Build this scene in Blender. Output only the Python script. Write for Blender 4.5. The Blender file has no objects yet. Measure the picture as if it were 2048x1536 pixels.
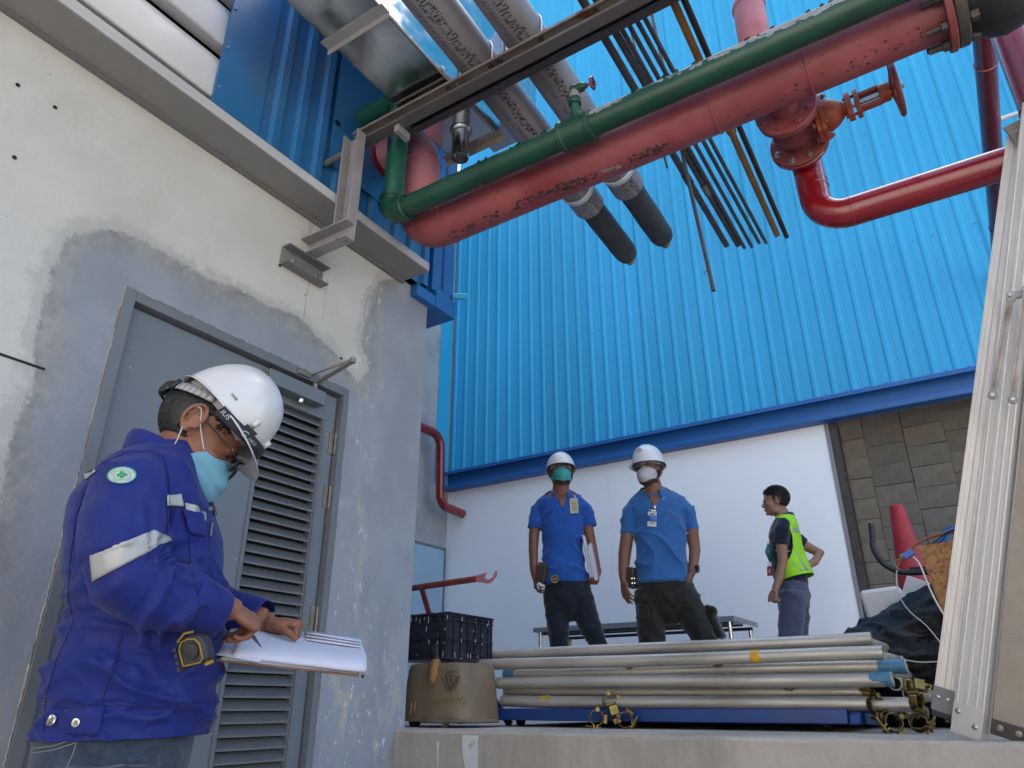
import bpy, bmesh, math, random
import numpy as np
from mathutils import Vector, Matrix, noise
from mathutils.bvhtree import BVHTree
random.seed(7); np.random.seed(7)
R = math.radians
S = bpy.context.scene
COL = S.collection

# ---------------------------------------------------------------- camera, sky, sun, exposure
cam = bpy.data.objects.new('camera', bpy.data.cameras.new('camera'))
COL.objects.link(cam); S.camera = cam
cam.location = (0, 0, 0.95)
cam.rotation_euler = (R(90 + 23.94), 0, R(32.8))
cam.data.sensor_width = 36; cam.data.lens = 25.42
cam.data.clip_start = 0.05; cam.data.clip_end = 500
W = bpy.data.worlds.new('World'); S.world = W; W.use_nodes = True
wn = W.node_tree.nodes; wl = W.node_tree.links
sky = wn.new('ShaderNodeTexSky'); sky.sky_type = 'NISHITA'; sky.sun_disc = False
SUN_EL, SUN_AZ = 56, 12          # the sun stands behind the blue building
sky.sun_elevation = R(SUN_EL); sky.sun_rotation = R(SUN_AZ); sky.dust_density = 3.0; sky.air_density = 1.2
wl.new(sky.outputs[0], wn['Background'].inputs[0]); wn['Background'].inputs[1].default_value = 0.15
sun = bpy.data.objects.new('sun', bpy.data.lights.new('sun', 'SUN')); COL.objects.link(sun)
sun.data.energy = 4.5; sun.data.angle = R(0.5); sun.data.color = (1, 0.95, 0.87)
sd = Vector((math.sin(R(SUN_AZ)) * math.cos(R(SUN_EL)), math.cos(R(SUN_AZ)) * math.cos(R(SUN_EL)), math.sin(R(SUN_EL))))
sun.rotation_euler = sd.to_track_quat('Z', 'Y').to_euler()
sun.location = sd * 40
S.view_settings.view_transform = 'Standard'; S.view_settings.look = 'None'
S.view_settings.gamma = 1; S.view_settings.use_curve_mapping = False
S.view_settings.exposure = 1.78
S.cycles.max_bounces = 8; S.cycles.diffuse_bounces = 4; S.cycles.glossy_bounces = 4

# ---------------------------------------------------------------- helpers
def tag(o, label=None, cat=None, group=None, kind=None):
    if label: o['label'] = label
    if cat: o['category'] = cat
    if group: o['group'] = group
    if kind: o['kind'] = kind
    return o
ROT = set()
def thing(name, label, cat, loc=(0, 0, 0), rotz=0, group=None):
    o = bpy.data.objects.new(name, None); COL.objects.link(o)
    o.location = loc; o.rotation_euler = (0, 0, rotz); o.empty_display_size = 0.05
    return tag(o, label, cat, group)
def world_off(p):
    v = Vector((0, 0, 0))
    while p is not None:
        if p.name in ROT: return v
        v += p.location; p = p.parent
    return v
def link(name, me, m, parent=None, bevel=0, sharp=35):
    o = bpy.data.objects.new(name, me); COL.objects.link(o)
    if parent is not None: o.parent = parent
    if m is not None and not me.materials: me.materials.append(m)
    me.shade_smooth()
    try: me.set_sharp_from_angle(angle=R(sharp))
    except Exception: pass
    if bevel:
        b = o.modifiers.new('bevel', 'BEVEL'); b.width = bevel; b.segments = 2; b.limit_method = 'ANGLE'; b.angle_limit = R(40)
    return o
def unit(v): v = Vector(v); return v.normalized()
def perp(t):
    t = unit(t); a = Vector((0, 0, 1)) if abs(t.z) < 0.9 else Vector((1, 0, 0))
    u = t.cross(a).normalized(); return u, t.cross(u).normalized()
class MB:
    """collects shapes, then links them as ONE mesh object"""
    def __init__(s): s.v = []; s.f = []
    def add(s, vs, fs):
        n = len(s.v); s.v += [tuple(p) for p in vs]; s.f += [tuple(i + n for i in f) for f in fs]; return s
    def box(s, x0, x1, y0, y1, z0, z1):
        return s.add([(x0,y0,z0),(x1,y0,z0),(x1,y1,z0),(x0,y1,z0),(x0,y0,z1),(x1,y0,z1),(x1,y1,z1),(x0,y1,z1)],
                     [(0,3,2,1),(4,5,6,7),(0,1,5,4),(1,2,6,5),(2,3,7,6),(3,0,4,7)])
    def obox(s, c, a, b, d):
        c, a, b, d = Vector(c), Vector(a), Vector(b), Vector(d)
        vs = [c + i*a + j*b + k*d for k in (-1, 1) for j in (-1, 1) for i in (-1, 1)]
        fs = [(0,2,3,1),(4,5,7,6),(0,1,5,4),(1,3,7,5),(3,2,6,7),(2,0,4,6)]
        if a.cross(b).dot(d) < 0: fs = [f[::-1] for f in fs]
        return s.add(vs, fs)
    def bar(s, p, q, w, t, up=(0, 0, 1)):
        p, q, up = Vector(p), Vector(q), Vector(up); d = (q - p); k = d.normalized()
        n = (up - up.dot(k) * k).normalized(); m = k.cross(n)
        return s.obox((p + q) / 2, d / 2, n * w / 2, m * t / 2)
    def sweep(s, prof, p, q, udir, vdir, closed=True):
        """prof: 2D polygon in (udir, vdir), swept from p to q"""
        p, q, u, v = Vector(p), Vector(q), Vector(udir), Vector(vdir); n = len(prof)
        vs = [o + u * a + v * b for o in (p, q) for a, b in prof]
        fs = [(i, (i + 1) % n, n + (i + 1) % n, n + i) for i in range(n if closed else n - 1)]
        if closed: fs += [tuple(range(n))[::-1], tuple(range(n, 2 * n))]
        if (q - p).dot(u.cross(v)) < 0: fs = [f[::-1] for f in fs]
        a2 = sum(prof[i][0] * prof[(i+1) % n][1] - prof[(i+1) % n][0] * prof[i][1] for i in range(n))
        if a2 < 0: fs = [f[::-1] for f in fs]
        return s.add(vs, fs)
    def tube(s, path, r, n=14, caps=True, hollow=0, flat=1):
        path = [Vector(p) for p in path]; m = len(path)
        rs = list(r) if isinstance(r, (list, tuple)) else [r] * m
        T = [(path[min(i+1, m-1)] - path[max(i-1, 0)]).normalized() for i in range(m)]
        u, _ = perp(T[0]); vs = []
        for i in range(m):
            u = (u - u.dot(T[i]) * T[i]).normalized(); w = T[i].cross(u)
            for k in range(n):
                a = 2 * math.pi * k / n
                vs.append(path[i] + (u * math.cos(a) + w * math.sin(a) * flat) * rs[i])
        fs = [(i*n+k, i*n+(k+1) % n, (i+1)*n+(k+1) % n, (i+1)*n+k) for i in range(m-1) for k in range(n)]
        if caps and not hollow:
            fs += [tuple(range(n))[::-1], tuple(range((m-1)*n, m*n))]
        s.add(vs, fs)
        if hollow:
            dp = min(rs[0] * 9, .42 * sum((path[i+1] - path[i]).length for i in range(m-1)))
            for end, sgn in ((0, 1), (m-1, -1)):
                c = path[end]; outer = vs[end*n:(end+1)*n]
                inner = [c + (p - c) * (1 - hollow) for p in outer]
                deep = [p + T[end] * sgn * dp for p in inner]
                f = [(k, n+k, n+(k+1) % n, (k+1) % n) for k in range(n)] + [(n+k, 2*n+k, 2*n+(k+1) % n, n+(k+1) % n) for k in range(n)] + [tuple(range(2*n, 3*n))[::-1]]
                if sgn < 0: f = [g[::-1] for g in f]
                s.add(outer + inner + deep, [g[::-1] for g in f])
        return s
    def lathe(s, prof, o, axis, n=24):
        """prof: list of (radius, height along axis)"""
        o = Vector(o); k = unit(axis); u, w = perp(k); w = k.cross(u); vs = []; m = len(prof)
        for r, h in prof:
            for i in range(n):
                a = 2 * math.pi * i / n
                vs.append(o + k * h + (u * math.cos(a) + w * math.sin(a)) * max(r, 1e-5))
        fs = [(j*n+i, j*n+(i+1) % n, (j+1)*n+(i+1) % n, (j+1)*n+i) for j in range(m-1) for i in range(n)]
        fs += [tuple(range(n))[::-1], tuple(range((m-1)*n, m*n))]
        return s.add(vs, fs)
    def ell(s, c, r, rot=None, n=16, m=10):
        c = Vector(c); vs = [];
        for j in range(m + 1):
            t = math.pi * j / m
            for i in range(n):
                a = 2 * math.pi * i / n
                p = Vector((math.sin(t)*math.cos(a)*r[0], math.sin(t)*math.sin(a)*r[1], -math.cos(t)*r[2]))
                if rot is not None: p = rot @ p
                vs.append(c + p)
        fs = [(j*n+i, j*n+(i+1) % n, (j+1)*n+(i+1) % n, (j+1)*n+i) for j in range(m) for i in range(n)]
        return s.add(vs, fs)
    def loft(s, rings, n=24, p=2.0):
        """rings: (cx, cy, z, rx, ry) superellipse rings stacked along z"""
        vs = []
        for cx, cy, z, rx, ry in rings:
            for i in range(n):
                a = 2 * math.pi * i / n; c, d = math.cos(a), math.sin(a)
                vs.append((cx + rx*math.copysign(abs(c)**(2/p), c), cy + ry*math.copysign(abs(d)**(2/p), d), z))
        m = len(rings)
        fs = [(j*n+i, j*n+(i+1) % n, (j+1)*n+(i+1) % n, (j+1)*n+i) for j in range(m-1) for i in range(n)]
        fs += [tuple(range(n))[::-1], tuple(range((m-1)*n, m*n))]
        if rings[-1][2] < rings[0][2]: fs = [f[::-1] for f in fs]
        return s.add(vs, fs)
    def mesh(s, name='m', off=Vector((0, 0, 0))):
        me = bpy.data.meshes.new(name); me.from_pydata([Vector(p) - off for p in s.v], [], s.f); me.validate(); return me
    def build(s, name, m, parent=None, bevel=0, sharp=35, label=None, kind=None):
        me = s.mesh(name, world_off(parent)); o = link(name, me, m, parent, bevel, sharp)
        if label: o['label'] = label
        if kind: o['kind'] = kind
        return o
def inst(o, loc=None, parent=None, name=None):
    c = o.copy(); COL.objects.link(c); c.parent = parent if parent is not None else o.parent
    if loc is not None: c.location = loc
    return c
def bend(pts, r, n=7):
    """polyline with its corners rounded to radius r"""
    pts = [Vector(p) for p in pts]; out = [pts[0]]
    for i in range(1, len(pts)-1):
        a, b, c = pts[i-1], pts[i], pts[i+1]; d1 = (a-b).normalized(); d2 = (c-b).normalized()
        ang = d1.angle(d2)
        if ang > 3.1: out.append(b); continue
        t = r / math.tan(ang/2); t = min(t, (a-b).length*0.49 if i > 1 else (a-b).length*.95, (c-b).length*0.49 if i < len(pts)-2 else (c-b).length*.95)
        p, q = b + d1*t, b + d2*t; cen = b + (d1+d2).normalized() * (t / math.cos(ang/2)); rr = (p-cen).length
        for k in range(n+1):
            f = k/n; v = ((p-cen).normalized()).slerp((q-cen).normalized(), f); out.append(cen + v*rr)
    out.append(pts[-1]); return out
def spline(pts, n=8):
    P = [Vector(p) for p in pts]; P = [P[0]] + P + [P[-1]]; out = []
    for i in range(1, len(P)-2):
        for k in range(n):
            t = k/n; a, b, c, d = P[i-1], P[i], P[i+1], P[i+2]
            out.append(0.5*((2*b) + (c-a)*t + (2*a-5*b+4*c-d)*t*t + (3*b-a-3*c+d)*t**3))
    out.append(P[-2]); return out

# ---------------------------------------------------------------- materials
def mat(name, col, rough=.5, metal=0., var=.12, vs=6., bump=0., bs=60., dirt=None, dscale=3., damt=.5, dsharp=.12,
        coat=0., rvar=.15, stretch=(1, 1, 1), sheen=0., spec=.5, dirt2=None, d2scale=14., d2amt=.6, d2sharp=.04, aniso=0., hue=None, lowbump=0., trans=0., alpha=1):
    m = bpy.data.materials.new(name); m.use_nodes = True; nt = m.node_tree; N = nt.nodes; L = nt.links
    b = N['Principled BSDF']; tc = N.new('ShaderNodeTexCoord'); mp = N.new('ShaderNodeMapping'); mp.inputs['Scale'].default_value = stretch
    L.new(tc.outputs['Object'], mp.inputs[0])
    def nz(scale, detail=5, rough_=.6, dist=0):
        n = N.new('ShaderNodeTexNoise'); n.inputs['Scale'].default_value = scale; n.inputs['Detail'].default_value = detail
        n.inputs['Roughness'].default_value = rough_; n.inputs['Distortion'].default_value = dist; L.new(mp.outputs[0], n.inputs['Vector']); return n
    def mix(fac, a, bcol, blend='MIX'):
        x = N.new('ShaderNodeMix'); x.data_type = 'RGBA'; x.blend_type = blend
        if isinstance(fac, float): x.inputs[0].default_value = fac
        else: L.new(fac, x.inputs[0])
        for i, c in ((6, a), (7, bcol)):
            if isinstance(c, tuple): x.inputs[i].default_value = (*c, 1)
            else: L.new(c, x.inputs[i])
        return x.outputs[2]
    def ramp(src, lo, hi):
        r = N.new('ShaderNodeMapRange'); r.interpolation_type = 'SMOOTHSTEP'; r.inputs[1].default_value = lo; r.inputs[2].default_value = hi; L.new(src, r.inputs[0]); return r.outputs[0]
    n1 = nz(vs)
    c = mix(ramp(n1.outputs[0], .3, .7), tuple(x*(1-var) for x in col), tuple(min(1, x*(1+var)) for x in col))
    if hue:
        c = mix(ramp(nz(vs*.35, 3).outputs[0], .42, .62), c, hue)
    if dirt:
        t = 1 - damt; n2 = nz(dscale, 8, .65, .4)
        c = mix(ramp(n2.outputs[0], t*.5+.35-dsharp, t*.5+.35+dsharp), c, dirt)
    if dirt2:
        n3 = nz(d2scale, 9, .72, .2); f = ramp(n3.outputs[0], .72-d2amt*.2, .72-d2amt*.2+d2sharp); c = mix(f, c, dirt2)
    L.new(c, b.inputs['Base Color'])
    rr = N.new('ShaderNodeMapRange'); rr.inputs[1].default_value = .3; rr.inputs[2].default_value = .7
    rr.inputs[3].default_value = max(.02, rough-rvar*rough); rr.inputs[4].default_value = min(1, rough+rvar*rough*1.5)
    L.new(nz(vs*2.3, 6).outputs[0], rr.inputs[0]); L.new(rr.outputs[0], b.inputs['Roughness'])
    b.inputs['Metallic'].default_value = metal; b.inputs['Coat Weight'].default_value = coat; b.inputs['Coat Roughness'].default_value = .12
    b.inputs['Specular IOR Level'].default_value = spec
    if sheen: b.inputs['Sheen Weight'].default_value = sheen; b.inputs['Sheen Roughness'].default_value = .5
    if trans: b.inputs['Transmission Weight'].default_value = trans
    last = None
    if lowbump:
        bb = N.new('ShaderNodeBump'); bb.inputs['Strength'].default_value = 1; bb.inputs['Distance'].default_value = lowbump
        L.new(nz(vs*1.2, 2, .4).outputs[0], bb.inputs['Height']); last = bb.outputs[0]
    if bump:
        bb = N.new('ShaderNodeBump'); bb.inputs['Strength'].default_value = 1; bb.inputs['Distance'].default_value = bump
        L.new(nz(bs, 6, .65).outputs[0], bb.inputs['Height'])
        if last: L.new(last, bb.inputs['Normal'])
        last = bb.outputs[0]
    if last: L.new(last, b.inputs['Normal'])
    m['__n'] = 0; del m['__n']
    return m
M = {}
M['cladding'] = mat('blue_painted_sheet', (.030, .37, .60), .42, 0, .05, .8, .0006, 6, dirt=(.045, .40, .61), dscale=1.2, damt=.35, dirt2=(.02, .08, .14), d2scale=30, d2amt=.14, rvar=.3, stretch=(1, 1, .35), lowbump=.004)
def clad_mat(i, k): return mat('blue_painted_sheet_%s' % 'abc'[i], (.024*k, .34*k, .60*k), .42, 0, .05, .8, .0006, 6, dirt=(.045*k, .40*k, .61*k), dscale=1.2, damt=.35, dirt2=(.03, .12, .18), d2scale=30, d2amt=.14, rvar=.3, stretch=(1, 1, .35), lowbump=.004)
M['clad_tones'] = [clad_mat(0, .97), clad_mat(1, 1.03), clad_mat(2, .93)]
M['blue_dark'] = mat('blue_painted_steel', (.014, .11, .34), .42, 0, .08, 3, .0003, 30, dirt=(.03, .11, .26), dscale=4, damt=.3)
M['blue_old'] = mat('weathered_blue_sheet', (.022, .15, .36), .38, 0, .10, 3, .0004, 40, dirt=(.07, .12, .17), dscale=1.7, damt=.5, dirt2=(.3, .36, .4), d2scale=45, d2amt=.14, stretch=(1, 1, .5))
M['blue_box'] = mat('blue_trolley_paint', (.006, .04, .17), .4, 0, .15, 8, .0004, 60, dirt=(.02, .05, .12), damt=.4, dirt2=(.25, .3, .38), d2amt=.15)
M['galv_old'] = mat('galvanised_grey', (.17, .17, .17), .55, .15, .10, 4, .0004, 50, dirt=(.16, .15, .14), dscale=2.5, damt=.45, stretch=(1, .4, 1))
M['ledge'] = mat('weathered_zinc_ledge', (.22, .215, .21), .6, 0, .07, 2.5, .0004, 30, dirt=(.17, .16, .15), dscale=2, damt=.4, dirt2=(.10, .05, .03), d2scale=9, d2amt=.16, stretch=(1, .5, 1))
M['rust_beam'] = mat('rusting_primed_steel', (.20, .17, .15), .6, .05, .12, 7, .0012, 40, dirt=(.13, .055, .025), dscale=5, damt=.5, dsharp=.06, dirt2=(.045, .025, .016), d2scale=10, d2amt=.5)
M['rust_dark'] = mat('dark_rusty_steel', (.032, .016, .011), .8, .1, .3, 10, .0012, 60, dirt=(.10, .04, .015), dscale=4, damt=.3, dirt2=(.3, .2, .09), d2scale=16, d2amt=.1, stretch=(.4, 1, 1))
M['flange_steel'] = mat('rust_streaked_flange', (.10, .09, .092), .5, .1, .1, 6, .0006, 60, dirt=(.07, .035, .02), dscale=5, damt=.35, dsharp=.05, dirt2=(.35, .22, .07), d2scale=9, d2amt=.35, stretch=(.35, 1, 1))
M['grey_steel'] = mat('grey_primed_steel', (.27, .26, .275), .5, .1, .1, 7, .0006, 60, dirt=(.09, .04, .025), dscale=7, damt=.30, dsharp=.05)
M['galv_dark'] = mat('dull_conduit', (.085, .08, .085), .5, .5, .15, 9, .0003, 80, dirt=(.07, .065, .06), damt=.4)
M['yellow_pipe'] = mat('mustard_paint', (.24, .11, .012), .5, 0, .2, 9, .0004, 70, dirt=(.2, .09, .02), damt=.35)
M['red_faded'] = mat('faded_red_paint', (.255, .064, .070), .5, 0, .16, 3, .0006, 60, dirt=(.20, .028, .032), dscale=2.2, damt=.5, dirt2=(.05, .03, .03), d2scale=17, d2amt=.16, coat=.05, spec=.4)
M['red_pink'] = mat('chalky_red_paint', (.40, .16, .20), .6, 0, .1, 4, .0008, 50, dirt=(.32, .11, .13), dscale=2, damt=.45, dirt2=(.06, .03, .03), d2scale=18, d2amt=.06)
M['red_gloss'] = mat('glossy_red_paint', (.19, .005, .010), .22, 0, .1, 5, .0003, 30, dirt=(.22, .02, .03), dscale=5, damt=.25, coat=.6)
M['red_dark'] = mat('deep_red_paint', (.12, .008, .016), .3, 0, .12, 5, .0003, 30, coat=.3)
M['red_flange'] = mat('brownish_red_flange', (.17, .032, .03), .5, 0, .15, 12, .0012, 70, dirt=(.2, .05, .035), damt=.4, dirt2=(.05, .03, .02), d2amt=.2)
M['orange'] = mat('orange_valve_paint', (.26, .045, .016), .5, 0, .12, 12, .0010, 90, dirt=(.17, .028, .012), damt=.4, dirt2=(.08, .03, .02), d2scale=25, d2amt=.1)
M['green'] = mat('green_pipe_paint', (.006, .052, .028), .38, 0, .14, 5, .0006, 60, dirt=(.005, .035, .022), dscale=3, damt=.45, dirt2=(.36, .36, .36), d2scale=12, d2amt=.2, d2sharp=.015, coat=.15)
M['green_new'] = mat('smooth_green_paint', (.014, .10, .06), .38, 0, .08, 5, .0004, 50, dirt=(.02, .12, .07), damt=.4, coat=.15)
M['peel'] = mat('bare_pipe_under_paint', (.24, .24, .25), .5, .1, .15, 20, .0008, 70)
M['insul'] = mat('wrapped_aluminium_jacket', (.40, .38, .40), .5, .35, .12, 4, .0009, 35, dirt=(.2, .17, .16), dscale=3, damt=.4)
M['stripe_black'] = mat('smudged_print', (.045, .024, .023), .7, 0, .3, 20)
M['foam'] = mat('dark_pipe_foam', (.035, .037, .045), .62, 0, .3, 12, .002, 30, dirt=(.02, .02, .022), damt=.4)
M['steel'] = mat('polished_stainless', (.5, .51, .52), .11, 1, .05, 4, 0, 10, rvar=.5, lowbump=.012, dirt=(.45, .42, .38), damt=.25)
M['steel_dull'] = mat('duct_underside', (.50, .53, .56), .15, 1, .10, 3, 0, 8, dirt=(.36, .38, .40), dscale=1.2, damt=.4, lowbump=.006, rvar=.5)
M['chrome'] = mat('stainless_tube', (.6, .6, .6), .2, 1, .08, 10)
M['zincpipe'] = mat('galvanised_tube', (.44, .415, .375), .46, .7, .12, 9, .0003, 70, dirt=(.30, .27, .23), dscale=6, damt=.4, rvar=.35, stretch=(.25, 1, 1))
M['clamp'] = mat('yellow_zinc_clamp', (.20, .14, .045), .30, .95, .4, 40, .0008, 90, dirt=(.07, .055, .03), dscale=20, damt=.5)
M['alu'] = mat('brushed_aluminium', (.58, .555, .52), .46, .4, .06, 3, .0003, 40, dirt=(.40, .375, .33), dscale=3, damt=.35, stretch=(3, 3, .3), dirt2=(.2, .18, .15), d2scale=30, d2amt=.1)
M['alu_dark'] = mat('stained_aluminium', (.26, .24, .22), .5, .5, .25, 9, .0008, 60, dirt=(.12, .10, .08), damt=.45)
M['alu_dirty'] = mat('cement_stained_plank', (.28, .24, .19), .7, .1, .12, 6, .0014, 60, dirt=(.27, .22, .16), dscale=4, damt=.5, dirt2=(.10, .08, .06), d2scale=22, d2amt=.22)
M['black'] = mat('black_rubber', (.012, .012, .013), .5, 0, .3, 10, .0005, 80)
M['darkmetal'] = mat('dark_valve_metal', (.06, .05, .045), .55, .4, .35, 14, .002, 60, dirt=(.12, .09, .06), damt=.4)
M['white_panel'] = mat('white_wall_panel', (.86, .865, .87), .38, 0, .02, .7, .0003, 3, dirt=(.80, .815, .83), dscale=.8, damt=.3, lowbump=.004, dirt2=(.62, .63, .64), d2scale=22, d2amt=.03)
M['conc_grey'] = mat('smooth_grey_concrete', (.33, .335, .34), .8, 0, .10, 1.5, .0015, 25, dirt=(.24, .245, .25), dscale=1.6, damt=.45, dirt2=(.18, .18, .18), d2scale=12, d2amt=.12)
M['door2'] = mat('pale_blue_door', (.28, .40, .50), .45, 0, .04, 2)
M['door'] = mat('grey_door_paint', (.135, .158, .185), .42, 0, .05, 2.5, .0004, 50, dirt=(.10, .12, .145), dscale=1.5, damt=.4, dirt2=(.10, .09, .08), d2scale=30, d2amt=.06)
M['frame'] = mat('grey_frame_paint', (.125, .14, .16), .45, 0, .08, 5, .0008, 60, dirt=(.22, .21, .19), dscale=9, damt=.25, dirt2=(.10, .065, .05), d2scale=20, d2amt=.2, stretch=(1, 1, .4))
M['chip'] = mat('chipped_render_edge', (.36, .34, .31), .9, 0, .3, 40, .006, 60, dirt=(.12, .08, .06), dscale=25, damt=.5, stretch=(1, 1, .5))
M['lip_grey'] = mat('pale_weathered_lip', (.42, .43, .45), .6, 0, .08, 4, .0005, 50, dirt=(.25, .24, .22), dscale=5, damt=.35, dirt2=(.10, .06, .04), d2scale=14, d2amt=.1, stretch=(1, .5, 1))
M['clad_scratch'] = mat('pale_scratch', (.16, .48, .62), .6)
M['smear'] = mat('white_cement_smear', (.52, .52, .53), .8, 0, .08, 12, .003, 60, dirt=(.33, .31, .28), dscale=14, damt=.42, dsharp=.04, dirt2=(.12, .11, .10), d2scale=40, d2amt=.25)
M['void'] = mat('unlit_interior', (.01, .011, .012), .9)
M['louvre_white'] = mat('white_profile_board', (.62, .63, .65), .5, 0, .05, 3, .0004, 50, dirt=(.5, .48, .44), dscale=3, damt=.3, dirt2=(.15, .14, .13), d2scale=28, d2amt=.08)
M['slat'] = mat('louvre_slat_paint', (.12, .128, .14), .5, 0, .08, 6, .0004, 60, dirt=(.13, .135, .14), damt=.4)
M['screw'] = mat('zinc_screw', (.4, .4, .4), .35, .9)
M['brass'] = mat('brass_hinge', (.24, .215, .18), .45, .6, .2, 30)
M['ground'] = mat('sunlit_concrete_yard', (.38, .355, .315), .85, 0, .15, .6, .004, 8, dirt=(.26, .24, .21), dscale=.5, damt=.4)
M['cream'] = mat('bounce_wall_cream', (.60, .55, .49), .85, 0, .05, 1.5, .002, 20, dirt=(.5, .46, .40), dscale=1, damt=.35)
M['crate'] = mat('navy_crate_plastic', (.012, .013, .028), .5, 0, .25, 9, .0006, 60, dirt=(.028, .028, .042), dscale=5, damt=.45, dirt2=(.38, .38, .38), d2scale=16, d2amt=.2, d2sharp=.02)
M['bucket'] = mat('grimy_brown_plastic', (.16, .118, .072), .6, 0, .18, 6, .0012, 50, dirt=(.085, .075, .065), dscale=3, damt=.5, dirt2=(.42, .38, .32), d2scale=24, d2amt=.14)
M['bucket_mark'] = mat('black_print', (.02, .018, .015), .6)
M['bucket_word'] = mat('faded_olive_print', (.17, .14, .05), .7)
M['amber'] = mat('amber_plastic', (.20, .10, .025), .5, 0, .2, 10)
M['orange_rust'] = mat('worn_orange_red_steel', (.18, .035, .028), .55, 0, .2, 10, .001, 60, dirt=(.07, .035, .03), dscale=7, damt=.5)
M['cone'] = mat('scuffed_red_cone', (.30, .016, .028), .55, 0, .12, 8, .0008, 50, dirt=(.26, .06, .08), dscale=6, damt=.4, dirt2=(.6, .5, .5), d2scale=40, d2amt=.1)
M['osb'] = None
M['bag'] = mat('black_bin_liner', (.005, .005, .005), .46, 0, .3, 10, 0, 10, lowbump=0, rvar=.2, spec=.22)
M['foambox'] = mat('white_foam_box', (.62, .62, .62), .7, 0, .03, 20, .0005, 120)
M['table'] = mat('table_steel', (.34, .38, .41), .35, .6, .06, 3)
M['bamboo'] = mat('beige_pole', (.42, .29, .17), .6, 0, .15, 12)
M['wire'] = mat('cream_wire', (.4, .38, .3), .5)
M['wire_red'] = mat('copper_red_hose', (.30, .09, .05), .5)
M['wire_blue'] = mat('blue_plug', (.03, .12, .4), .4)
M['wire_green'] = mat('green_wire', (.2, .25, .08), .5)
M['tape_blue'] = mat('blue_marker_tape', (.05, .16, .26), .5, 0, .2, 40)
M['tape_yellow'] = mat('yellow_paint_dab', (.5, .28, .02), .6, 0, .2, 40)
def block_mat(name, c):
    return mat(name, c, .92, 0, .14, 8, .004, 70, dirt=tuple(x*.66 for x in c), dscale=4.5, damt=.45, dirt2=tuple(min(1, x*1.5) for x in c), d2scale=9, d2amt=.3, d2sharp=.08)
M['blocks'] = [block_mat('concrete_block_%s' % w, c) for w, c in (('grey', (.145, .130, .108)), ('tan', (.155, .137, .110)), ('dark', (.132, .119, .10)))]

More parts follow.
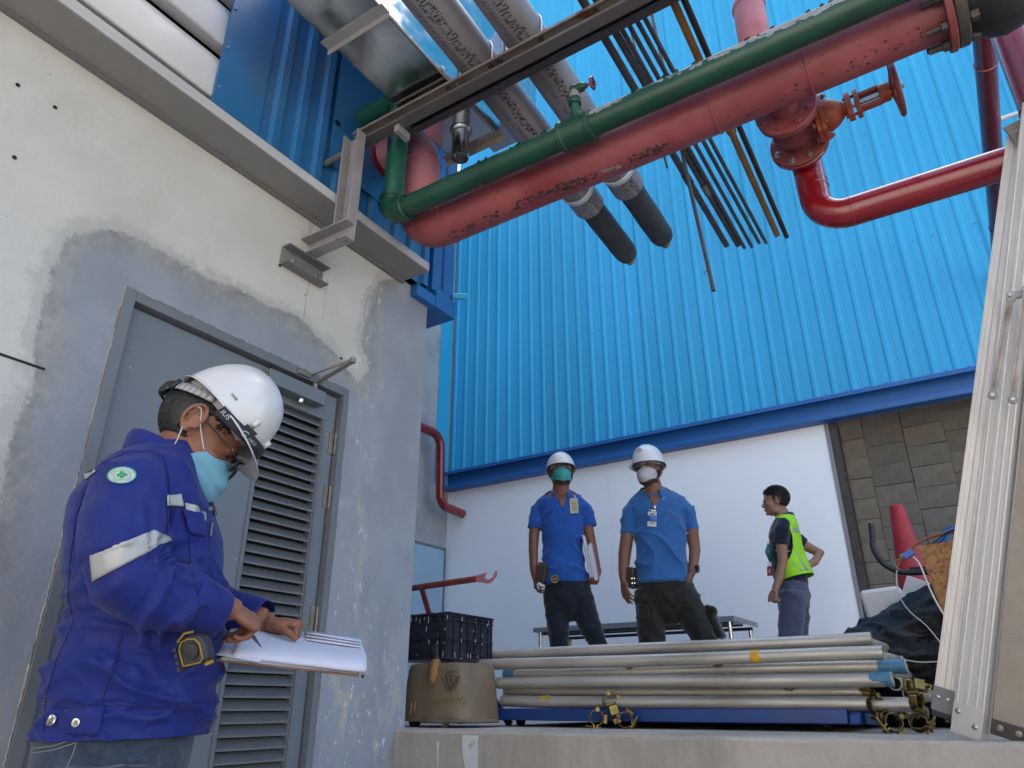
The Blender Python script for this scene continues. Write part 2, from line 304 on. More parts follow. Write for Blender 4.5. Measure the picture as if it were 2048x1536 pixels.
def patch_wall_material():
    m = bpy.data.materials.new('painted_wall_with_grey_render'); m.use_nodes = True; nt = m.node_tree; N = nt.nodes; L = nt.links
    b = N['Principled BSDF']; tc = N.new('ShaderNodeTexCoord')
    def nz(scale, det=6, ro=.65, di=0, st=(1, 1, 1)):
        mp = N.new('ShaderNodeMapping'); mp.inputs['Scale'].default_value = st; L.new(tc.outputs['Object'], mp.inputs[0])
        n = N.new('ShaderNodeTexNoise'); n.inputs['Scale'].default_value = scale; n.inputs['Detail'].default_value = det; n.inputs['Roughness'].default_value = ro; n.inputs['Distortion'].default_value = di
        L.new(mp.outputs[0], n.inputs['Vector']); return n.outputs[0]
    def math_(op, a, bb):
        x = N.new('ShaderNodeMath'); x.operation = op
        for i, c in enumerate((a, bb)):
            if isinstance(c, (int, float)): x.inputs[i].default_value = c
            else: L.new(c, x.inputs[i])
        return x.outputs[0]
    def ramp(src, lo, hi):
        r = N.new('ShaderNodeMapRange'); r.interpolation_type = 'SMOOTHSTEP'; r.inputs[1].default_value = lo; r.inputs[2].default_value = hi; L.new(src, r.inputs[0]); return r.outputs[0]
    def mix(f, a, c):
        x = N.new('ShaderNodeMix'); x.data_type = 'RGBA'
        if isinstance(f, float): x.inputs[0].default_value = f
        else: L.new(f, x.inputs[0])
        for i, q in ((6, a), (7, c)):
            if isinstance(q, tuple): x.inputs[i].default_value = (*q, 1)
            else: L.new(q, x.inputs[i])
        return x.outputs[2]
    at = N.new('ShaderNodeAttribute'); at.attribute_name = 'patch'       # signed distance to the edge of the grey render, metres
    sdv = at.outputs['Fac']
    w1 = math_('MULTIPLY', math_('SUBTRACT', nz(5), .5), .10); w2 = math_('MULTIPLY', math_('SUBTRACT', nz(60, 4, .7), .5), .05)
    f = ramp(math_('ADD', math_('ADD', sdv, w1), w2), -.004, .012)
    fine = math_('ADD', sdv, w2)
    # white paint: warm stains, yellowish runs
    white = mix(ramp(nz(2.2, 5), .35, .7), (.52, .515, .495), (.455, .445, .415))
    white = mix(ramp(nz(14, 8, .7, .3, (1, 1, .12)), .62, .72), white, (.45, .40, .33))
    white = mix(ramp(nz(40, 3, .5), .72, .76), white, (.22, .20, .18))
    white = mix(ramp(nz(1.3, 9, .72, .8, (1, 1, .6)), .54, .72), white, (.43, .425, .405))
    white = mix(ramp(math_('ADD', sdv, math_('MULTIPLY', math_('SUBTRACT', nz(16, 8, .75, .6), .5), .20)), -.050, -.012), white, (.40, .395, .375))
    # brownish rim of the trowelled render, then blue grey paint
    edge = ramp(math_('ADD', sdv, math_('MULTIPLY', math_('SUBTRACT', nz(7, 7), .5), .16)), .0, .13)
    grey = mix(ramp(nz(3, 6), .35, .65), (.255, .278, .322), (.21, .232, .272))
    grey = mix(ramp(nz(5, 8, .7, .6, (1, 1, .4)), .55, .75), grey, (.27, .28, .30))
    rim = mix(ramp(nz(12, 8, .7, .5), .35, .65), (.20, .20, .20), (.30, .30, .29))
    grey = mix(edge, rim, grey)
    at2 = N.new('ShaderNodeAttribute'); at2.attribute_name = 'low'       # worn strip beside the door, near the platform
    wear = math_('MULTIPLY', ramp(nz(9, 9, .75, .4, (1, 1, .5)), .46, .66), at2.outputs['Fac'])
    grey = mix(wear, grey, (.36, .35, .315))
    grey = mix(math_('MULTIPLY', ramp(nz(32, 6, .7, .2, (1, 1, .6)), .60, .63), at2.outputs['Fac']), grey, (.5, .53, .57))
    col = mix(f, white, grey)
    L.new(col, b.inputs['Base Color'])
    b.inputs['Roughness'].default_value = .62
    h = math_('ADD', math_('MULTIPLY', f, -.5), math_('ADD', math_('MULTIPLY', nz(70, 6, .7), .25), math_('MULTIPLY', math_('MULTIPLY', nz(9, 8, .6, .8), f), .9)))
    bp = N.new('ShaderNodeBump'); bp.inputs['Distance'].default_value = .005; L.new(h, bp.inputs['Height']); L.new(bp.outputs[0], b.inputs['Normal'])
    return m
def osb_material():
    m = bpy.data.materials.new('strand_board'); m.use_nodes = True; nt = m.node_tree; N = nt.nodes; L = nt.links
    b = N['Principled BSDF']; tc = N.new('ShaderNodeTexCoord'); col = None
    v = N.new('ShaderNodeTexVoronoi'); v.inputs['Scale'].default_value = 150; v.feature = 'F1'
    mp = N.new('ShaderNodeMapping'); mp.inputs['Scale'].default_value = (1, 1, .35); mp.inputs['Rotation'].default_value = (0, .6, 0)
    n = N.new('ShaderNodeTexNoise'); n.inputs['Scale'].default_value = 9; L.new(tc.outputs['Object'], n.inputs[0])
    mx = N.new('ShaderNodeMix'); mx.data_type = 'RGBA'; mx.inputs[0].default_value = .12; L.new(tc.outputs['Object'], mx.inputs[6]); L.new(n.outputs[1], mx.inputs[7])
    L.new(mx.outputs[2], mp.inputs[0]); L.new(mp.outputs[0], v.inputs['Vector'])
    cr = N.new('ShaderNodeValToRGB'); cr.color_ramp.elements[0].color = (.15, .06, .018, 1); cr.color_ramp.elements[1].color = (.36, .18, .055, 1)
    sp = N.new('ShaderNodeSeparateColor'); L.new(v.outputs['Color'], sp.inputs[0]); L.new(sp.outputs[0], cr.inputs[0]); L.new(cr.outputs[0], b.inputs['Base Color'])
    b.inputs['Roughness'].default_value = .7; return m
M['osb'] = osb_material()
M['crack'] = mat('hairline_crack', (.13, .11, .09), .9)
M['rust_run'] = mat('rust_run', (.30, .20, .11), .8, 0, .2, 30)
M['wall'] = patch_wall_material()
def slab_material():
    return mat('raw_concrete_kerb', (.33, .30, .26), .88, 0, .16, 2.5, .004, 40, dirt=(.25, .228, .20), dscale=2.2, damt=.5, dirt2=(.13, .085, .055), d2scale=6, d2amt=.32, d2sharp=.07, stretch=(1, 1, .6))
M['slab'] = slab_material()

# ---------------------------------------------------------------- setting
o = MB().add([(-60,-60,0),(60,-60,0),(60,60,0),(-60,60,0)], [(0,1,2,3)]).build('ground', M['ground']); tag(o, kind='structure')
PZ = 0.863
# raised concrete platform: subdivided front so its upper edge can crumble
def rough_slab(x0, x1, y0, y1, z0, z1, nx):
    bm = bmesh.new()
    prof = [(y0, z0), (y0, z0+.3), (y0, z1-.10), (y0, z1-.03), (y0, z1-.010), (y0+.010, z1), (y0+.04, z1), (y0+.2, z1), (y1, z1)]
    cols = []
    for i in range(nx+1):
        x = x0 + (x1-x0)*i/nx; c = []
        for k, (y, z) in enumerate(prof):
            j = 0
            if 1 < k < 7: j = noise.noise(Vector((x*9, k*3.1, 0)))*.004 + noise.noise(Vector((x*45, k*9.3, 2)))*.003
            c.append(bm.verts.new((x, y + (j if k < 5 else j*.6), z + (j if k in (4, 5) else 0))))
        cols.append(c)
    for a, b in zip(cols, cols[1:]):
        for k in range(len(prof)-1): bm.faces.new((a[k], b[k], b[k+1], a[k+1]))
    me = bpy.data.meshes.new('platform'); bm.to_mesh(me); bm.free(); return me
o = link('raised_platform', rough_slab(-2.098, 4.5, 2.405, 9.5, 0, PZ, 900), M['slab']); tag(o, kind='structure')
PF = o
def smear(cx, z1, w, seed, n=26):
    out = []; rs_ = random.Random(seed)
    for k in range(n):
        z = z1 - k*.02; a = cx - w*(.75 + .35*noise.noise(Vector((k*.25, seed, 0)))) + .012*math.sin(k*.2); b = cx + w*(.75 + .45*noise.noise(Vector((k*.31, seed+5, 0)))); out.append((a, b, z))
    vs = []; 
    for a, b, z in out: vs += [(a, 2.4015, z), ((a+b)/2, 2.4005, z), (b, 2.4015, z)]
    fs = [(3*i, 3*i+3, 3*i+4, 3*i+1) for i in range(n-1)] + [(3*i+1, 3*i+4, 3*i+5, 3*i+2) for i in range(n-1)]
    MB().add(vs, fs).build('cement_smear', M['smear'], PF)
smear(-1.73, .848, .050, 3); smear(-1.88, .825, .008, 5, 12)
o = MB().box(-8, -2.098, 2.47, 9.5, 0.6, PZ).build('platform_floor', M['conc_grey']); tag(o, kind='structure')

# ---------------------------------------------------------------- unseen wall added behind the camera to bounce warm sunlight forward
YW = thing('bounce_wall', 'unseen cream plastered wall added behind the viewpoint to bounce warm sunlight', 'wall', (0, -9, 0))
MB().box(-14, 14, -9.3, -9, 0, 5).build('plaster', M['cream'], YW)
MB().box(-14.1, 14.1, -9.36, -8.94, 5, 5.12).build('coping', M['conc_grey'], YW)
# ---------------------------------------------------------------- left building
LB = thing('equipment_building', 'grey and white concrete building with louvred door and blue cladding above', 'building', (-2.1, 1.2, 0))
PATCH = [(0.823,0.3),(0.823,1.421),(0.803,1.564),(0.796,1.661),(0.814,1.794),(0.788,1.853),(0.794,1.951),(0.771,2.005),(0.769,2.104),(0.79,2.221),(0.858,2.318),(0.963,2.363),(1.097,2.345),(1.271,2.345),(1.395,2.357),(1.557,2.372),(1.684,2.365),(1.854,2.325),(1.981,2.248),(2.029,2.231),(2.083,2.30),(2.024,2.398),(2.033,2.528),(2.056,2.669),(2.126,2.80),(2.248,2.87),(2.7,2.95),(2.7,0.3)]
def sdist(p, poly):
    x, y = p; ins = False; best = 9; n = len(poly)
    for i in range(n):
        x1, y1 = poly[i]; x2, y2 = poly[(i+1) % n]
        if (y1 > y) != (y2 > y) and x < (x2-x1)*(y-y1)/(y2-y1)+x1: ins = not ins
        dx, dy = x2-x1, y2-y1; t = max(0, min(1, ((x-x1)*dx+(y-y1)*dy)/(dx*dx+dy*dy+1e-12)))
        best = min(best, math.hypot(x-x1-t*dx, y-y1-t*dy))
    return best if ins else -best
DY0, DY1, DZ1 = 0.994, 1.985, 2.165
ys = sorted(set([-4, -3, -2, -1.2, -.6, -.2, 0.1] + [round(.3 + .035*i, 3) for i in range(62)] + [DY0, DY1, 2.462]))
ys = [y for y in ys if y <= 2.462]
zs = sorted(set([0, .3, .6] + [round(.8 + .035*i, 3) for i in range(62)] + [DZ1, 2.86]))
zs = [z for z in zs if z <= 2.86 or z == 2.86]
vs, fs, pa, lo = [], [], [], []
for z in zs:
    for y in ys:
        vs.append((-2.1, y, z)); pa.append(sdist((y, z), PATCH))
        lo.append(max(0, min(1, (1.45 - z)/.5)) * (1 if y > 1.9 else .25) + max(0, 1-abs(y-2.1)/.12)*.9)
ny = len(ys)
for j in range(len(zs)-1):
    for i in range(ny-1):
        yc, zc = (ys[i]+ys[i+1])/2, (zs[j]+zs[j+1])/2
        if DY0 < yc < DY1 and zc < DZ1: continue
        a = j*ny+i; fs.append((a, a+1, a+1+ny, a+ny))
off = LB.location
me = bpy.data.meshes.new('wall'); me.from_pydata([Vector(v)-off for v in vs], [], fs)
at = me.attributes.new('patch', 'FLOAT', 'POINT'); at.data.foreach_set('value', pa)
at = me.attributes.new('low', 'FLOAT', 'POINT'); at.data.foreach_set('value', lo)
link('wall', me, M['wall'], LB)
m_ = MB(); m_.box(-6.0, -2.104, 2.30, 2.458, 0, 2.855)      # end wall of the building
m_.box(-2.6, -2.104, -4, 0.99, 0, 2.855); m_.box(-2.6, -2.104, 1.99, 2.30, 0, 2.855); m_.box(-2.6, -2.104, .99, 1.99, 2.17, 2.855)
m_.build('wall_core', M['conc_grey'], LB)
# joint in the paint at the far left
MB().box(-2.1, -2.097, -2, .835, 1.808, 1.8145).build('wall_joint', M['void'], LB)
m_ = MB()
for y, z in ((.551, 2.631), (.658, 2.633), (.603, 2.396), (1.922, 2.291), (2.2, 1.05), (1.55, 2.55)):
    m_.lathe([(.0065, 0), (.0065, .002), (.001, .0022)], (-2.0995, y, z), (1, 0, 0), 10)
m_.build('anchor_hole', M['void'], LB, kind='stuff')

def wallline(name, pts, r, m_, seed):
    P = []
    for (a, b) in zip(pts, pts[1:]):
        for k in range(10): f = k/10; P.append(Vector((-2.0998, a[0]+(b[0]-a[0])*f + noise.noise(Vector((k*.9, seed, a[1]*9)))*.004, a[1]+(b[1]-a[1])*f)))
    P.append(Vector((-2.0998, pts[-1][0], pts[-1][1]))); n_ = len(P)
    MB().tube(P, [r*(.5+random.random())*(1-.6*k/n_) for k in range(n_)], 5, flat=1).build(name, m_, LB)
wallline('rust_run', [(1.672, 2.835), (1.668, 2.77), (1.664, 2.72)], .0016, M['rust_run'], 1); wallline('rust_run', [(1.69, 2.835), (1.675, 2.76), (1.672, 2.70)], .0012, M['rust_run'], 2)
wallline('rust_run', [(1.705, 2.552), (1.700, 2.47), (1.702, 2.40), (1.695, 2.355)], .0014, M['rust_run'], 3)
wallline('hairline_crack', [(1.80, 2.62), (1.802, 2.5), (1.797, 2.42)], .0008, M['crack'], 4); wallline('hairline_crack', [(2.05, 2.66), (2.03, 2.60), (2.035, 2.53), (2.06, 2.48)], .0009, M['crack'], 5)
wallline('hairline_crack', [(2.19, 1.36), (2.23, 1.42), (2.25, 1.5)], .0008, M['crack'], 6)
# door
DR = bpy.data.objects.new('door', None); COL.objects.link(DR); DR.parent = LB; DR.location = (0, .29, 0)   # world (-2.1, 1.49, 0)
fr = MB()
fr.box(-2.17, -2.094, DY0, DY0+.038, 0, DZ1); fr.box(-2.17, -2.094, DY1-.03, DY1, 0, DZ1); fr.box(-2.17, -2.0945, DY0+.038, DY1-.03, DZ1-.036, DZ1)
fr.build('frame', M['frame'], DR, bevel=.002)
# chipped plaster line around the frame
ch = MB(); 
def chips(p, q, n, w):
    p, q = Vector(p), Vector(q)
    path = []; 
    for i in range(n+1):
        path.append(p.lerp(q, i/n) + Vector((0, noise.noise(Vector((i*1.7, 3, 1)))*.004, noise.noise(Vector((i*1.3, 8, 2)))*.003)))
    ch.tube(path, [w*(.3+1.0*random.random()) for _ in path], 6)
chips((-2.098, DY0-.004, 0), (-2.098, DY0-.002, DZ1), 300, .0026)
chips((-2.0985, DY0, DZ1+.003), (-2.0985, DY1, DZ1+.003), 60, .0022)
chips((-2.0985, DY1+.003, .86), (-2.0985, DY1+.003, DZ1), 80, .0022)
ch.build('plaster_edge', M['chip'], DR)
LX = -2.125    # face of the leaf
lf = MB(); L0, L1, LT = DY0+.046, DY1-.036, DZ1-.044
V0, V1, VT, VB = 1.60, 1.888, 2.006, 0.22
lf.box(LX-.035, LX, L0, V0, .02, LT); lf.box(LX-.035, LX, V1, L1, .02, LT); lf.box(LX-.035, LX, V0, V1, VT, LT); lf.box(LX-.035, LX, V0, V1, .02, VB)
lf.build('leaf', M['door'], DR, bevel=.0015)
fl = MB(); t = .014
fl.box(LX, LX+.005, V0-t, V0, VB-t, VT+t); fl.box(LX, LX+.005, V1, V1+t, VB-t, VT+t); fl.box(LX, LX+.005, V0, V1, VT, VT+t); fl.box(LX, LX+.005, V0, V1, VB-t, VB)
fl.box(LX-.03, LX-.001, V0, V0+.006, VB, VT); fl.box(LX-.03, LX-.001, V1-.006, V1, VB, VT)
fl.build('louvre_frame', M['frame'], DR)
MB().box(LX-.05, LX-.034, V0-.01, V1+.01, VB-.01, VT+.01).build('louvre_backing', M['void'], DR)
sl = MB(); pr = [(0, 0), (.0035, 0), (.0045, .0018), (-.026, .031), (-.0295, .031)]
prof = [(-.001, 0), (.004, .000), (.004, .0065), (.0005, .0075), (-.022, .034), (-.024, .033)]
sl.sweep(prof, (0, -(V1-V0)/2+.006, 0), (0, (V1-V0)/2-.006, 0), (1, 0, 0), (0, 0, 1))
sme = sl.mesh('slat')
z = VT - .034; first = None; k = 0
while z > VB:
    so = link('slat', sme, M['slat'], DR); so.location = Vector((LX-.003, (V0+V1)/2, z)) - Vector((-2.1, 1.49, 0)); so.rotation_euler = (0, R(random.uniform(-1.2, 1.2)), 0)
    z -= .0385
# hinges
for z0 in (1.92, 1.70, 1.24, .45):
    h = MB(); 
    for k in range(5): h.lathe([(.0052, 0), (.0052, .0165)], (LX+.010, L1+.004, z0-.045+.018*k), (0, 0, 1), 10)
    h.box(LX+.001, LX+.004, L1-.022, L1, z0-.045, z0+.045)
    h.build('hinge', M['brass'], DR)
# closer
c = MB(); c.box(LX+.002, LX+.058, 1.560, 1.835, 2.038, 2.094); c.build('door_closer', M['door'], DR, bevel=.002)
c = MB(); c.box(LX+.005, LX+.060, 1.553, 1.5595, 2.042, 2.090); c.build('closer_end_plate', M['brass'], DR)
c = MB(); c.lathe([(.012, 0), (.012, .012), (.009, .018)], (LX+.032, 1.735, 2.038), (0, 0, -1), 16); c.build('closer_valve', M['chrome'], DR)
c = MB(); c.lathe([(.009, 0), (.009, .028)], (-2.085, 1.79, 2.094), (0, 0, 1), 12)
c.bar((-2.085, 1.79, 2.122), (-1.90, 1.80, 2.175), .007, .022, (0, 0, 1)); c.bar((-2.11, 1.765, 2.145), (-2.0, 1.775, 2.162), .004, .008); c.tube([(-2.0, 1.775, 2.162), (-1.905, 1.795, 2.180)], .006, 8)
c.lathe([(.012, -.008), (.013, 0), (.012, .012)], (-1.90, 1.80, 2.177), (0, 0, 1), 14); c.box(-2.115, -2.085, 1.70, 1.765, 2.135, 2.155)
c.build('closer_arm', M['alu_dark'], DR, bevel=.001)
c = MB()
for y, z in ((1.075, 1.985), (1.08, 1.92), (V0-.03, 1.72), (V0-.028, 1.40), (V0-.03, 1.1), (V1+.03, 1.3), (V1+.032, .96), (1.868+.045, 1.95)): c.lathe([(.0028, 0), (.0028, .001)], (LX, y, z), (1, 0, 0), 8)
c.build('rivet', M['screw'], DR, kind='stuff')

# ledge (folded grey section under the cladding)
l = MB()
l.sweep([(0, 0), (.163, 0), (.166, .004), (.166, .040), (.160, .046), (.02, .075), (0, .075)], (-2.1, -4, 2.848), (-2.1, 2.262, 2.848), (1, 0, 0), (0, 0, 1))
l.build('ledge', M['ledge'], LB, bevel=.002)
l = MB(); l.box(-1.9335, -1.931, -4, 2.262, 2.8505, 2.893); l.build('ledge_lip', M['lip_grey'], LB)
l = MB(); l.sweep([(0, 0), (.018, 0), (.018, .012), (0, .012)], (-2.1, -4, 2.8355), (-2.1, 2.262, 2.8355), (1, 0, 0), (0, 0, 1)); l.build('ledge_sealant', M['galv_old'], LB)
# upper storey core, dark behind everything
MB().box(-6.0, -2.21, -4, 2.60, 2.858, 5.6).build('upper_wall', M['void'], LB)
# white horizontal boards (deep profiled)
for k in range(9):
    z0 = 3.09 + k*.272
    b_ = MB(); b_.sweep([(0, .008), (.060, 0), (.066, .004), (.066, .150), (.035, .225), (0, .225)], (-2.17, -4, z0), (-2.17, 1.34, z0), (1, 0, 0), (0, 0, 1))
    b_.build('louvre_board', M['louvre_white'], LB, bevel=.002)
# blue flat trim and ribbed sheet above the ledge
t_ = MB(); t_.box(-2.100, -2.088, 1.13, 1.345, 3.055, 5.6); t_.build('trim_sheet', M['blue_old'], LB, bevel=.001)
s_ = MB()
for z in (3.14, 3.34, 3.56, 3.8):
    for y in (1.145,): s_.lathe([(.006, 0), (.005, .004), (.001, .006)], (-2.088, y, z + random.uniform(-.01, .01)), (1, 0, 0), 10)
s_.build('screw', M['screw'], LB, kind='stuff')
def ribbed(y0, y1, z0, z1, x, pitch, depth, top, base, n0=0):
    pts = [(y0, 0)]; y = y0 + pitch*.4
    while y + base < y1:
        pts += [(y, 0), (y+(base-top)/2, depth), (y+(base+top)/2, depth), (y+base, 0)]; y += pitch
    pts += [(y1, 0)]
    vs = []; fs = []
    for z in (z0, z1):
        for yy, d in pts: vs.append((x+d, yy, z))
    n = len(pts)
    for i in range(n-1): fs.append((i, i+1, n+i+1, n+i))
    return MB().add(vs, fs)
for y0, y1 in ((1.345, 1.70), (1.701, 2.10), (2.101, 2.455)):
    o = ribbed(y0, y1, 2.90, 5.6, -2.098, .118, .02, .035, .06).build('cladding_sheet', M['blue_old'], LB, sharp=20)
p_ = MB(); p_.box(-2.076, -2.0735, 1.70, 2.47, 3.17, 3.92); p_.build('cover_sheet', M['blue_old'], LB)
# pipe sleeves and the hole in the cover sheet
h_ = MB(); h_.lathe([(.017, 0), (.017, .0015)], (-2.0735, 1.725, 3.415), (1, 0, 0), 16); h_.build('open_hole', M['void'], LB)
# blue corner: flashing box at the end of the cladding
b_ = MB()
b_.box(-2.30, -2.070, 2.456, 2.632, 2.90, 5.6)
b_.build('corner_flashing', M['blue_dark'], LB, bevel=.002)
b_ = MB(); b_.box(-2.30, -2.060, 2.33, 2.475, 2.800, 2.862); b_.box(-2.30, -2.056, 2.475, 2.640, 2.800, 2.898); b_.build('corner_drip_box', M['blue_dark'], LB, bevel=.002)
b_ = MB(); b_.box(-2.068, -2.0665, 2.530, 2.545, 2.93, 3.9); b_.build('flashing_groove', M['blue_box'], LB)
b_ = MB(); b_.tube([(-2.056, 2.62, 2.93), (-2.0, 2.66, 2.93)], .017, 12, hollow=.15); b_.build('drain_stub', M['cladding'], LB)
MB().box(-6.0, -2.0, -4, 2.7, 5.6, 5.75).build('roof', M['galv_old'], LB)
MB().box(-2.085, -1.70, 1.36, 2.60, 3.98, 4.0).build('sky_block_sheet', M['galv_old'], LB)  # added out of view: keeps sky light off the wall beside the duct

# ---------------------------------------------------------------- blue building at the back
BB = thing('blue_warehouse', 'tall warehouse clad in ribbed bright blue sheet above a white panel wall', 'building', (-1.5, 7.2, PZ))
YB = 7.2; PI0 = -5.541 - .1735*.25; PT = .1735; TOPZ = 13.5
def clad(x0, nr):
    pts = []
    for k in range(nr):
        a = x0 + k*PT
        pts += [(a+.000, 0), (a+.022, -.012), (a+.046, -.012), (a+.068, 0), (a+.108, 0), (a+.1105, -.0022), (a+.1135, -.0022), (a+.116, 0)]
    pts += [(x0+nr*PT, 0)]
    m = MB(); n = len(pts); zz = [3.700, 4.3, 5.2, 6.4, 8, 10.5, TOPZ]; vs = []
    for zi, z in enumerate(zz):
        for i, (x, d) in enumerate(pts): vs.append((x, YB - .02 + d + noise.noise(Vector((x*.9, z*.5, 3)))*.006*(zi > 0), z))
    fs = [(j*n+i, j*n+i+1, (j+1)*n+i+1, (j+1)*n+i) for j in range(len(zz)-1) for i in range(n-1)]
    return m.add(vs, fs)
for k in range(18):
    clad(PI0 + k*4*PT, 4).build('cladding_sheet', M['clad_tones'][(k*7+k//3) % 3], BB, sharp=20)
# seams: thin raised lap at every sheet joint
for k in range(0, 18):
    x = PI0 + k*4*PT - .004
    MB().box(x, x+.004, YB-.026, YB-.0205, 3.70, TOPZ).build('sheet_lap', M['cladding'], BB)
sc = MB()
for k in range(72):
    x = PI0 + k*PT + .135
    for z in (3.735, 5.15, 6.6, 8.05):
        if random.random() < .75: sc.lathe([(.006, 0), (.006, .004)], (x + random.uniform(-.01, .01), YB-.021, z+random.uniform(-.006, .006)), (0, -1, 0), 6)
sc.build('screw', M['darkmetal'], BB, kind='stuff')
sk = MB(); rs_ = random.Random(4)
for k in range(240):
    x = rs_.uniform(-5.4, 2.5); z = rs_.uniform(3.8, 9.5); fr_ = ((x - PI0) % PT)
    if fr_ < .07: continue
    l_ = rs_.uniform(.004, .05); sk.obox((x, YB-.0212, z), (.0016, 0, 0), (0, .0006, 0), (rs_.uniform(-.004, .004), 0, l_*.5))
sk.build('scratch', M['clad_scratch'], BB, kind='stuff')
# base section: bright top flange, dark web set back, lower lip
g = MB(); g.sweep([(0, 0), (-.040, 0), (-.125, -.006), (-.128, -.010), (-.128, -.050), (-.122, -.050), (-.122, -.012), (-.020, -.012), (-.020, -.175), (-.075, -.190), (-.128, -.195), (-.128, -.235), (-.122, -.248), (0, -.248)], (-5.63, YB, 3.700), (6.5, YB, 3.700), (0, 1, 0), (0, 0, 1))
g.build('base_channel', M['blue_dark'], BB, bevel=.003)
# white wall panels and end post
for x0, x1 in ((-5.62, -3.35), (-3.348, -1.022)):
    MB().box(x0, x1, YB, YB+.08, PZ, 3.452).build('wall_panel', M['white_panel'], BB)
MB().box(-1.020, -.985, YB-.012, YB+.10, PZ, 3.452).build('panel_edge_trim', M['ledge'], BB, bevel=.002)
MB().box(-.983, -.915, YB+.0, YB+.18, PZ, 3.452).build('door_post', M['darkmetal'], BB, bevel=.004)
MB().box(-5.62, 6.5, YB+.001, YB+.03, 3.46, TOPZ).box(6.2, 6.5, YB+.03, YB+12, 0, TOPZ).box(-5.62, -5.3, YB+.1, YB+12, 0, TOPZ).box(-5.62, 6.5, YB+.03, YB+12, TOPZ-.1, TOPZ).box(2.6, 6.5, YB+.031, YB+.2, 0, 3.45).build('inner_wall', M['conc_grey'], BB)
# concrete side wall (runs towards the camera at the left), its door and blue edge strip
MB().box(-5.9, -5.62, 2.4, YB+.02, PZ, 8.5).build('side_wall', M['conc_grey'], BB)
MB().box(-5.618, -5.600, 6.90, 7.145, 3.52, 8.5).build('edge_strip', M['cladding'], BB, bevel=.002)
MB().box(-5.618, -5.600, 6.56, 7.14, PZ, 2.70).build('side_door', M['door2'], BB, bevel=.002)
MB().box(-5.618, -5.595, 6.53, 6.56, PZ, 2.73).box(-5.618, -5.595, 7.14, 7.17, PZ, 2.73).box(-5.618, -5.596, 6.56, 7.14, 2.70, 2.73).build('side_door_frame', M['frame'], BB)

# block stacks seen through the opening
BK = thing('stacked_block_wall', 'wall of rough grey concrete blocks laid in straight columns inside the dark opening', 'wall', (0.5, 7.7, PZ))
bms = []
for w in (.338,):
    for q in range(3):
        m = MB(); m.box(-w/2-.0005, w/2+.0005, -.09, .0, -.0985, .0985); bms.append(m.mesh('block'))
        bms[-1].materials.append(M['blocks'][q])
nb = 0
for cidx in range(9):
    x = -.905 + cidx*.343; zoff = [0, .1, .03, .13, .06, .15, .02, .09, .12][cidx]; z = PZ - .2 + zoff
    while z < 3.75:
        if z > PZ - .05:
            o = link('block', random.choice(bms), None, BK, bevel=0)
            o.location = Vector((x + random.uniform(-.002, .002), 7.7 + random.uniform(-.007, .007), z)) - BK.location
            o.rotation_euler = (0, R(random.uniform(-.5, .5)), R(random.uniform(-.8, .8))); nb += 1
        z += .2005 + random.uniform(0, .002)
MB().box(-1.2, 2.6, 7.70, 8.0, PZ, 4).build('backing', M['darkmetal'], BK)

# red fire pipe on the side wall
fp = thing('wall_fire_pipe', 'small glossy red pipe with two elbows running down the concrete side wall', 'pipe', (-5.38, 6.7, 3.6))
MB().tube(bend([(-5.38, 5.2, 4.03), (-5.38, 6.70, 4.03), (-5.38, 6.74, 3.16), (-5.38, 7.2, 3.145)], .16, 9), .056, 18).build('pipe_run', M['red_gloss'], fp)
for c, d in (((-5.38, 6.70, 3.86), (0, 0, 1)), ((-5.38, 6.735, 3.36), (0, 0, 1)), ((-5.38, 6.5, 4.03), (0, 1, 0))):
    MB().lathe([(.057, -.005), (.0585, 0), (.057, .005)], c, d, 18).build('weld', M['red_gloss'], fp)

# ---------------------------------------------------------------- overhead pipe rack
def cprof(h, w, t):   # C section: (out, up); open side at out = w
    return [(0, 0), (w, 0), (w, t), (t, t), (t, h-t), (w, h-t), (w, h), (0, h)]
RK = thing('pipe_rack', 'rusting steel channel rack bracketed off the grey wall, carrying the overhead pipes', 'pipe rack', (-2.1, 1.66, 2.6))
m = MB(); m.sweep(cprof(.085, .05, .006), (-2.098, 1.545, 2.553), (-2.098, 1.765, 2.553), (1, 0, 0), (0, 0, 1)); m.build('wall_bracket', M['galv_old'], RK, bevel=.0015)
m = MB(); m.lathe([(.011, 0), (.011, .008), (.006, .009), (.006, .02)], (-2.091, 1.60, 2.595), (1, 0, 0), 6); m.lathe([(.011, 0), (.011, .008), (.006, .009), (.006, .02)], (-2.091, 1.725, 2.595), (1, 0, 0), 6); m.build('anchor_bolt', M['screw'], RK)
m = MB(); m.sweep(cprof(.085, .055, .006), (-2.095, 1.685, 2.641), (-1.835, 1.685, 2.641), (0, -1, 0), (0, 0, 1)); m.build('arm', M['grey_steel'], RK, bevel=.0015)
m = MB(); m.sweep([(a-.0425, b) for b, a in cprof(.085, .05, .006)], (-1.880, 1.690, 2.727), (-1.880, 1.690, 3.199), (1, 0, 0), (0, -1, 0)); m.build('post', M['grey_steel'], RK, bevel=.0015)
BY = 1.75
m = MB(); m.box(-1.935, 2.2, BY-.006, BY, 3.2065, 3.2665); m.build('beam_web', M['rust_dark'], RK)
m = MB(); m.box(-1.935, 2.2, BY-.050, BY, 3.200, 3.2063); m.box(-1.935, 2.2, BY-.050, BY-.0445, 3.2065, 3.214); m.build('beam_lower_flange', M['flange_steel'], RK, bevel=.001)
m = MB(); m.box(-1.935, 2.2, BY-.050, BY, 3.2667, 3.272); m.box(-1.935, 2.2, BY-.050, BY-.0445, 3.259, 3.2665); m.build('beam_upper_flange', M['rust_beam'], RK, bevel=.001)
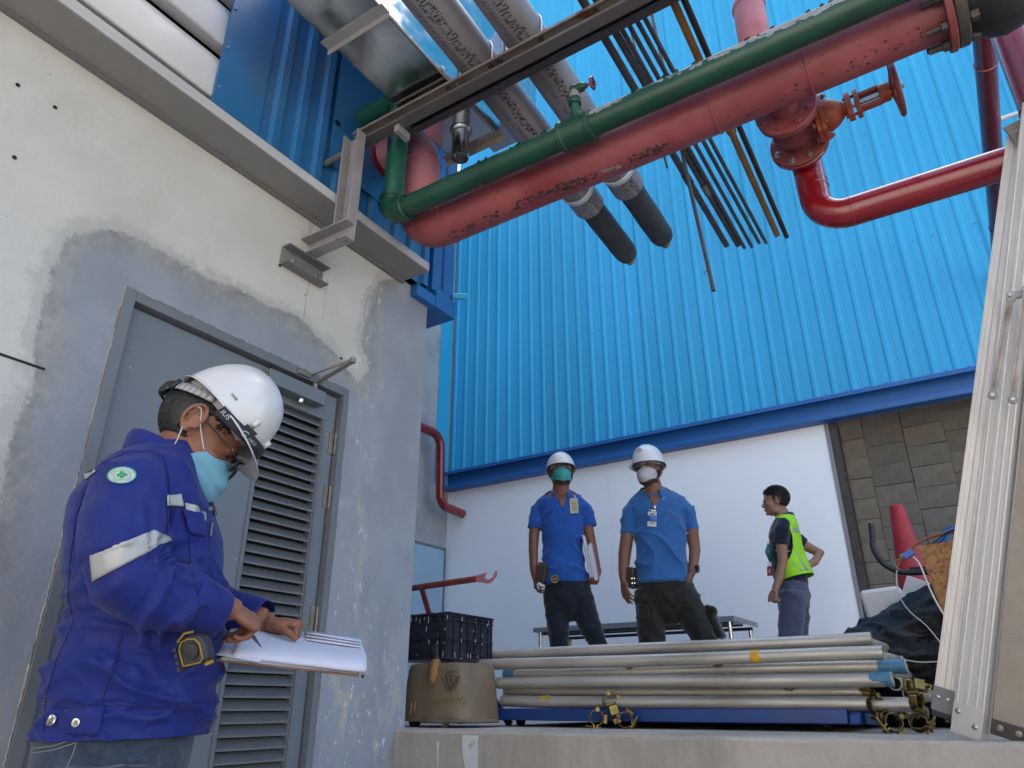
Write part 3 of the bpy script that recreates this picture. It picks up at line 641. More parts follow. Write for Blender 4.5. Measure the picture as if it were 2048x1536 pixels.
m = MB(); m.sweep(cprof(.036, .036, .004), (-1.70, 1.830, 3.234), (2.2, 1.830, 3.234), (0, -1, 0), (0, 0, 1)); m.build('back_rail', M['galv_dark'], RK, bevel=.001)
m = MB(); m.box(-1.70, -1.675, 1.715, 1.79, 3.165, 3.1995); m.build('rail_clip', M['grey_steel'], RK, bevel=.001)
for x in (-1.42, -1.21, -1.17, -.98, -.75, -.4):
    MB().lathe([(.011, 0), (.011, .009), (.006, .010), (.006, .03)], (x, BY-.025, 3.2665), (0, 0, -1), 6).build('nut', M['rust_dark'], RK)
MB().tube([(-2.09, 1.700, 3.165), (-1.915, 1.700, 3.168)], .0155, 14, hollow=.2).build('spigot', M['galv_old'], RK)
m = MB(); m.tube(spline([(-1.96, 1.74, 3.18), (-1.945, 1.71, 3.21), (-1.94, 1.75, 3.25), (-1.945, 1.73, 3.28)]), .012, 8); m.build('tie_wire', M['wire_green'], RK)

# red main
RM = thing('fire_main_pipe', 'thick faded red fire main elbowing out of the blue wall and crossing overhead', 'pipe', (-1.83, 2.05, 2.86))
Ya = 2.05; zr = 2.912; RR = .087
def zrx(x): return 2.880 + (x+1.83)*.0160
full = bend([(-2.12, Ya, 3.44), (-1.83, Ya, 3.44), (-1.83, Ya, zrx(-1.83)), (.262, Ya, zrx(.262))], .150, 14)
cut = next(i for i, p in enumerate(full) if p.z < 3.0)
MB().tube(full[:cut+1], RR, 40, caps=False).build('riser', M['red_pink'], RM)
MB().tube(full[cut:], RR, 40, caps=True).build('pipe_run', M['red_faded'], RM)
def weldring(o, d, r, mt, par, w=.006, h=.0035):
    m = MB(); path = []; k = unit(d); u, w2 = perp(k); 
    for i in range(49):
        a = 2*math.pi*i/48; rr = r + h*.3 + noise.noise(Vector((i*.9, o[0]*7, o[2]*3)))*.0012
        path.append(Vector(o) + (u*math.cos(a)+w2*math.sin(a))*rr)
    return m.tube(path, w*.5, 6).build('weld_seam', mt, par)
weldring((-1.83, Ya, 3.285), (0, 0, 1), RR, M['red_pink'], RM); weldring((-1.83, Ya, 3.055), (0, 0, 1), RR, M['red_pink'], RM)
weldring((-1.645, Ya, zrx(-1.645)), (1, 0, 0), RR, M['red_faded'], RM); weldring((-.455, Ya, zrx(-.455)), (1, 0, 0), RR, M['red_faded'], RM); weldring((-.135, Ya, zrx(-.135)), (1, 0, 0), RR, M['red_faded'], RM)
weldring((-1.98, Ya, 3.44), (1, 0, 0), RR, M['red_dark'], RM)
MB().lathe([(.112, 0), (.110, .012), (.090, .016)], (-2.074, Ya, 3.44), (1, 0, 0), 28).build('wall_sealant', M['red_dark'], RM)
# vertical stub with domed cap
cap = [(.056, 0), (.056, .40)] + [(.056*math.cos(a), .40 + .045*math.sin(a)) for a in (.3, .6, .9, 1.2, 1.45)]
MB().lathe(cap, (-.282, Ya, zr), (0, 0, 1), 28).build('capped_riser', M['red_pink'], RM)
weldring((-.282, Ya, zr+.385), (0, 0, 1), .056, M['red_pink'], RM, .005)
# paint flakes missing: raised dark scab patches under the pipe
def flakes(par, name, mt, cx0, cx1, y, z, r, a0, a1, n, size, seed, axis='x'):
    rnd = random.Random(seed); m = MB()
    for _ in range(n):
        x = rnd.uniform(cx0, cx1); a = rnd.uniform(a0, a1); s = size*rnd.uniform(.35, 1.2); k = rnd.randint(7, 10); vs = []
        for i in range(k):
            t = 2*math.pi*i/k; q = s*rnd.uniform(.45, 1.15); dx = math.cos(t)*q*1.3; da = math.sin(t)*q/r*.8
            zz = z(x) if callable(z) else z; vs.append((x+dx, y+math.sin(a+da)*(r+.0009), zz+math.cos(a+da)*(r+.0009)))
        cen = (x, y+math.sin(a)*(r+.0014), zz+math.cos(a)*(r+.0014))
        f = [(i, (i+1) % k, k) for i in range(k)]
        m.add(vs + [cen], f)
    o = m.build(name, mt, par, kind='stuff'); return o
for c0, c1, n, sd_, sz, a0, a1 in ((-1.30, -1.05, 44, 1, .0075, 1.04, 1.17), (-1.12, -.92, 50, 7, .008, 1.0, 1.13), (-1.5, -1.25, 16, 11, .009, 1.02, 1.14), (-.80, -.66, 40, 5, .007, 1.0, 1.13), (-.72, -.62, 18, 2, .007, 1.0, 1.1), (-.38, -.15, 8, 3, .006, 1.0, 1.2), (-.05, .22, 24, 4, .006, 1.02, 1.22), (-1.66, -1.5, 14, 6, .008, 1.0, 1.12), (-1.6, .2, 30, 8, .004, 1.05, 1.5)):
    flakes(RM, 'bare_patch', M['stripe_black'], c0, c1, Ya, zrx, RR, math.pi*a0, math.pi*a1, n, sz, sd_)
flakes(RM, 'pale_scrape', M['peel'], -.90, -.82, Ya, zrx, RR, math.pi*1.03, math.pi*1.08, 12, .010, 9)

# flange and black flexible joint at the right
FJ = thing('expansion_joint', 'black rubber joint with bolted dark flanges at the right end of the fire main', 'pipe fitting', (.33, Ya, zr))
m = MB(); m.lathe([(.125, 0), (.128, .003), (.128, .019), (.125, .022)], (.262, Ya, zr), (1, 0, 0), 36); m.build('red_flange', M['red_flange'], FJ)
m = MB(); m.lathe([(.122, 0), (.124, .004), (.124, .026), (.118, .032)], (.287, Ya, zr), (1, 0, 0), 36); m.build('dark_flange', M['darkmetal'], FJ)
m = MB(); m.lathe([(.105, 0), (.112, .02), (.128, .05), (.136, .09), (.128, .13), (.112, .16), (.105, .19)], (.318, Ya, zr), (1, 0, 0), 36); m.build('bellows', M['black'], FJ)
m = MB(); m.lathe([(.130, 0), (.132, .004), (.132, .03), (.13, .034)], (.508, Ya, zr), (1, 0, 0), 36); m.build('dark_flange', M['darkmetal'], FJ)
for k in range(8):
    a = math.pi/8 + k*math.pi/4; y, z = Ya + math.sin(a)*.106, zr + math.cos(a)*.106
    m = MB(); m.lathe([(.0095, 0), (.0095, .36)], (.205, y, z), (1, 0, 0), 10)
    m.lathe([(.017, 0), (.017, .016)], (.244, y, z), (1, 0, 0), 6); m.lathe([(.019, 0), (.019, .02)], (.322, y, z), (1, 0, 0), 6)
    m.build('stud_bolt', M['darkmetal'], FJ)
MB().tube([(.54, Ya, zr), (2.0, Ya, zr)], RR, 30).build('pipe_beyond', M['red_faded'], FJ)

# green pipe
GP = thing('green_water_pipe', 'dark green pipe with flaking paint running along the top of the red main', 'pipe', (-1.82, 1.87, 2.86))
yg = 1.87; zg = 2.893
MB().tube(bend([(-2.10, yg, 3.56), (-1.822, yg, 3.56), (-1.822, yg, zg+.03)], .09, 10), .046, 28).build('riser', M['green_new'], GP)
MB().tube([(-1.79, yg, zg), (2.2, yg, zg)], .046, 28).build('pipe_run', M['green'], GP)
MB().tube(bend([(-1.822, yg, zg+.075), (-1.822, yg, zg), (-1.745, yg, zg)], .05, 10), .056, 28).build('elbow_fitting', M['green'], GP)
for x0, x1 in ((-1.765, -1.735),): MB().lathe([(.059, 0), (.061, .004), (.061, .026), (.056, .03)], (x0, yg, zg), (1, 0, 0), 26).build('socket_collar', M['green'], GP)
MB().lathe([(.059, 0), (.060, .003), (.060, .014), (.056, .018)], (-1.822, yg, zg+.066), (0, 0, 1), 26).build('socket_collar', M['green'], GP)
m = MB(); m.lathe([(.052, 0), (.058, .003), (.058, .014), (.055, .017), (.055, .113), (.058, .116), (.058, .132), (.052, .135)], (-.985, yg, zg), (1, 0, 0), 28); m.build('tee_fitting', M['green'], GP)
MB().lathe([(.029, 0), (.029, .075), (.027, .078)], (-.922, yg, zg), (0, 0, 1), 18).build('tee_branch', M['green'], GP)
def flakes_top(c0, c1, n, size, seed):
    return flakes(GP, 'peeled_patch', M['peel'], c0, c1, yg, zg, .046, math.pi*1.51, math.pi*1.67, n, size, seed)
flakes_top(-.84, -.72, 40, .014, 21); flakes_top(-.46, -.30, 30, .012, 22); flakes_top(-.30, -.08, 80, .013, 23); flakes_top(-.10, .10, 60, .013, 25); flakes_top(-.62, -.5, 6, .009, 24)
# lifted curls of paint
cu = MB(); rnd = random.Random(5)
for x in [rnd.uniform(-1.35, .1) for _ in range(34)]:
    a = math.pi*rnd.uniform(1.62, 1.8); b = Vector((x, yg+math.sin(a)*.046, zg+math.cos(a)*.046)); n_ = Vector((0, math.sin(a), math.cos(a)))
    s = rnd.uniform(.004, .011); t = Vector((1, 0, 0))*s
    cu.add([b-t, b+t, b+t*.5+n_*s*.9+Vector((rnd.uniform(-.003, .003), -.002, 0)), b-t*.7+n_*s*.6], [(0, 1, 2, 3)])
cu.build('paint_curl', M['green'], GP, kind='stuff')
TV = thing('tap_valve', 'small green brass tap with dark handwheel standing on the green pipe', 'valve', (-.922, yg, 2.94))
MB().lathe([(.0165, 0), (.0165, .085)], (-.922, yg, 2.945), (0, 0, 1), 16).build('riser', M['green_new'], TV)
MB().lathe([(.024, 0), (.026, .003), (.026, .02), (.022, .024), (.022, .03)], (-.922, yg, 3.026), (0, 0, 1), 8).build('union_nut', M['green'], TV)
MB().lathe([(.020, 0), (.021, .008), (.019, .03), (.018, .034)], (-.922, yg, 3.055), (0, 0, 1), 16).build('taped_thread', M['peel'], TV)
m = MB(); m.ell((-.922, yg, 3.10), (.021, .020, .022)); m.lathe([(.016, 0), (.018, .006), (.018, .03), (.012, .036)], (-.915, yg, 3.100), (.95, 0, -.12), 14); m.build('body', M['green'], TV)
m = MB(); m.lathe([(.011, 0), (.011, .012), (.005, .014), (.005, .034)], (-.882, yg, 3.096), (.95, 0, -.12), 10); m.build('stem', M['darkmetal'], TV)
m = MB(); hw = Vector((-.845, yg, 3.092)); k = unit((.95, 0, -.12)); u, w = perp(k)
m.tube([hw + (u*math.cos(a)+w*math.sin(a))*(.021+.0025*math.cos(5*a)) for a in [2*math.pi*i/30 for i in range(31)]], .0045, 8)
for q in range(4): m.tube([hw, hw + (u*math.cos(q*math.pi/2)+w*math.sin(q*math.pi/2))*.021], .003, 6)
m.build('handwheel', M['red_dark'], TV)

# gate valve under the red main
GV = thing('gate_valve', 'orange gate valve with handwheel bolted between red flanges under the fire main', 'valve', (-.24, 2.2, 2.9))
vx, vz = -.246, 2.925
MB().lathe([(.050, 0), (.050, .16)], (vx, 2.10, vz), (0, 1, 0), 26).build('branch_stub', M['red_faded'], GV)
m = MB(); m.lathe([(.105, 0), (.108, .003), (.108, .014), (.104, .017)], (vx, 2.205, vz), (0, 1, 0), 40); m.build('front_flange', M['red_faded'], GV)
m = MB(); m.lathe([(.103, 0), (.106, .003), (.106, .014), (.098, .018)], (vx, 2.2245, vz), (0, 1, 0), 40); m.build('valve_flange', M['red_flange'], GV)
m = MB(); m.lathe([(.060, 0), (.054, .02), (.062, .05), (.078, .085), (.078, .10), (.062, .135), (.054, .15), (.060, .17)], (vx, 2.24, vz), (0, 1, 0), 32); m.build('valve_body', M['red_flange'], GV)
m = MB(); m.lathe([(.098, 0), (.105, .003), (.105, .016), (.103, .018)], (vx, 2.405, vz), (0, 1, 0), 40); m.build('valve_flange', M['red_flange'], GV)
m = MB(); m.lathe([(.103, 0), (.107, .003), (.107, .015), (.104, .018)], (vx, 2.4245, vz), (0, 1, 0), 40); m.build('rear_flange', M['red_gloss'], GV)
for k in range(8):
    a = math.pi/8 + k*math.pi/4; x, z = vx + math.sin(a)*.085, vz + math.cos(a)*.085
    MB().lathe([(.0125, 0), (.0125, .007), (.010, .010)], (x, 2.205, z), (0, -1, 0), 6).build('bolt', M['red_faded'], GV)
    m = MB(); m.lathe([(.0135, 0), (.0135, .002), (.0105, .0025), (.0105, .010), (.0055, .011), (.0055, .021)], (x, 2.405, z), (0, -1, 0), 6 if k % 2 else 12); m.build('nut', M['screw'], GV)
bx = Vector((1, 0, .03)).normalized(); b0 = Vector((vx+.045, 2.325, vz-.005))
MB().lathe([(.050, 0), (.050, .045), (.060, .050)], b0 - bx*.01, bx, 24).build('valve_neck', M['red_flange'], GV)
def oct_flange(o, w, h, t, mt, nm):
    o = Vector(o); u = Vector((0, 1, 0)); v = bx.cross(u); pts = []
    for a, b in ((1, .45), (.6, 1), (-.6, 1), (-1, .45), (-1, -.45), (-.6, -1), (.6, -1), (1, -.45)): pts.append((a*w, b*h))
    return MB().sweep(pts, o, o + bx*t, u, v).build(nm, mt, GV, bevel=.002)
oct_flange(b0 + bx*.035, .058, .082, .016, M['orange'], 'bonnet_flange'); oct_flange(b0 + bx*.052, .058, .082, .016, M['orange'], 'bonnet_flange')
m = MB()
for dy, dz in ((-.042, .058), (-.042, -.058), (.042, .058), (.042, -.058), (-.05, 0)):
    m.lathe([(.011, 0), (.011, .01), (.006, .011), (.006, .018)], b0 + bx*.068 + Vector((0, dy, dz)), bx, 6)
    m.lathe([(.011, 0), (.011, .01)], b0 + bx*.035 + Vector((0, dy, dz)), -bx, 6)
m.build('bonnet_bolt', M['orange'], GV)
MB().lathe([(.058, 0), (.060, .012), (.052, .035), (.036, .055), (.026, .065), (.026, .08)], b0 + bx*.068, bx, 28).build('bonnet', M['orange'], GV)
oct_flange(b0 + bx*.142, .034, .052, .020, M['orange'], 'gland_flange'); oct_flange(b0 + bx*.172, .034, .052, .016, M['orange'], 'gland_flange')
m = MB()
for s_ in (-1, 1):
    m.lathe([(.006, 0), (.006, .05)], b0 + bx*.135 + Vector((0, 0, s_*.042)), bx, 8)
    m.obox(b0 + bx*.220 + Vector((0, 0, s_*.030)), bx*.038, (0, .012, 0), (0, 0, .007))
m.lathe([(.032, 0), (.034, .01), (.034, .03), (.030, .034)], b0 + bx*.252, bx, 20)
m.build('yoke', M['orange'], GV, bevel=.001)
MB().lathe([(.009, 0), (.009, .19)], b0 + bx*.14, bx, 12).build('stem', M['screw'], GV)
wc = b0 + bx*.308; u, w = perp(bx)
m = MB(); m.tube([wc + (u*math.cos(a)+w*math.sin(a))*.094 for a in [2*math.pi*i/48 for i in range(49)]], .0095, 10)
m.build('handwheel_rim', M['red_flange'], GV)
m = MB()
for q in range(5):
    d = u*math.cos(q*2*math.pi/5+.4) + w*math.sin(q*2*math.pi/5+.4); m.tube([wc - bx*.012 + d*.016, wc + d*.09], [.010, .007], 8)
m.lathe([(.018, -.02), (.020, 0), (.016, .008)], wc - bx*.008, bx, 16); m.build('handwheel_spokes', M['orange'], GV)

BP = thing('branch_pipe', 'glossy red branch pipe elbowing from the gate valve towards the right', 'pipe', (-.2, 2.52, 2.62))
MB().tube(bend([(vx, 2.44, vz), (vx+.004, 2.515, vz-.03), (vx+.008, 2.52, 2.622), (.44, 2.52, 2.618), (.49, 2.52, 2.66), (.49, 2.52, 4.6)], .105, 12), .0555, 32).build('pipe_run', M['red_gloss'], BP)
for o_, d_ in (((vx, 2.455, vz-.004), (0, 1, -.2)), ((vx+.006, 2.52, vz-.125), (0, 0, 1)), ((vx+.007, 2.52, vz-.155), (0, 0, 1)), ((-.125, 2.52, 2.622), (1, 0, 0)), ((.38, 2.52, 2.618), (1, 0, 0)), ((.49, 2.52, 2.79), (0, 0, 1))):
    weldring(o_, d_, .0555, M['red_gloss'], BP, .004, .001)
YP = thing('return_pipe', 'deep red pipe high at the right, running back into the blue cladding', 'pipe', (.68, 5, 4.5))
MB().tube([(.635, 0.5, 4.50), (.70, 7.19, 4.50)], .060, 24).build('pipe_run', M['red_dark'], YP)
for y in (4.25, 6.2): weldring((.635+.065*(y-.5)/6.7, y, 4.5), (0, 1, 0), .060, M['red_gloss'], YP, .012, .002)
WT = thing('white_tube', 'thin white tube running upright behind the red pipes at the right edge', 'pipe', (.95, 5.0, 3.5))
m = MB(); m.tube([(.93, 5.0, 2.2), (.90, 5.0, 6.5)], .03, 14); m.tube([(.70, 5.0, 4.62), (.93, 5.0, 4.62)], .016, 10); m.build('tube', M['louvre_white'], WT)

# stainless duct
DU = thing('stainless_duct', 'shiny stainless duct with round spout running above the rack beside the blue wall', 'duct', (-1.53, 1.5, 3.4))
dx0, dx1, dz0, dz1, dy1 = -1.680, -1.416, 3.285, 3.93, 2.09
MB().box(dx0, dx1, -1.5, dy1, dz0, dz0+.004).build('underside', M['steel_dull'], DU)
MB().box(dx1-.002, dx1+.002, -1.5, dy1, dz0, dz1).build('side_panel', M['steel'], DU)
MB().box(dx0-.002, dx0+.002, -1.5, dy1, dz0, dz1).build('side_panel', M['steel_dull'], DU)
MB().box(dx0, dx1, dy1-.003, dy1, dz0+.005, dz1).box(dx0, dx1, -1.5, dy1, dz1, dz1+.004).build('end_panel', M['steel'], DU)
m = MB(); m.box(dx1+.0021, dx1+.006, -1.5, dy1, dz0-.004, dz0+.006); m.build('corner_trim', M['rust_beam'], DU, bevel=.001)
m = MB(); m.sweep([(0, 0), (0, -.030), (-.004, -.030), (-.004, -.004), (-.045, -.004), (-.045, 0)], (dx0-.03, 1.335, dz0-.001), (dx1+.02, 1.335, dz0-.001), (0, 1, 0), (0, 0, 1)); m.build('support_angle', M['grey_steel'], DU, bevel=.001)
m = MB(); m.sweep([(0, 0), (0, -.034), (-.004, -.034), (-.004, -.004), (-.04, -.004), (-.04, 0)], (dx0-.03, dy1-.002, dz0-.001), (dx1+.03, dy1-.002, dz0-.001), (0, 1, 0), (0, 0, 1)); m.build('support_angle', M['rust_beam'], DU, bevel=.001)
m = MB(); m.box(dx0+.05, dx1+.04, dy1+.001, 2.36, 3.50, 3.96); m.build('end_box', M['steel'], DU, bevel=.004)
m = MB()
for k in range(5): m.box(dx1+.0405, dx1+.0425, 2.08+.055*k, 2.082+.055*k, 3.52, 3.94)
m.build('seam', M['screw'], DU)
m = MB(); m.tube([(-1.537, 1.965, 3.285), (-1.537, 1.965, 3.130)], .038, 26, caps=False, hollow=.06); m.build('spout', M['chrome'], DU)
m = MB(); m.lathe([(.046, 0), (.050, -.004), (.044, -.012), (.038, -.016)], (-1.537, 1.965, 3.284), (0, 0, 1), 26); m.build('spout_weld', M['steel_dull'], DU)
m = MB()
for k in range(7): m.box(dx1+.0025, dx1+.0045, 1.56+.030*k, 1.571+.030*k, 3.80, 3.86)
m.build('vent_slot', M['black'], DU, kind='stuff')

# insulated pipes
def insul_material():
    m = bpy.data.materials.new('printed_pipe_wrap'); m.use_nodes = True; nt = m.node_tree; N = nt.nodes; L = nt.links
    b = N['Principled BSDF']; tc = N.new('ShaderNodeTexCoord'); sp = N.new('ShaderNodeSeparateXYZ'); L.new(tc.outputs['Object'], sp.inputs[0])
    def mt(op, a, c=None, d=None):
        x = N.new('ShaderNodeMath'); x.operation = op
        for i, q in enumerate((a, c, d)):
            if q is None: continue
            if isinstance(q, (int, float)): x.inputs[i].default_value = q
            else: L.new(q, x.inputs[i])
        return x.outputs[0]
    def mr(s, lo, hi, a=0, c=1):
        r = N.new('ShaderNodeMapRange'); r.interpolation_type = 'SMOOTHSTEP'; r.inputs[1].default_value = lo; r.inputs[2].default_value = hi; r.inputs[3].default_value = a; r.inputs[4].default_value = c; L.new(s, r.inputs[0]); return r.outputs[0]
    ang = mt('ARCTAN2', sp.outputs[0], sp.outputs[2])      # 0 at the top, +-pi underneath
    cx = N.new('ShaderNodeCombineXYZ'); L.new(mt('ADD', mt('MULTIPLY', sp.outputs[1], 1), mt('MULTIPLY', ang, .028)), cx.inputs[1]); L.new(mt('MULTIPLY', ang, .35), cx.inputs[0])
    n = N.new('ShaderNodeTexNoise'); n.inputs['Scale'].default_value = 120; n.inputs['Detail'].default_value = 2.0; mp = N.new('ShaderNodeMapping'); mp.inputs['Scale'].default_value = (.10, 1, 1); L.new(cx.outputs[0], mp.inputs[0]); L.new(mp.outputs[0], n.inputs[0])
    n2 = N.new('ShaderNodeTexNoise'); n2.inputs['Scale'].default_value = 14; L.new(tc.outputs['Object'], n2.inputs[0])
    wob = mt('MULTIPLY', mt('SUBTRACT', n2.outputs[0], .5), .5)
    def band(c, w): return mr(mt('ABSOLUTE', mt('SUBTRACT', mt('ADD', ang, wob), c)), w*.75, w, 1, 0)
    bands = mt('MAXIMUM', band(2.72, .24), mt('MULTIPLY', band(-3.0, .22), .55))
    f = mt('MULTIPLY', bands, mr(n.outputs[0], .47, .55))
    n3 = N.new('ShaderNodeTexNoise'); n3.inputs['Scale'].default_value = 3; n3.inputs['Detail'].default_value = 6; L.new(tc.outputs['Object'], n3.inputs[0])
    c1 = N.new('ShaderNodeMix'); c1.data_type = 'RGBA'; L.new(mr(n3.outputs[0], .35, .7), c1.inputs[0]); c1.inputs[6].default_value = (.27, .255, .27, 1); c1.inputs[7].default_value = (.19, .172, .172, 1)
    c2 = N.new('ShaderNodeMix'); c2.data_type = 'RGBA'; L.new(mt('MULTIPLY', f, .88), c2.inputs[0]); L.new(c1.outputs[2], c2.inputs[6]); c2.inputs[7].default_value = (.035, .026, .024, 1)
    L.new(c2.outputs[2], b.inputs['Base Color']); b.inputs['Roughness'].default_value = .45; b.inputs['Metallic'].default_value = .25
    bp = N.new('ShaderNodeBump'); bp.inputs['Distance'].default_value = .003; L.new(mt('ADD', n3.outputs[0], mt('MULTIPLY', f, -.2)), bp.inputs['Height']); L.new(bp.outputs[0], b.inputs['Normal'])
    return m
M['wrap'] = insul_material()
for i, (xa, xb, ye, yf, lab) in enumerate(((-1.300, -1.360, 2.83, 3.36, 'left insulated overhead pipe with black foam end, nearer the duct'), (-1.070, -1.123, 2.80, 3.31, 'right insulated overhead pipe with black foam end and broken tip'))):
    ip = thing('insulated_pipe', lab, 'pipe', (xa, 1.9, 3.358), group='insulated pipes lying on the rack')
    X_ = lambda y: xa + (xb-xa)*(y-1.9)/1.45
    path = [(X_(y), y, 3.358) for y in [-1.5 + (ye+1.5)*k/30 for k in range(31)]]
    rs = [.0825 + noise.noise(Vector((k*.8, i*5, 0)))*.0018 for k in range(31)]
    MB().tube(path, rs, 36).build('jacket', M['wrap'], ip)
    seg = []; nn = 14
    path = [(X_(y), y, 3.358) for y in [ye-.02 + (yf-ye+.02)*k/nn for k in range(nn+1)]]
    rs = [.066 + noise.noise(Vector((k*1.7, i*9, 4)))*.003 for k in range(nn)] + [.058]
    MB().tube(path, rs, 30).build('foam_sleeve', M['foam'], ip)
    m = MB(); m.lathe([(.088, 0), (.090, .004), (.086, .03), (.083, .034)], (X_(ye-.16), ye-.16, 3.358), (0, 1, 0), 32); m.build('end_collar', M['louvre_white'], ip)
    m = MB(); m.tube([(X_(yf), yf-.04, 3.34), (X_(yf), yf+.045, 3.338)], [.030, .027], 12, hollow=.3)
    m.build('pipe_core', M['alu_dirty'], ip)
    m = MB(); path = [Vector((X_(1.725)+math.cos(a)*.0855, 1.725, 3.358+math.sin(a)*.0855)) for a in [math.pi*q/20 for q in range(21)]]
    path = [path[0] + Vector((0, 0, -.10))] + path + [path[-1] + Vector((0, 0, -.10))]
    m.tube(path, .0045, 8); m.build('u_bolt', M['screw'], ip)

# conduits
CX = [(-.780,-.819,3.47,.016),(-.734,-.763,3.50,.0155),(-.706,-.739,3.54,.0095),(-.676,-.701,3.55,.0095),(-.644,-.657,3.535,.0095),(-.615,-.625,3.555,.0095)]
LB_ = ['leftmost grey overhead conduit, thick with a dark coupling','second grey overhead conduit from the left, thick','third overhead conduit from the left, first thin one','fourth overhead conduit from the left, thin grey','fifth overhead conduit from the left, thin grey','thin grey conduit nearest the yellow pipe']
for i, (xa, xb, ye, r) in enumerate(CX):
    c = thing('conduit', LB_[i], 'pipe', (xa, 1.8, 3.3), group='grey conduits hung above the green pipe')
    f = lambda y: xa + (xb-xa)*(y-1.8)/1.7
    z = 3.27 + r
    MB().tube([(f(y), y, z) for y in (-1.5, 1.0, 2.2, ye)], r, 14, hollow=.25).build('tube', M['galv_dark'], c)
    if i < 2:
        yc = 2.78 + .12*i; MB().tube([(f(yc), yc, z), (f(yc+.08), yc+.08, z)], r*1.22, 14).build('coupling', M['galv_old'] if i else M['darkmetal'], c)
c = thing('yellow_gas_pipe', 'mustard yellow overhead pipe with a collar among the grey conduits', 'pipe', (-.503, 1.8, 3.3))
f = lambda y: -.500 + (-.056)*(y-1.8)/1.7
MB().tube([(f(y), y, 3.285) for y in (-1.5, 1, 2.4, 3.52)], .0155, 16, hollow=.25).build('tube', M['yellow_pipe'], c)
MB().lathe([(.020, 0), (.022, .004), (.022, .035), (.019, .05)], (f(2.58), 2.58, 3.285), (0, 1, 0), 16).build('collar', M['yellow_pipe'], c)
c = thing('rusty_pipe', 'thin rust brown overhead pipe beside the yellow one', 'pipe', (-.466, 1.8, 3.28))
MB().tube([(-.463 + (-.052)*(y-1.8)/1.75, y, 3.28) for y in (-1.5, 1, 2.4, 3.56)], .0125, 14).build('tube', M['rust_dark'], c)
c = thing('hanging_rod', 'dark steel rod with a small hook hanging slantwise past the conduits', 'rod', (-.7, 2.6, 2.5))
m = MB(); m.tube([(-.690, 2.6, 2.505), (-.745, 2.6, 3.19), (-.855, 2.6, 4.7)], .0085, 12); m.build('rod', M['galv_dark'], c)
m = MB(); m.tube(spline([(-.700, 2.594, 2.60), (-.712, 2.59, 2.602), (-.716, 2.588, 2.590)]), .0025, 6); m.build('hook', M['galv_dark'], c)
c = thing('thin_rod', 'thinner dark rod crossing the conduits above the green pipe', 'rod', (-.75, 2.3, 3.4))
MB().tube([(-.770, 2.42, 3.05), (-.905, 2.42, 4.2)], .005, 8).build('rod', M['galv_dark'], c)

# ---------------------------------------------------------------- things on the platform
# stacked scaffold tubes
ST = [(-2.169,-.418,3.12,1.171,1.178),(-2.114,-.371,2.98,1.122,1.119),(-1.997,-.311,3.04,1.082,1.075),(-1.994,-.356,2.975,1.042,1.032),(-2.004,-.453,3.055,1.009,.994),(-1.985,-.305,3.0,.967,.95)]
SL = ['topmost rear galvanised tube of the stack','upper front galvanised tube with a yellow paint dab near its right end','galvanised tube third from the top with blue ends','galvanised tube fourth from the top with a blue right end','galvanised tube fifth from the top ending at the clamp','lowest galvanised tube of the stack, gripped by clamps']
PR = .0243
for i, (xa, xb, y, za, zb) in enumerate(ST):
    t = thing('scaffold_tube', SL[i], 'tube', (xa, y, za), group='galvanised tubes stacked on the blue trolley')
    p, q = Vector((xa, y, za)), Vector((xb, y+.02, zb)); 
    MB().tube([p.lerp(q, k/12) + Vector((0, .004*math.sin(k*.6+i), .0025*math.sin(k*.45+i*2)))*(0 < k < 12) for k in range(13)], PR, 24, hollow=.13).build('tube', M['zincpipe'], t)
    def band(f0, f1, mt_, nm='paint_band', e=.0005): MB().tube([p.lerp(q, f0), p.lerp(q, f1)], PR+e, 24, caps=False).build(nm, mt_, t)
    if i == 2: band(.0, .035, M['tape_blue']); band(.945, .998, M['tape_blue'])
    if i == 3: band(.955, .998, M['tape_blue'])
    if i == 1: band(.735, .755, M['tape_yellow'])
    if i == 4: band(.055, .07, M['tape_yellow'])
    if i == 5: band(.125, .15, M['tape_yellow'])
SG = ['cross tube running back from the top right end of the tube stack','second cross tube running back at the right of the stack','third cross tube running back at the right of the stack','fourth cross tube running back low at the right of the stack','fifth cross tube running back low at the right of the stack','sixth cross tube running back at the bottom right of the stack',
      'cross tube under the top layer near the middle of the stack','cross tube under the top layer left of the middle','cross tube low in the stack right of the middle']
CR = [(-.395,3.14,4.72,1.172),(-.352,3.02,4.62,1.118),(-.335,3.10,4.60,1.065),(-.30,3.03,4.50,1.02),(-.262,3.05,4.3,.985),(-.31,3.1,4.5,.93),(-.98,3.02,4.2,1.1035),(-1.36,3.02,4.2,1.1045),(-.72,3.03,4.2,1.015)]
for i, (x, y0, y1, z) in enumerate(CR):
    t = thing('cross_tube', SG[i], 'tube', (x, y0, z), group='galvanised cross tubes in the stack')
    dx_ = .065 if i < 6 else 0
    MB().tube([(x-dx_, y0+dx_, z), (x+.01, y1, z-.006)], PR*.95 if i < 6 else .018, 18, hollow=.13).build('tube', M['zincpipe'] if i < 6 else M['galv_dark'], t)
t = thing('bamboo_pole', 'beige wooden pole lying under the tubes on the trolley', 'pole', (-2.1, 3.3, .935))
MB().tube([(-2.139, 3.3, .9585), (-1.349, 3.3, .9545)], .018, 14).build('pole', M['bamboo'], t)

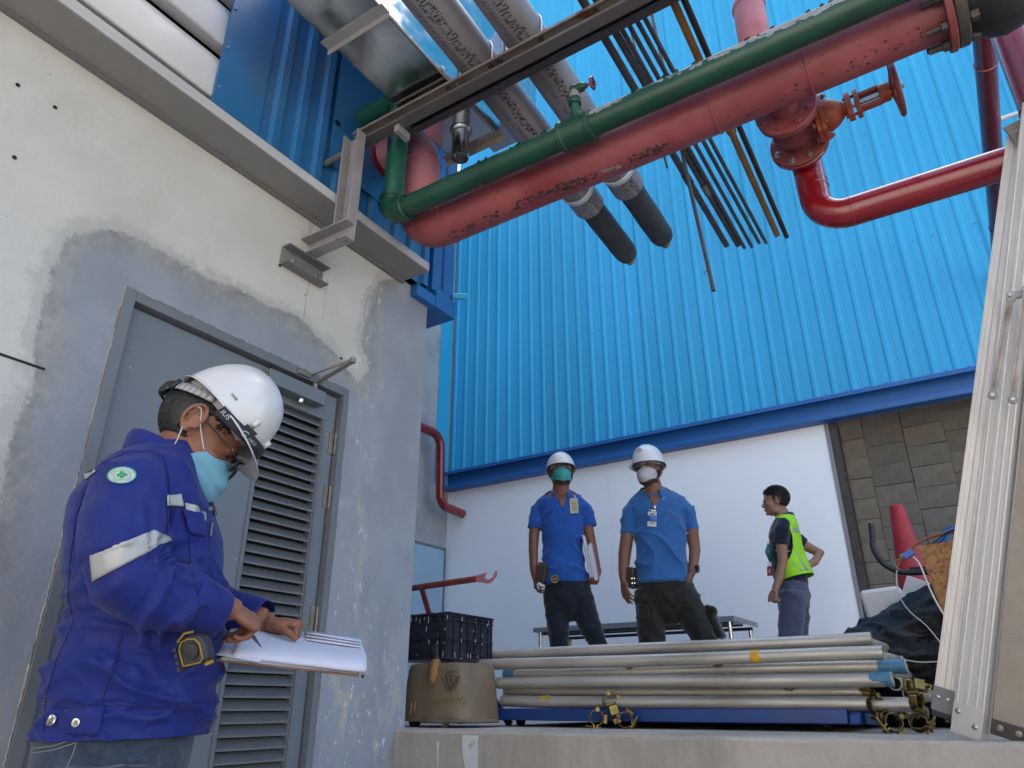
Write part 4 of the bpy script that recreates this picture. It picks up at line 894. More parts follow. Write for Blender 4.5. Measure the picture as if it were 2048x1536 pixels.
# couplers: two hinged half rings and an eye bolt
def coupler(x, y, z, rot, lab, half=False):
    t = thing('tube_clamp', lab, 'clamp', (x, y, z), 0, 'yellow zinc scaffold clamps'); ROT.add(t.name); t.rotation_euler = rot
    m = MB()
    for s_ in (1, -1):
        pts = []; 
        for k in range(11):
            a = R(12 + 156*k/10)*s_; pts.append((math.cos(a)*.028, 0, math.sin(a)*.028))
        for (a, b) in zip(pts, pts[1:]):
            a, b = Vector(a), Vector(b); m.bar(a, b + (b-a)*.15, .026, .0032, (0, 1, 0))
    m.build('half_ring', M['clamp'], t, bevel=.001)
    m = MB(); m.lathe([(.006, -.019), (.006, .019)], (-.031, 0, 0), (0, 1, 0), 10); m.lathe([(.009, -.018), (.009, -.015)], (-.031, 0, 0), (0, 1, 0), 10); m.build('hinge_pin', M['clamp'], t)
    m = MB(); m.obox((.036, 0, .006), (.010, 0, 0), (0, .014, 0), (0, 0, .003)); m.obox((.036, 0, -.008), (.010, 0, 0), (0, .014, 0), (0, 0, .003)); m.build('lug', M['clamp'], t, bevel=.001)
    m = MB(); m.tube([(.037, 0, -.040), (.037, 0, .040)], .0048, 10); m.build('eye_bolt', M['clamp'], t)
    m = MB(); m.lathe([(.011, 0), (.011, .011)], (.037, 0, .010), (0, 0, 1), 6); m.build('nut', M['clamp'], t)
    if not half:
        m = MB(); m.obox((0, 0, .036), (.016, 0, 0), (0, .016, 0), (0, 0, .006)); m.build('swivel_plate', M['clamp'], t)
    return t
coupler(-1.440, 2.985, .965, (0, R(80), R(35)), 'clamp gripping the lowest tube at the left')
coupler(-1.400, 2.935, .925, (R(60), R(70), 0), 'clamp dangling below the lowest tube at the left, upper one')
coupler(-1.345, 2.915, .897, (R(8), R(35), R(35)), 'open clamp hanging over the trolley edge beside the left clamp')
coupler(-1.475, 2.925, .902, (R(25), R(100), R(60)), 'copper tinted half clamp hanging leftmost on the trolley edge')
coupler(-.452, 3.055, .990, (0, R(20), R(80)), 'clamp closing the end of the fifth tube')
coupler(-.425, 2.985, .950, (0, R(95), R(50)), 'clamp gripping the lowest tube near its right end')
coupler(-.375, 2.93, .897, (R(10), R(150), R(38)), 'open clamp resting on the platform under the right tube ends, left one')
coupler(-.300, 2.95, .897, (R(-32), R(20), R(-20)), 'open clamp resting on the platform under the right tube ends, right one')
coupler(-.300, 3.0, .958, (0, R(70), R(75)), 'clamp on the right end of the lowest tube')
coupler(-.300, 3.05, 1.01, (R(80), R(10), R(30)), 'clamp wedged upright between the cross tubes at the right')
coupler(-.20, 3.2, .895, (R(90), R(30), 0), 'small clamp lying by the foot of the ladder')

# blue trolley deck
tr = thing('blue_trolley', 'low blue steel trolley deck carrying the stacked tubes', 'trolley', (-1.2, 3.3, PZ))
m = MB(); m.box(-2.05, -.52, 2.965, 4.3, .888, .936); m.build('deck', M['blue_box'], tr, bevel=.004)
for k, x in enumerate((-.495, -.447)):
    m = MB(); m.obox((x, 3.0 + .02*k, .906), (.021, 0, .002*(-1)**k), (.004, .035, 0), (0, .008, .020)); m.build('bent_edge', M['blue_box'], tr, bevel=.009)
for x in (-1.95, -.62):
    for y in (3.1, 4.15): MB().lathe([(.024, -.012), (.024, .012)], (x, y, .8875), (1, 0, 0), 16).build('wheel', M['black'], tr)
t = thing('wood_scraps', 'pale wooden offcuts lying on the trolley behind the lowest tube', 'wood', (-.9, 3.25, .94))
for k in range(10):
    x = -1.1 + k*.05; m = MB(); m.obox((x, 3.28 + random.uniform(-.05, .05), .9445), (.02, 0, 0), (0, .09, 0), (0, 0, .008)); m.build('offcut', M['bamboo'], t)

# mop bucket upside down
bk = thing('mop_bucket', 'grimy brown plastic mop bucket standing upside down at the corner of the platform', 'bucket', (-2.08, 2.78, PZ))
bcx, bcy = -2.115, 2.80
rings = []
for z, rx, ry in ((.886, .205, .155), (.90, .204, .154), (.96, .198, .150), (1.03, .192, .145), (1.09, .186, .138), (1.112, .180, .132), (1.118, .165, .118)):
    rings.append((bcx-.012, bcy, z, rx*.90, ry))
MB().loft(rings, 56, 5.5).build('body', M['bucket'], bk)
m = MB(); m.loft([(bcx+.05, bcy-.02, .880, .160, .165), (bcx+.05, bcy-.02, .886, .168, .172), (bcx+.03, bcy-.01, .897, .15, .155)], 48, 2.4); m.build('rim', M['bucket'], bk)
m = MB(); m.obox((bcx+.085, bcy-.16, .874), (.006, 0, 0), (0, .02, 0), (0, 0, .011)); m.build('rim_rib', M['bucket'], bk, bevel=.002)
m = MB(); m.loft([(bcx+.0, bcy-.150, 1.035, .012, .010), (bcx+.0, bcy-.150, 1.05, .020, .018), (bcx+.0, bcy-.142, 1.10, .024, .022), (bcx, bcy-.135, 1.125, .024, .022), (bcx, bcy-.13, 1.135, .015, .014)], 16, 2); m.build('caster_socket', M['amber'], bk)
m = MB(); m.lathe([(.012, 0), (.014, .01), (.009, .02), (.011, .03), (.006, .05)], (bcx, bcy-.132, 1.134), (0, 0, 1), 10); m.tube([(bcx-.008, bcy-.14, 1.15), (bcx-.006, bcy-.15, 1.19)], .003, 6); m.tube([(bcx+.006, bcy-.14, 1.15), (bcx+.008, bcy-.15, 1.195)], .003, 6); m.build('caster_stem', M['black'], bk)
m = MB(); m.bar((bcx-.088, bcy-.158, .93), (bcx-.085, bcy-.155, .968), .006, .006); m.bar((bcx-.110, bcy-.158, .915), (bcx-.108, bcy-.155, .962), .008, .006); m.build('stain_drip', M['amber'], bk)
m = MB(); m.lathe([(.02, -.018), (.02, .018)], (bcx-.13, bcy-.10, .8835), (0, 1, 0), 12); m.build('foot', M['black'], bk)
# upside down warning triangle and word, printed on the bucket face
def textmesh(s, size, ext=0.0):
    cu = bpy.data.curves.new('t', 'FONT'); cu.body = s; cu.size = size; cu.align_x = 'CENTER'; cu.align_y = 'CENTER'; cu.extrude = ext; cu.resolution_u = 2
    ob = bpy.data.objects.new('t', cu); COL.objects.link(ob); dg = bpy.context.evaluated_depsgraph_get()
    me = bpy.data.meshes.new_from_object(ob.evaluated_get(dg)); bpy.data.objects.remove(ob); return me
def text_on(name, s, size, frame, m_, par, label=None):
    """frame: 4x4 matrix in world (or the parent's local) coordinates"""
    me = textmesh(s, size, .0003); me.transform(Matrix.Translation(-world_off(par)) @ frame); 
    o = bpy.data.objects.new(name, me); COL.objects.link(o); o.parent = par; me.materials.clear(); me.materials.append(m_); return o
def frame(o, x, y):
    x = unit(x); y = Vector(y); y = (y - y.dot(x)*x).normalized(); z = x.cross(y); o = Vector(o)
    return Matrix(((x.x, y.x, z.x, o.x), (x.y, y.y, z.y, o.y), (x.z, y.z, z.z, o.z), (0, 0, 0, 1)))
fy = bcy - .1535
fb = lambda x, z: Vector((x, fy + (z-.96)*.10 + (.0015 if z > 1.05 else 0) + max(0, abs(x-bcx)-.10)*.12, z))
yup = Vector((0, -.10, -1))
text_on('caution_word', 'CAUTION', .038, frame(fb(bcx+.105, .968)+Vector((0, -.003, 0)), (-1, 0, 0), yup), M['bucket_word'], bk)
m = MB(); tri = [(bcx+.060, 1.068), (bcx+.135, 1.066), (bcx+.096, 1.00)]
for sc_, w_ in ((1.0, .0035), (.72, .002)):
    cx_ = sum(p[0] for p in tri)/3; cz_ = sum(p[1] for p in tri)/3
    q = [fb(cx_+(a-cx_)*sc_, cz_+(b-cz_)*sc_)+Vector((0, -.002, 0)) for a, b in tri]
    for a, b in zip(q, q[1:]+q[:1]): m.bar(a, b, w_, .001, (0, -1, 0.1))
m.tube([fb(cx_-.008, cz_+.012)+Vector((0,-.002,0)), fb(cx_+.006, cz_+.004)+Vector((0,-.002,0)), fb(cx_-.004, cz_-.004)+Vector((0,-.002,0)), fb(cx_+.004, cz_-.014)+Vector((0,-.002,0))], .0022, 6)
m.build('warning_triangle', M['bucket_mark'], bk)
text_on('warning_words', 'CAUTION', .0135, frame(fb(bcx+.098, 1.080)+Vector((0, -.003, 0)), (-1, 0, 0), yup), M['bucket_mark'], bk)
text_on('warning_words', 'CUIDADO', .0135, frame(fb(bcx+.127, 1.032)+Vector((0, -.003, 0)), (-.5, 0, -.86), (.86, 0, -.5)), M['bucket_mark'], bk)
text_on('warning_words', 'ATTENTION', .0120, frame(fb(bcx+.064, 1.032)+Vector((0, -.003, 0)), (-.5, 0, .86), (-.86, 0, -.5)), M['bucket_mark'], bk)

# navy crate on the bucket
cr = thing('plastic_crate', 'navy ribbed plastic crate with white scuffs standing on the upturned bucket', 'crate', (-2.1, 2.9, 1.135))
x0, x1, y0, y1, z0, z1 = -2.44, -2.095, 2.72, 3.08, 1.137, 1.335
m = MB(); t_ = .004
m.box(x0, x1, y0+.006, y0+.010, z0, z1-.004); m.box(x0, x1, y1-.010, y1-.006, z0, z1-.004); m.box(x0, x0+.004, y0+.01, y1-.01, z0, z1-.004); m.box(x1-.012, x1-.008, y0+.01, y1-.01, z0, z1-.004); m.box(x0, x1-.012, y0+.01, y1-.01, z0, z0+.004)
m.build('shell', M['crate'], cr)
for z in (z0, z0+.085, z1-.030, z1-.012): MB().box(x0, x1-.005, y0-.004, y0+.0058, z, z+.0045).build('rib', M['crate'], cr)
for k, x in enumerate((0, .055, .11, .20, .245, .29, .335)):
    MB().box(x0+x, x0+x+.004, y0-.0036, y0+.0056, z0+.005, z1-.006).build('rib', M['crate'], cr)
for z in (z0, z0+.085, z1-.030, z1-.012): MB().box(x1-.0078, x1+.002, y0+.01, y1, z, z+.0045).build('rib', M['crate'], cr)
for y in (.045, .10, .155, .21, .265, .32): MB().box(x1-.0078, x1+.0016, y0+y, y0+y+.004, z0+.005, z1-.006).build('rib', M['crate'], cr)
MB().box(x0-.006, x1+.006, y0-.007, y0+.012, z1-.004, z1+.003).box(x1-.016, x1+.006, y0+.012, y1, z1-.004, z1+.003).box(x0-.006, x1-.016, y1-.012, y1, z1-.004, z1+.003).build('rim', M['crate'], cr, bevel=.001)
m = MB(); m.box(x1, x1+.006, y0+.17, y0+.27, z0+.03, z0+.036); m.box(x1, x1+.006, y0+.17, y0+.27, z0+.068, z0+.074); m.box(x1, x1+.006, y0+.17, y0+.176, z0+.036, z0+.068); m.box(x1, x1+.006, y0+.264, y0+.27, z0+.036, z0+.068)
m.build('label_holder', M['crate'], cr)
sc = MB(); rnd = random.Random(3)
for k in range(46):
    x = rnd.choice([rnd.uniform(x0+.10, x1), x0+.33, x0+.29]); z = rnd.choice([z1-.02, z0+.02, rnd.uniform(z0, z1)]); l_ = rnd.uniform(.006, .03)
    sc.obox((x, y0-.0045, z), (.0009, 0, 0), (0, .0004, 0), (0, 0, l_*.5) if rnd.random() < .7 else (0, 0, .0009))
for k in range(26):
    x = rnd.uniform(x0, x1); sc.obox((x, y0-.0075, z1), (rnd.uniform(.003, .012), 0, 0), (0, .0004, 0), (0, 0, .0012))
for k in range(40):
    y = rnd.choice([rnd.uniform(y0, y1), y0+.10, y0+.21, y0+.265]); z = rnd.choice([z1-.02, z0+.02, rnd.uniform(z0, z1)]); l_ = rnd.uniform(.004, .022)
    sc.obox((x1+.0022, y, z), (.0004, 0, 0), (0, .0011, 0), (0, 0, l_*.5))
sc.build('scuff', M['foambox'], cr, kind='stuff')

# orange steel arm with forked hook, and dark strut
oa = thing('hooked_steel_arm', 'worn orange red steel tube with a pink open hook, leaning above the crate', 'steel arm', (-2.3, 3.2, 1.5))
m = MB(); m.tube([(-2.85, 3.2, 1.545), (-2.285, 3.2, 1.562)], .017, 16); m.build('tube', M['orange_rust'], oa)
m = MB(); hk = [(-2.30, 1.548), (-2.30, 1.578), (-2.22, 1.588), (-2.232, 1.570), (-2.228, 1.557), (-2.205, 1.551), (-2.18, 1.562), (-2.166, 1.592), (-2.152, 1.590), (-2.162, 1.560), (-2.19, 1.538), (-2.215, 1.532), (-2.25, 1.540)]
m.sweep([(a, b) for a, b in hk], (0, 3.196, 0), (0, 3.204, 0), (1, 0, 0), (0, 0, 1)); m.build('hook_plate', M['red_pink'], oa, bevel=.001)
m = MB(); m.bar((-2.66, 3.2, 1.545), (-2.53, 3.2, 1.25), .028, .012, (1, 0, 0)); m.build('brace', M['orange_rust'], oa)
m = MB(); m.bar((-2.53, 3.2, 1.25), (-2.36, 3.2, .864), .028, .012, (1, 0, 0)); m.build('leg', M['orange_rust'], oa)
m = MB(); m.tube([(-2.87, 3.2, 1.56), (-2.95, 3.2, .864)], .016, 12); m.build('rear_leg', M['orange_rust'], oa)
ds = thing('dark_steel_strut', 'dark flat steel strut slanting down between the bucket and the tubes', 'strut', (-2.1, 3.1, PZ))
MB().bar((-2.40, 3.12, 1.295), (-2.02, 3.12, .866), .032, .012, (1, 0, 0)).build('strut', M['galv_dark'], ds)

# work table
tb = thing('steel_table', 'long grey steel table with thin legs against the white wall', 'table', (-2.6, 5.9, PZ))
tz = PZ + .70
MB().box(-3.43, -1.67, 5.66, 6.30, tz-.004, tz).box(-3.43, -1.67, 5.66, 5.664, tz-.036, tz-.0045).box(-1.674, -1.67, 5.6645, 6.30, tz-.036, tz-.0045).box(-3.43, -3.426, 5.6645, 6.30, tz-.036, tz-.0045).build('top', M['table'], tb)
m = MB(); m.box(-3.40, -1.70, 5.70, 5.73, tz-.06, tz-.0365); m.box(-3.40, -1.70, 6.22, 6.25, tz-.06, tz-.0365); m.box(-3.40, -1.70, 5.95, 5.98, tz-.05, tz-.0365); m.build('under_rail', M['galv_dark'], tb)
for x in (-3.38, -1.72):
    for y in (5.70, 6.24): MB().tube([(x, y, PZ), (x, y, tz-.037)], .016, 14).build('leg', M['chrome'], tb)
MB().box(-3.38, -1.72, 5.69, 5.71, 1.0, 1.02).build('lower_rail', M['table'], tb)

# rubbish pile at the right
bg = thing('rubbish_bag', 'large shiny black rubbish bag slumped behind the tube ends', 'bag', (-.3, 3.95, PZ))
bm = bmesh.new(); bmesh.ops.create_icosphere(bm, subdivisions=6, radius=1)
for v in bm.verts:
    c = v.co.copy(); h = (c.z+1)/2
    p = Vector((c.x*.50, c.y*.36, c.z*.30))
    p += Vector((.10*c.z, 0, 0)); p.z += .06*math.exp(-((c.x-.25)**2)/.15)
    fold = 0
    a = math.atan2(c.y, c.x)
    for k, (fx, amp) in enumerate(((7, .016), (13, .010), (23, .006))):
        q = noise.noise(Vector((c.x*fx*.16 + k*3, c.y*fx*.16, (c.z + c.x*.35)*fx*.55 + k*7))); fold += (1-abs(q))**3*amp*1.25
        q = noise.noise(Vector((c.x*fx*.5 + c.z*2, c.y*fx*.3, c.z*fx*.1 + k*17))); fold += (1-abs(q))**4*amp*.8
    p += c.normalized()*(fold - .03 + noise.noise(c*2.2)*.05)
    v.co = p
for v in bm.verts:
    v.co.z = max(v.co.z + .235, .004)
me = bpy.data.meshes.new('bag'); bm.to_mesh(me); bm.free(); me.transform(Matrix.Translation(Vector((-.29, 3.95, PZ)) - bg.location)); link('bag', me, M['bag'], bg, sharp=60)
cn = thing('traffic_cone', 'scuffed red traffic cone standing behind the rubbish bag', 'cone', (-.29, 4.35, PZ))
MB().lathe([(.145, 0), (.142, .02), (.042, .98), (.036, 1.035), (.03, 1.04)], (-.315, 4.38, PZ+.04), (-.02, 0, 1), 36).build('cone', M['cone'], cn)
MB().box(-.51, -.12, 4.19, 4.57, PZ, PZ+.04).build('base', M['cone'], cn, bevel=.01)
ob_ = thing('strand_board', 'upright offcut of orange brown strand board leaning behind the ladder', 'board', (-.2, 3.6, PZ))
m = MB(); m.sweep([(-.228, 1.58), (.15, 1.60), (.15, .865), (-.135, .865), (-.222, 1.52)], (0, 3.60, 0), (0, 3.618, 0), (1, 0, 0), (0, 0, 1)); m.build('board', M['osb'], ob_)
fo = thing('foam_packaging', 'white foam packing block with a notched corner on the rubbish pile', 'packaging', (-.42, 4.25, 1.3))
m = MB(); m.obox((-.46, 4.20, 1.34), (.095, 0, .006), (0, .05, 0), (-.018, 0, .15)); m.build('block', M['foambox'], fo, bevel=.02)
f2 = thing('foam_sheet', 'tilted white foam strip in front of the red cone', 'packaging', (-.34, 4.12, 1.4))
m = MB(); m.obox((-.335, 4.12, 1.42), (.045, 0, -.022), (0, .012, 0), (.045, 0, .092)); m.obox((-.385, 4.12, 1.40), (.03, 0, .02), (0, .015, 0), (-.02, 0, .04)); m.build('strip', M['foambox'], f2, bevel=.003)
ho = thing('black_hose', 'thick black hose bending up to a cut end before the block wall', 'hose', (-.35, 3.9, 1.55))
MB().tube(spline([(-.425, 3.9, 1.762), (-.430, 3.9, 1.70), (-.436, 3.9, 1.645), (-.412, 3.9, 1.575), (-.36, 3.9, 1.530), (-.30, 3.9, 1.515), (-.16, 3.9, 1.512), (.1, 3.85, 1.5)]), .0135, 14, hollow=.35).build('hose', M['black'], ho)
MB().tube([(-.30, 3.895, 1.535), (-.16, 3.895, 1.530)], .006, 8).build('short_cable', M['black'], ho)
MB().tube([(-.4249, 3.9, 1.7625), (-.4249, 3.9, 1.7632)], .009, 12).build('cut_end', M['foambox'], ho)
for nm, lab, pts, r, mt_, c_ in (
    ('red_brown_hose', 'thin red brown hose arching over the top of the strand board', [(-.335, 3.7, 1.512), (-.325, 3.7, 1.53), (-.27, 3.7, 1.585), (-.20, 3.69, 1.622), (-.10, 3.66, 1.632), (.1, 3.6, 1.62)], .006, 'wire_red', 'hose'),
    ('cream_wire', 'cream wire hanging over the black bag and ending in a hook', [(-.335, 3.68, 1.50), (-.345, 3.66, 1.44), (-.338, 3.62, 1.37), (-.31, 3.58, 1.31), (-.26, 3.56, 1.25), (-.22, 3.5, 1.18), (-.20, 3.48, 1.13)], .0025, 'wire', 'wire'),
    ('pale_cable', 'pale cable running down the edge of the strand board', [(-.255, 3.58, 1.535), (-.235, 3.58, 1.50), (-.222, 3.58, 1.42), (-.205, 3.58, 1.34), (-.175, 3.58, 1.25), (-.15, 3.56, 1.15)], .004, 'alu', 'cable'),
    ('yellow_green_wire', 'thin green wire looping beside the red brown hose', [(-.24, 3.66, 1.585), (-.29, 3.68, 1.555), (-.33, 3.68, 1.54), (-.338, 3.68, 1.52), (-.325, 3.68, 1.50)], .0022, 'wire_green', 'wire'),
    ('hooked_wire', 'short stiff wire with a bent tip in front of the black bag', [(-.345, 3.3, 1.10), (-.348, 3.3, 1.122), (-.335, 3.3, 1.108), (-.28, 3.3, 1.098), (-.2, 3.3, 1.10)], .0022, 'wire', 'wire')):
    t = thing(nm, lab, c_, pts[0]); MB().tube(spline(pts), r, 8).build('strand', M[mt_], t)
pl = thing('blue_plug', 'small blue plug with pale cable beside the strand board', 'plug', (-.27, 3.58, 1.54))
m = MB(); m.obox((-.268, 3.575, 1.545), (.020, 0, .010), (0, .012, 0), (-.006, 0, .011)); m.build('body', M['wire_blue'], pl, bevel=.002)
m = MB(); m.lathe([(.011, -.004), (.011, .004)], (-.292, 3.572, 1.540), (.3, -1, .2), 12); m.build('socket', M['galv_old'], pl)
bc = thing('blue_cable_bundle', 'tangle of blue and dark cables behind the top of the strand board', 'cables', (-.12, 3.66, 1.62))
for k in range(6): MB().tube(spline([(-.20+.01*k, 3.66, 1.58), (-.16+.012*k, 3.65, 1.60+.004*k), (-.10, 3.64+.01*k, 1.635+.006*k), (.0, 3.6, 1.64)]), .004, 6).build('cable', M['wire_blue'] if k % 3 else M['black'], bc)

# ladder and planks leaning at the right edge
def slant(par, name, p, q, w, t, m_, ridges=(), lip=.0, side=(1, 0, 0)):
    p, q = Vector(p), Vector(q); k = (q-p).normalized(); s_ = Vector(side); s_ = (s_ - s_.dot(k)*k).normalized(); n_ = k.cross(s_)   # n_ roughly towards -y or +y
    if n_.y > 0: n_ = -n_
    m = MB(); L_ = (q-p).length; prof = [(-w/2, 0)]
    for a, b, d in ridges: prof += [(a*w/2, 0), (a*w/2+.0015, d), (b*w/2-.0015, d), (b*w/2, 0)]
    prof += [(w/2, 0), (w/2, -t), (w/2-.004, -t), (w/2-.004, -.004), (-w/2+.004, -.004), (-w/2+.004, -t), (-w/2, -t)]
    m.sweep(prof, p, q, s_, n_); return m.build(name, m_, par, sharp=10), (p, k, s_, n_)
LD = thing('folding_ladder', 'folded aluminium step ladder with riveted feet leaning at the right edge', 'ladder', (-.13, 2.7, PZ))
sa = Vector((.95, -.1, 0))
o, (p, k, s_, n_) = slant(LD, 'rear_stile', (-.200, 2.62, .935), (.395, 2.445, 2.66), .052, .03, M['alu'], ((-.9, -.55, .0009), (-.1, .05, .0009), (.55, .9, .0009)), side=sa)
m = MB(); m.obox(p + k*.03 + n_*.004, k*.034, s_*.027, n_*.0015); m.build('rear_foot_plate', M['galv_old'], LD, bevel=.001)
for d in (-.012, .012): MB().lathe([(.0055, 0), (.0055, .002), (.003, .003)], p + k*.035 + s_*d + n_*.0055, n_, 12).build('rivet', M['screw'], LD)
m = MB(); m.obox(p - k*.008 - n_*.008, k*.012, s_*.024, n_*.012); m.build('rear_rubber_foot', M['black'], LD, bevel=.003)
o, (p, k, s_, n_) = slant(LD, 'front_stile', (-.150, 2.56, .868), (.465, 2.37, 2.72), .078, .045, M['alu'], ((-.94, -.78, .0009), (-.40, -.10, .0012), (.30, .50, .0012), (.78, .94, .0009)), side=(.9, -.35, 0))
m = MB(); m.obox(p + k*.044 + n_*.0045, k*.042, s_*.0395, n_*.0015); m.build('front_foot_plate', M['alu'], LD, bevel=.001)
for q_ in (k*.062 - s_*.025, k*.035 + s_*.022): MB().lathe([(.0075, 0), (.0075, .002), (.004, .004)], p + q_ + n_*.006, n_, 14).build('rivet', M['screw'], LD)
P3, K3, S3, N3 = p, k, s_, n_
m = MB(); m.obox(Vector((.43, 2.42, 2.655)), (.055, 0, .012), (0, .004, 0), (-.01, 0, .045)); m.build('hinge_plate', M['brass'], LD, bevel=.002)
m = MB(); m.lathe([(.006, 0), (.006, .004)], (.395, 2.416, 2.655), (0, -1, 0), 10); m.build('hinge_rivet', M['screw'], LD)
for (a, b) in (((.125, 2.36, 1.765), (.235, 2.34, 2.04)), ((.168, 2.34, 1.735), (.275, 2.32, 2.05))):
    m = MB(); m.bar(a, b, .017, .006, (1, 0, 0)); a_, b_ = Vector(a), Vector(b)
    m.bar(a_.lerp(b_, .07)+Vector((0, -.005, 0)), a_.lerp(b_, .95)+Vector((0, -.005, 0)), .003, .003, (1, 0, 0)); m.lathe([(.012, -.004), (.012, .004)], a, (0, 1, 0), 14); m.lathe([(.012, -.004), (.012, .004)], b, (0, 1, 0), 14)
    m.build('spreader_arm', M['alu_dark'], LD, bevel=.001)
    m = MB(); m.lathe([(.005, 0), (.005, .003)], a_+Vector((0, -.0045, 0)), (0, -1, 0), 10); m.build('spreader_rivet', M['screw'], LD)
m = MB(); m.obox((.262, 2.345, 2.050), (.032, 0, -.002), (0, .005, 0), (0, 0, .011)); m.build('spreader_bracket', M['alu_dark'], LD, bevel=.001)
m = MB(); m.tube([(.236, 2.338, 2.05), (.236, 2.330, 2.05)], .005, 8); m.build('spreader_pin', M['screw'], LD)
for i, (pp, qq, w_, lab) in enumerate((((-.050, 2.545, .866), (.42, 2.40, 2.30), .080, 'cement stained aluminium plank leaning right of the ladder'), ((.042, 2.53, .866), (.52, 2.38, 2.30), .078, 'second stained plank at the far right edge, mostly out of frame'))):
    pk = thing('stained_plank', lab, 'plank', pp, group='stained planks leaning at the right')
    o, (p, k, s_, n_) = slant(pk, 'plank', pp, qq, w_, .03, M['alu_dirty'], (), side=(.97, -.15, 0))
    m = MB(); m.obox(p + k*.02 + n_*.003, k*.020, s_*(w_/2+.002), n_*.003); m.build('end_cap', M['darkmetal'], pk, bevel=.002)
    for d in (-.02, .022): MB().lathe([(.008, 0), (.008, .002), (.004, .003)], p + k*.022 + s_*d + n_*.006, n_, 14).build('rivet', M['brass'], pk)

# ================================================================ people
def skin(name, c):
    m = mat(name, c, .5, 0, .07, 18, .0006, 160, dirt=tuple(x*.78 for x in c), dscale=12, damt=.35, spec=.4)
    b = m.node_tree.nodes["Principled BSDF"]; b.inputs["Subsurface Weight"].default_value = .12; b.inputs['Subsurface Radius'].default_value = (.012, .005, .003); return m
def wrinkle(m, scale, dist):
    nt = m.node_tree; b = nt.nodes['Principled BSDF']; tc = next(n for n in nt.nodes if n.type == 'TEX_COORD'); n = nt.nodes.new('ShaderNodeTexNoise'); n.noise_type = 'RIDGED_MULTIFRACTAL' if hasattr(n, 'noise_type') else n.noise_type
    n.inputs['Scale'].default_value = scale; n.inputs['Detail'].default_value = 2; n.inputs['Distortion'].default_value = .6; nt.links.new(tc.outputs['Object'], n.inputs['Vector'])
    u = nt.nodes.new('ShaderNodeBump'); u.inputs['Distance'].default_value = dist*.5; u.inputs['Strength'].default_value = .7; nt.links.new(n.outputs[0], u.inputs['Height'])
    old = b.inputs['Normal'].links[0].from_socket if b.inputs['Normal'].links else None
    if old: nt.links.new(old, u.inputs['Normal'])
    nt.links.new(u.outputs[0], b.inputs['Normal'])
def cloth(name, c, bs=900, bump=.0003, rough=.82, sheen=.25, var=.07, dirt=None, **k):
    return mat(name, c, rough, 0, var, 9, bump, bs, sheen=sheen, dirt=dirt or tuple(x*.82 for x in c), dscale=7, damt=.35, spec=.3, **k)
M['skin0'] = skin('tanned_skin', (.23, .098, .055)); M['skin1'] = skin('brown_skin', (.17, .072, .045)); M['skin2'] = skin('warm_brown_skin', (.175, .078, .048)); M['skin3'] = skin('light_tan_skin', (.26, .135, .085))
M['hair'] = mat('black_hair', (.012, .010, .010), .45, 0, .3, 60, .001, 200)
M['jacket'] = cloth('cobalt_work_jacket', (.0032, .0125, .138), 700, .0003, .62, .08, .08); wrinkle(M['jacket'], 24, .010)
M['jacket_in'] = cloth('dark_jacket_lining', (.003, .005, .04), 700)
M['seam_m'] = cloth('navy_seam_thread', (.006, .008, .11), 700)
M['reflect'] = mat('grey_reflective_tape', (.33, .335, .33), .42, .25, .06, 12, .0005, 60, dirt=(.27, .27, .255), damt=.3)
M['jeans'] = mat('blue_denim', (.018, .032, .055), .85, 0, .3, 60, .0006, 500, dirt=(.05, .075, .11), dscale=40, damt=.42, sheen=.2)
M['jeans_dark'] = cloth('dark_denim', (.005, .008, .018), 600)
wrinkle(M['jeans_dark'], 14, .008)
M['stitch'] = mat('pale_denim_stitch', (.30, .31, .30), .8)
M['polo'] = cloth('royal_blue_polo', (.007, .065, .30), 800); M['polo2'] = cloth('mid_blue_polo', (.016, .095, .28), 800)
wrinkle(M['polo'], 14, .010); wrinkle(M['polo2'], 14, .010)
M['polo3'] = cloth('navy_polo', (.005, .008, .022), 800)
M['olive'] = cloth('olive_black_cargo_cloth', (.011, .0105, .008), 500); M['slate'] = cloth('slate_blue_trousers', (.055, .065, .11), 500)
wrinkle(M['olive'], 12, .010); wrinkle(M['slate'], 12, .010)
M['lime'] = cloth('fluorescent_lime_vest', (.27, .62, .012), 400, rough=.6, sheen=.1)
M['helmet'] = mat('glossy_white_helmet', (.56, .56, .555), .22, 0, .015, 5, .0001, 30, dirt=(.52, .51, .49), dscale=6, damt=.25, dirt2=(.35, .34, .32), d2scale=50, d2amt=.03, coat=.5)
M['helmet_in'] = mat('helmet_harness_plastic', (.30, .29, .28), .5); M['strap'] = mat('dark_elastic_strap', (.022, .022, .035), .8, 0, .1, 60, .0003, 600)
M['mask_blue'] = mat('pale_blue_mask', (.13, .31, .40), .8, 0, .06, 14, .0006, 260, dirt=(.18, .36, .45), dscale=12, damt=.4)
M['mask_teal'] = mat('teal_green_mask', (.04, .29, .27), .8, 0, .06, 14, .0006, 260); M['mask_white'] = mat('white_mask', (.40, .385, .41), .8, 0, .04, 14, .0006, 260)
M['white_c'] = mat('white_trim', (.5, .5, .5), .7); M['paper'] = mat('white_paper', (.50, .51, .60), .7, 0, .02, 4)
M['paper_edge'] = mat('paper_stack_edge', (.44, .44, .52), .75, 0, .04, 200, .0004, 500, stretch=(1, 1, 12))
M['hardboard'] = mat('brown_hardboard', (.17, .075, .03), .45, 0, .15, 9); M['leather'] = mat('brown_leather', (.05, .028, .02), .5, 0, .2, 20, .001, 90)
M['rubber_grey'] = mat('black_rubber_case', (.022, .022, .024), .55, 0, .2, 20, .0005, 120); M['rubber_y'] = mat('yellow_rubber_trim', (.30, .17, .012), .5)
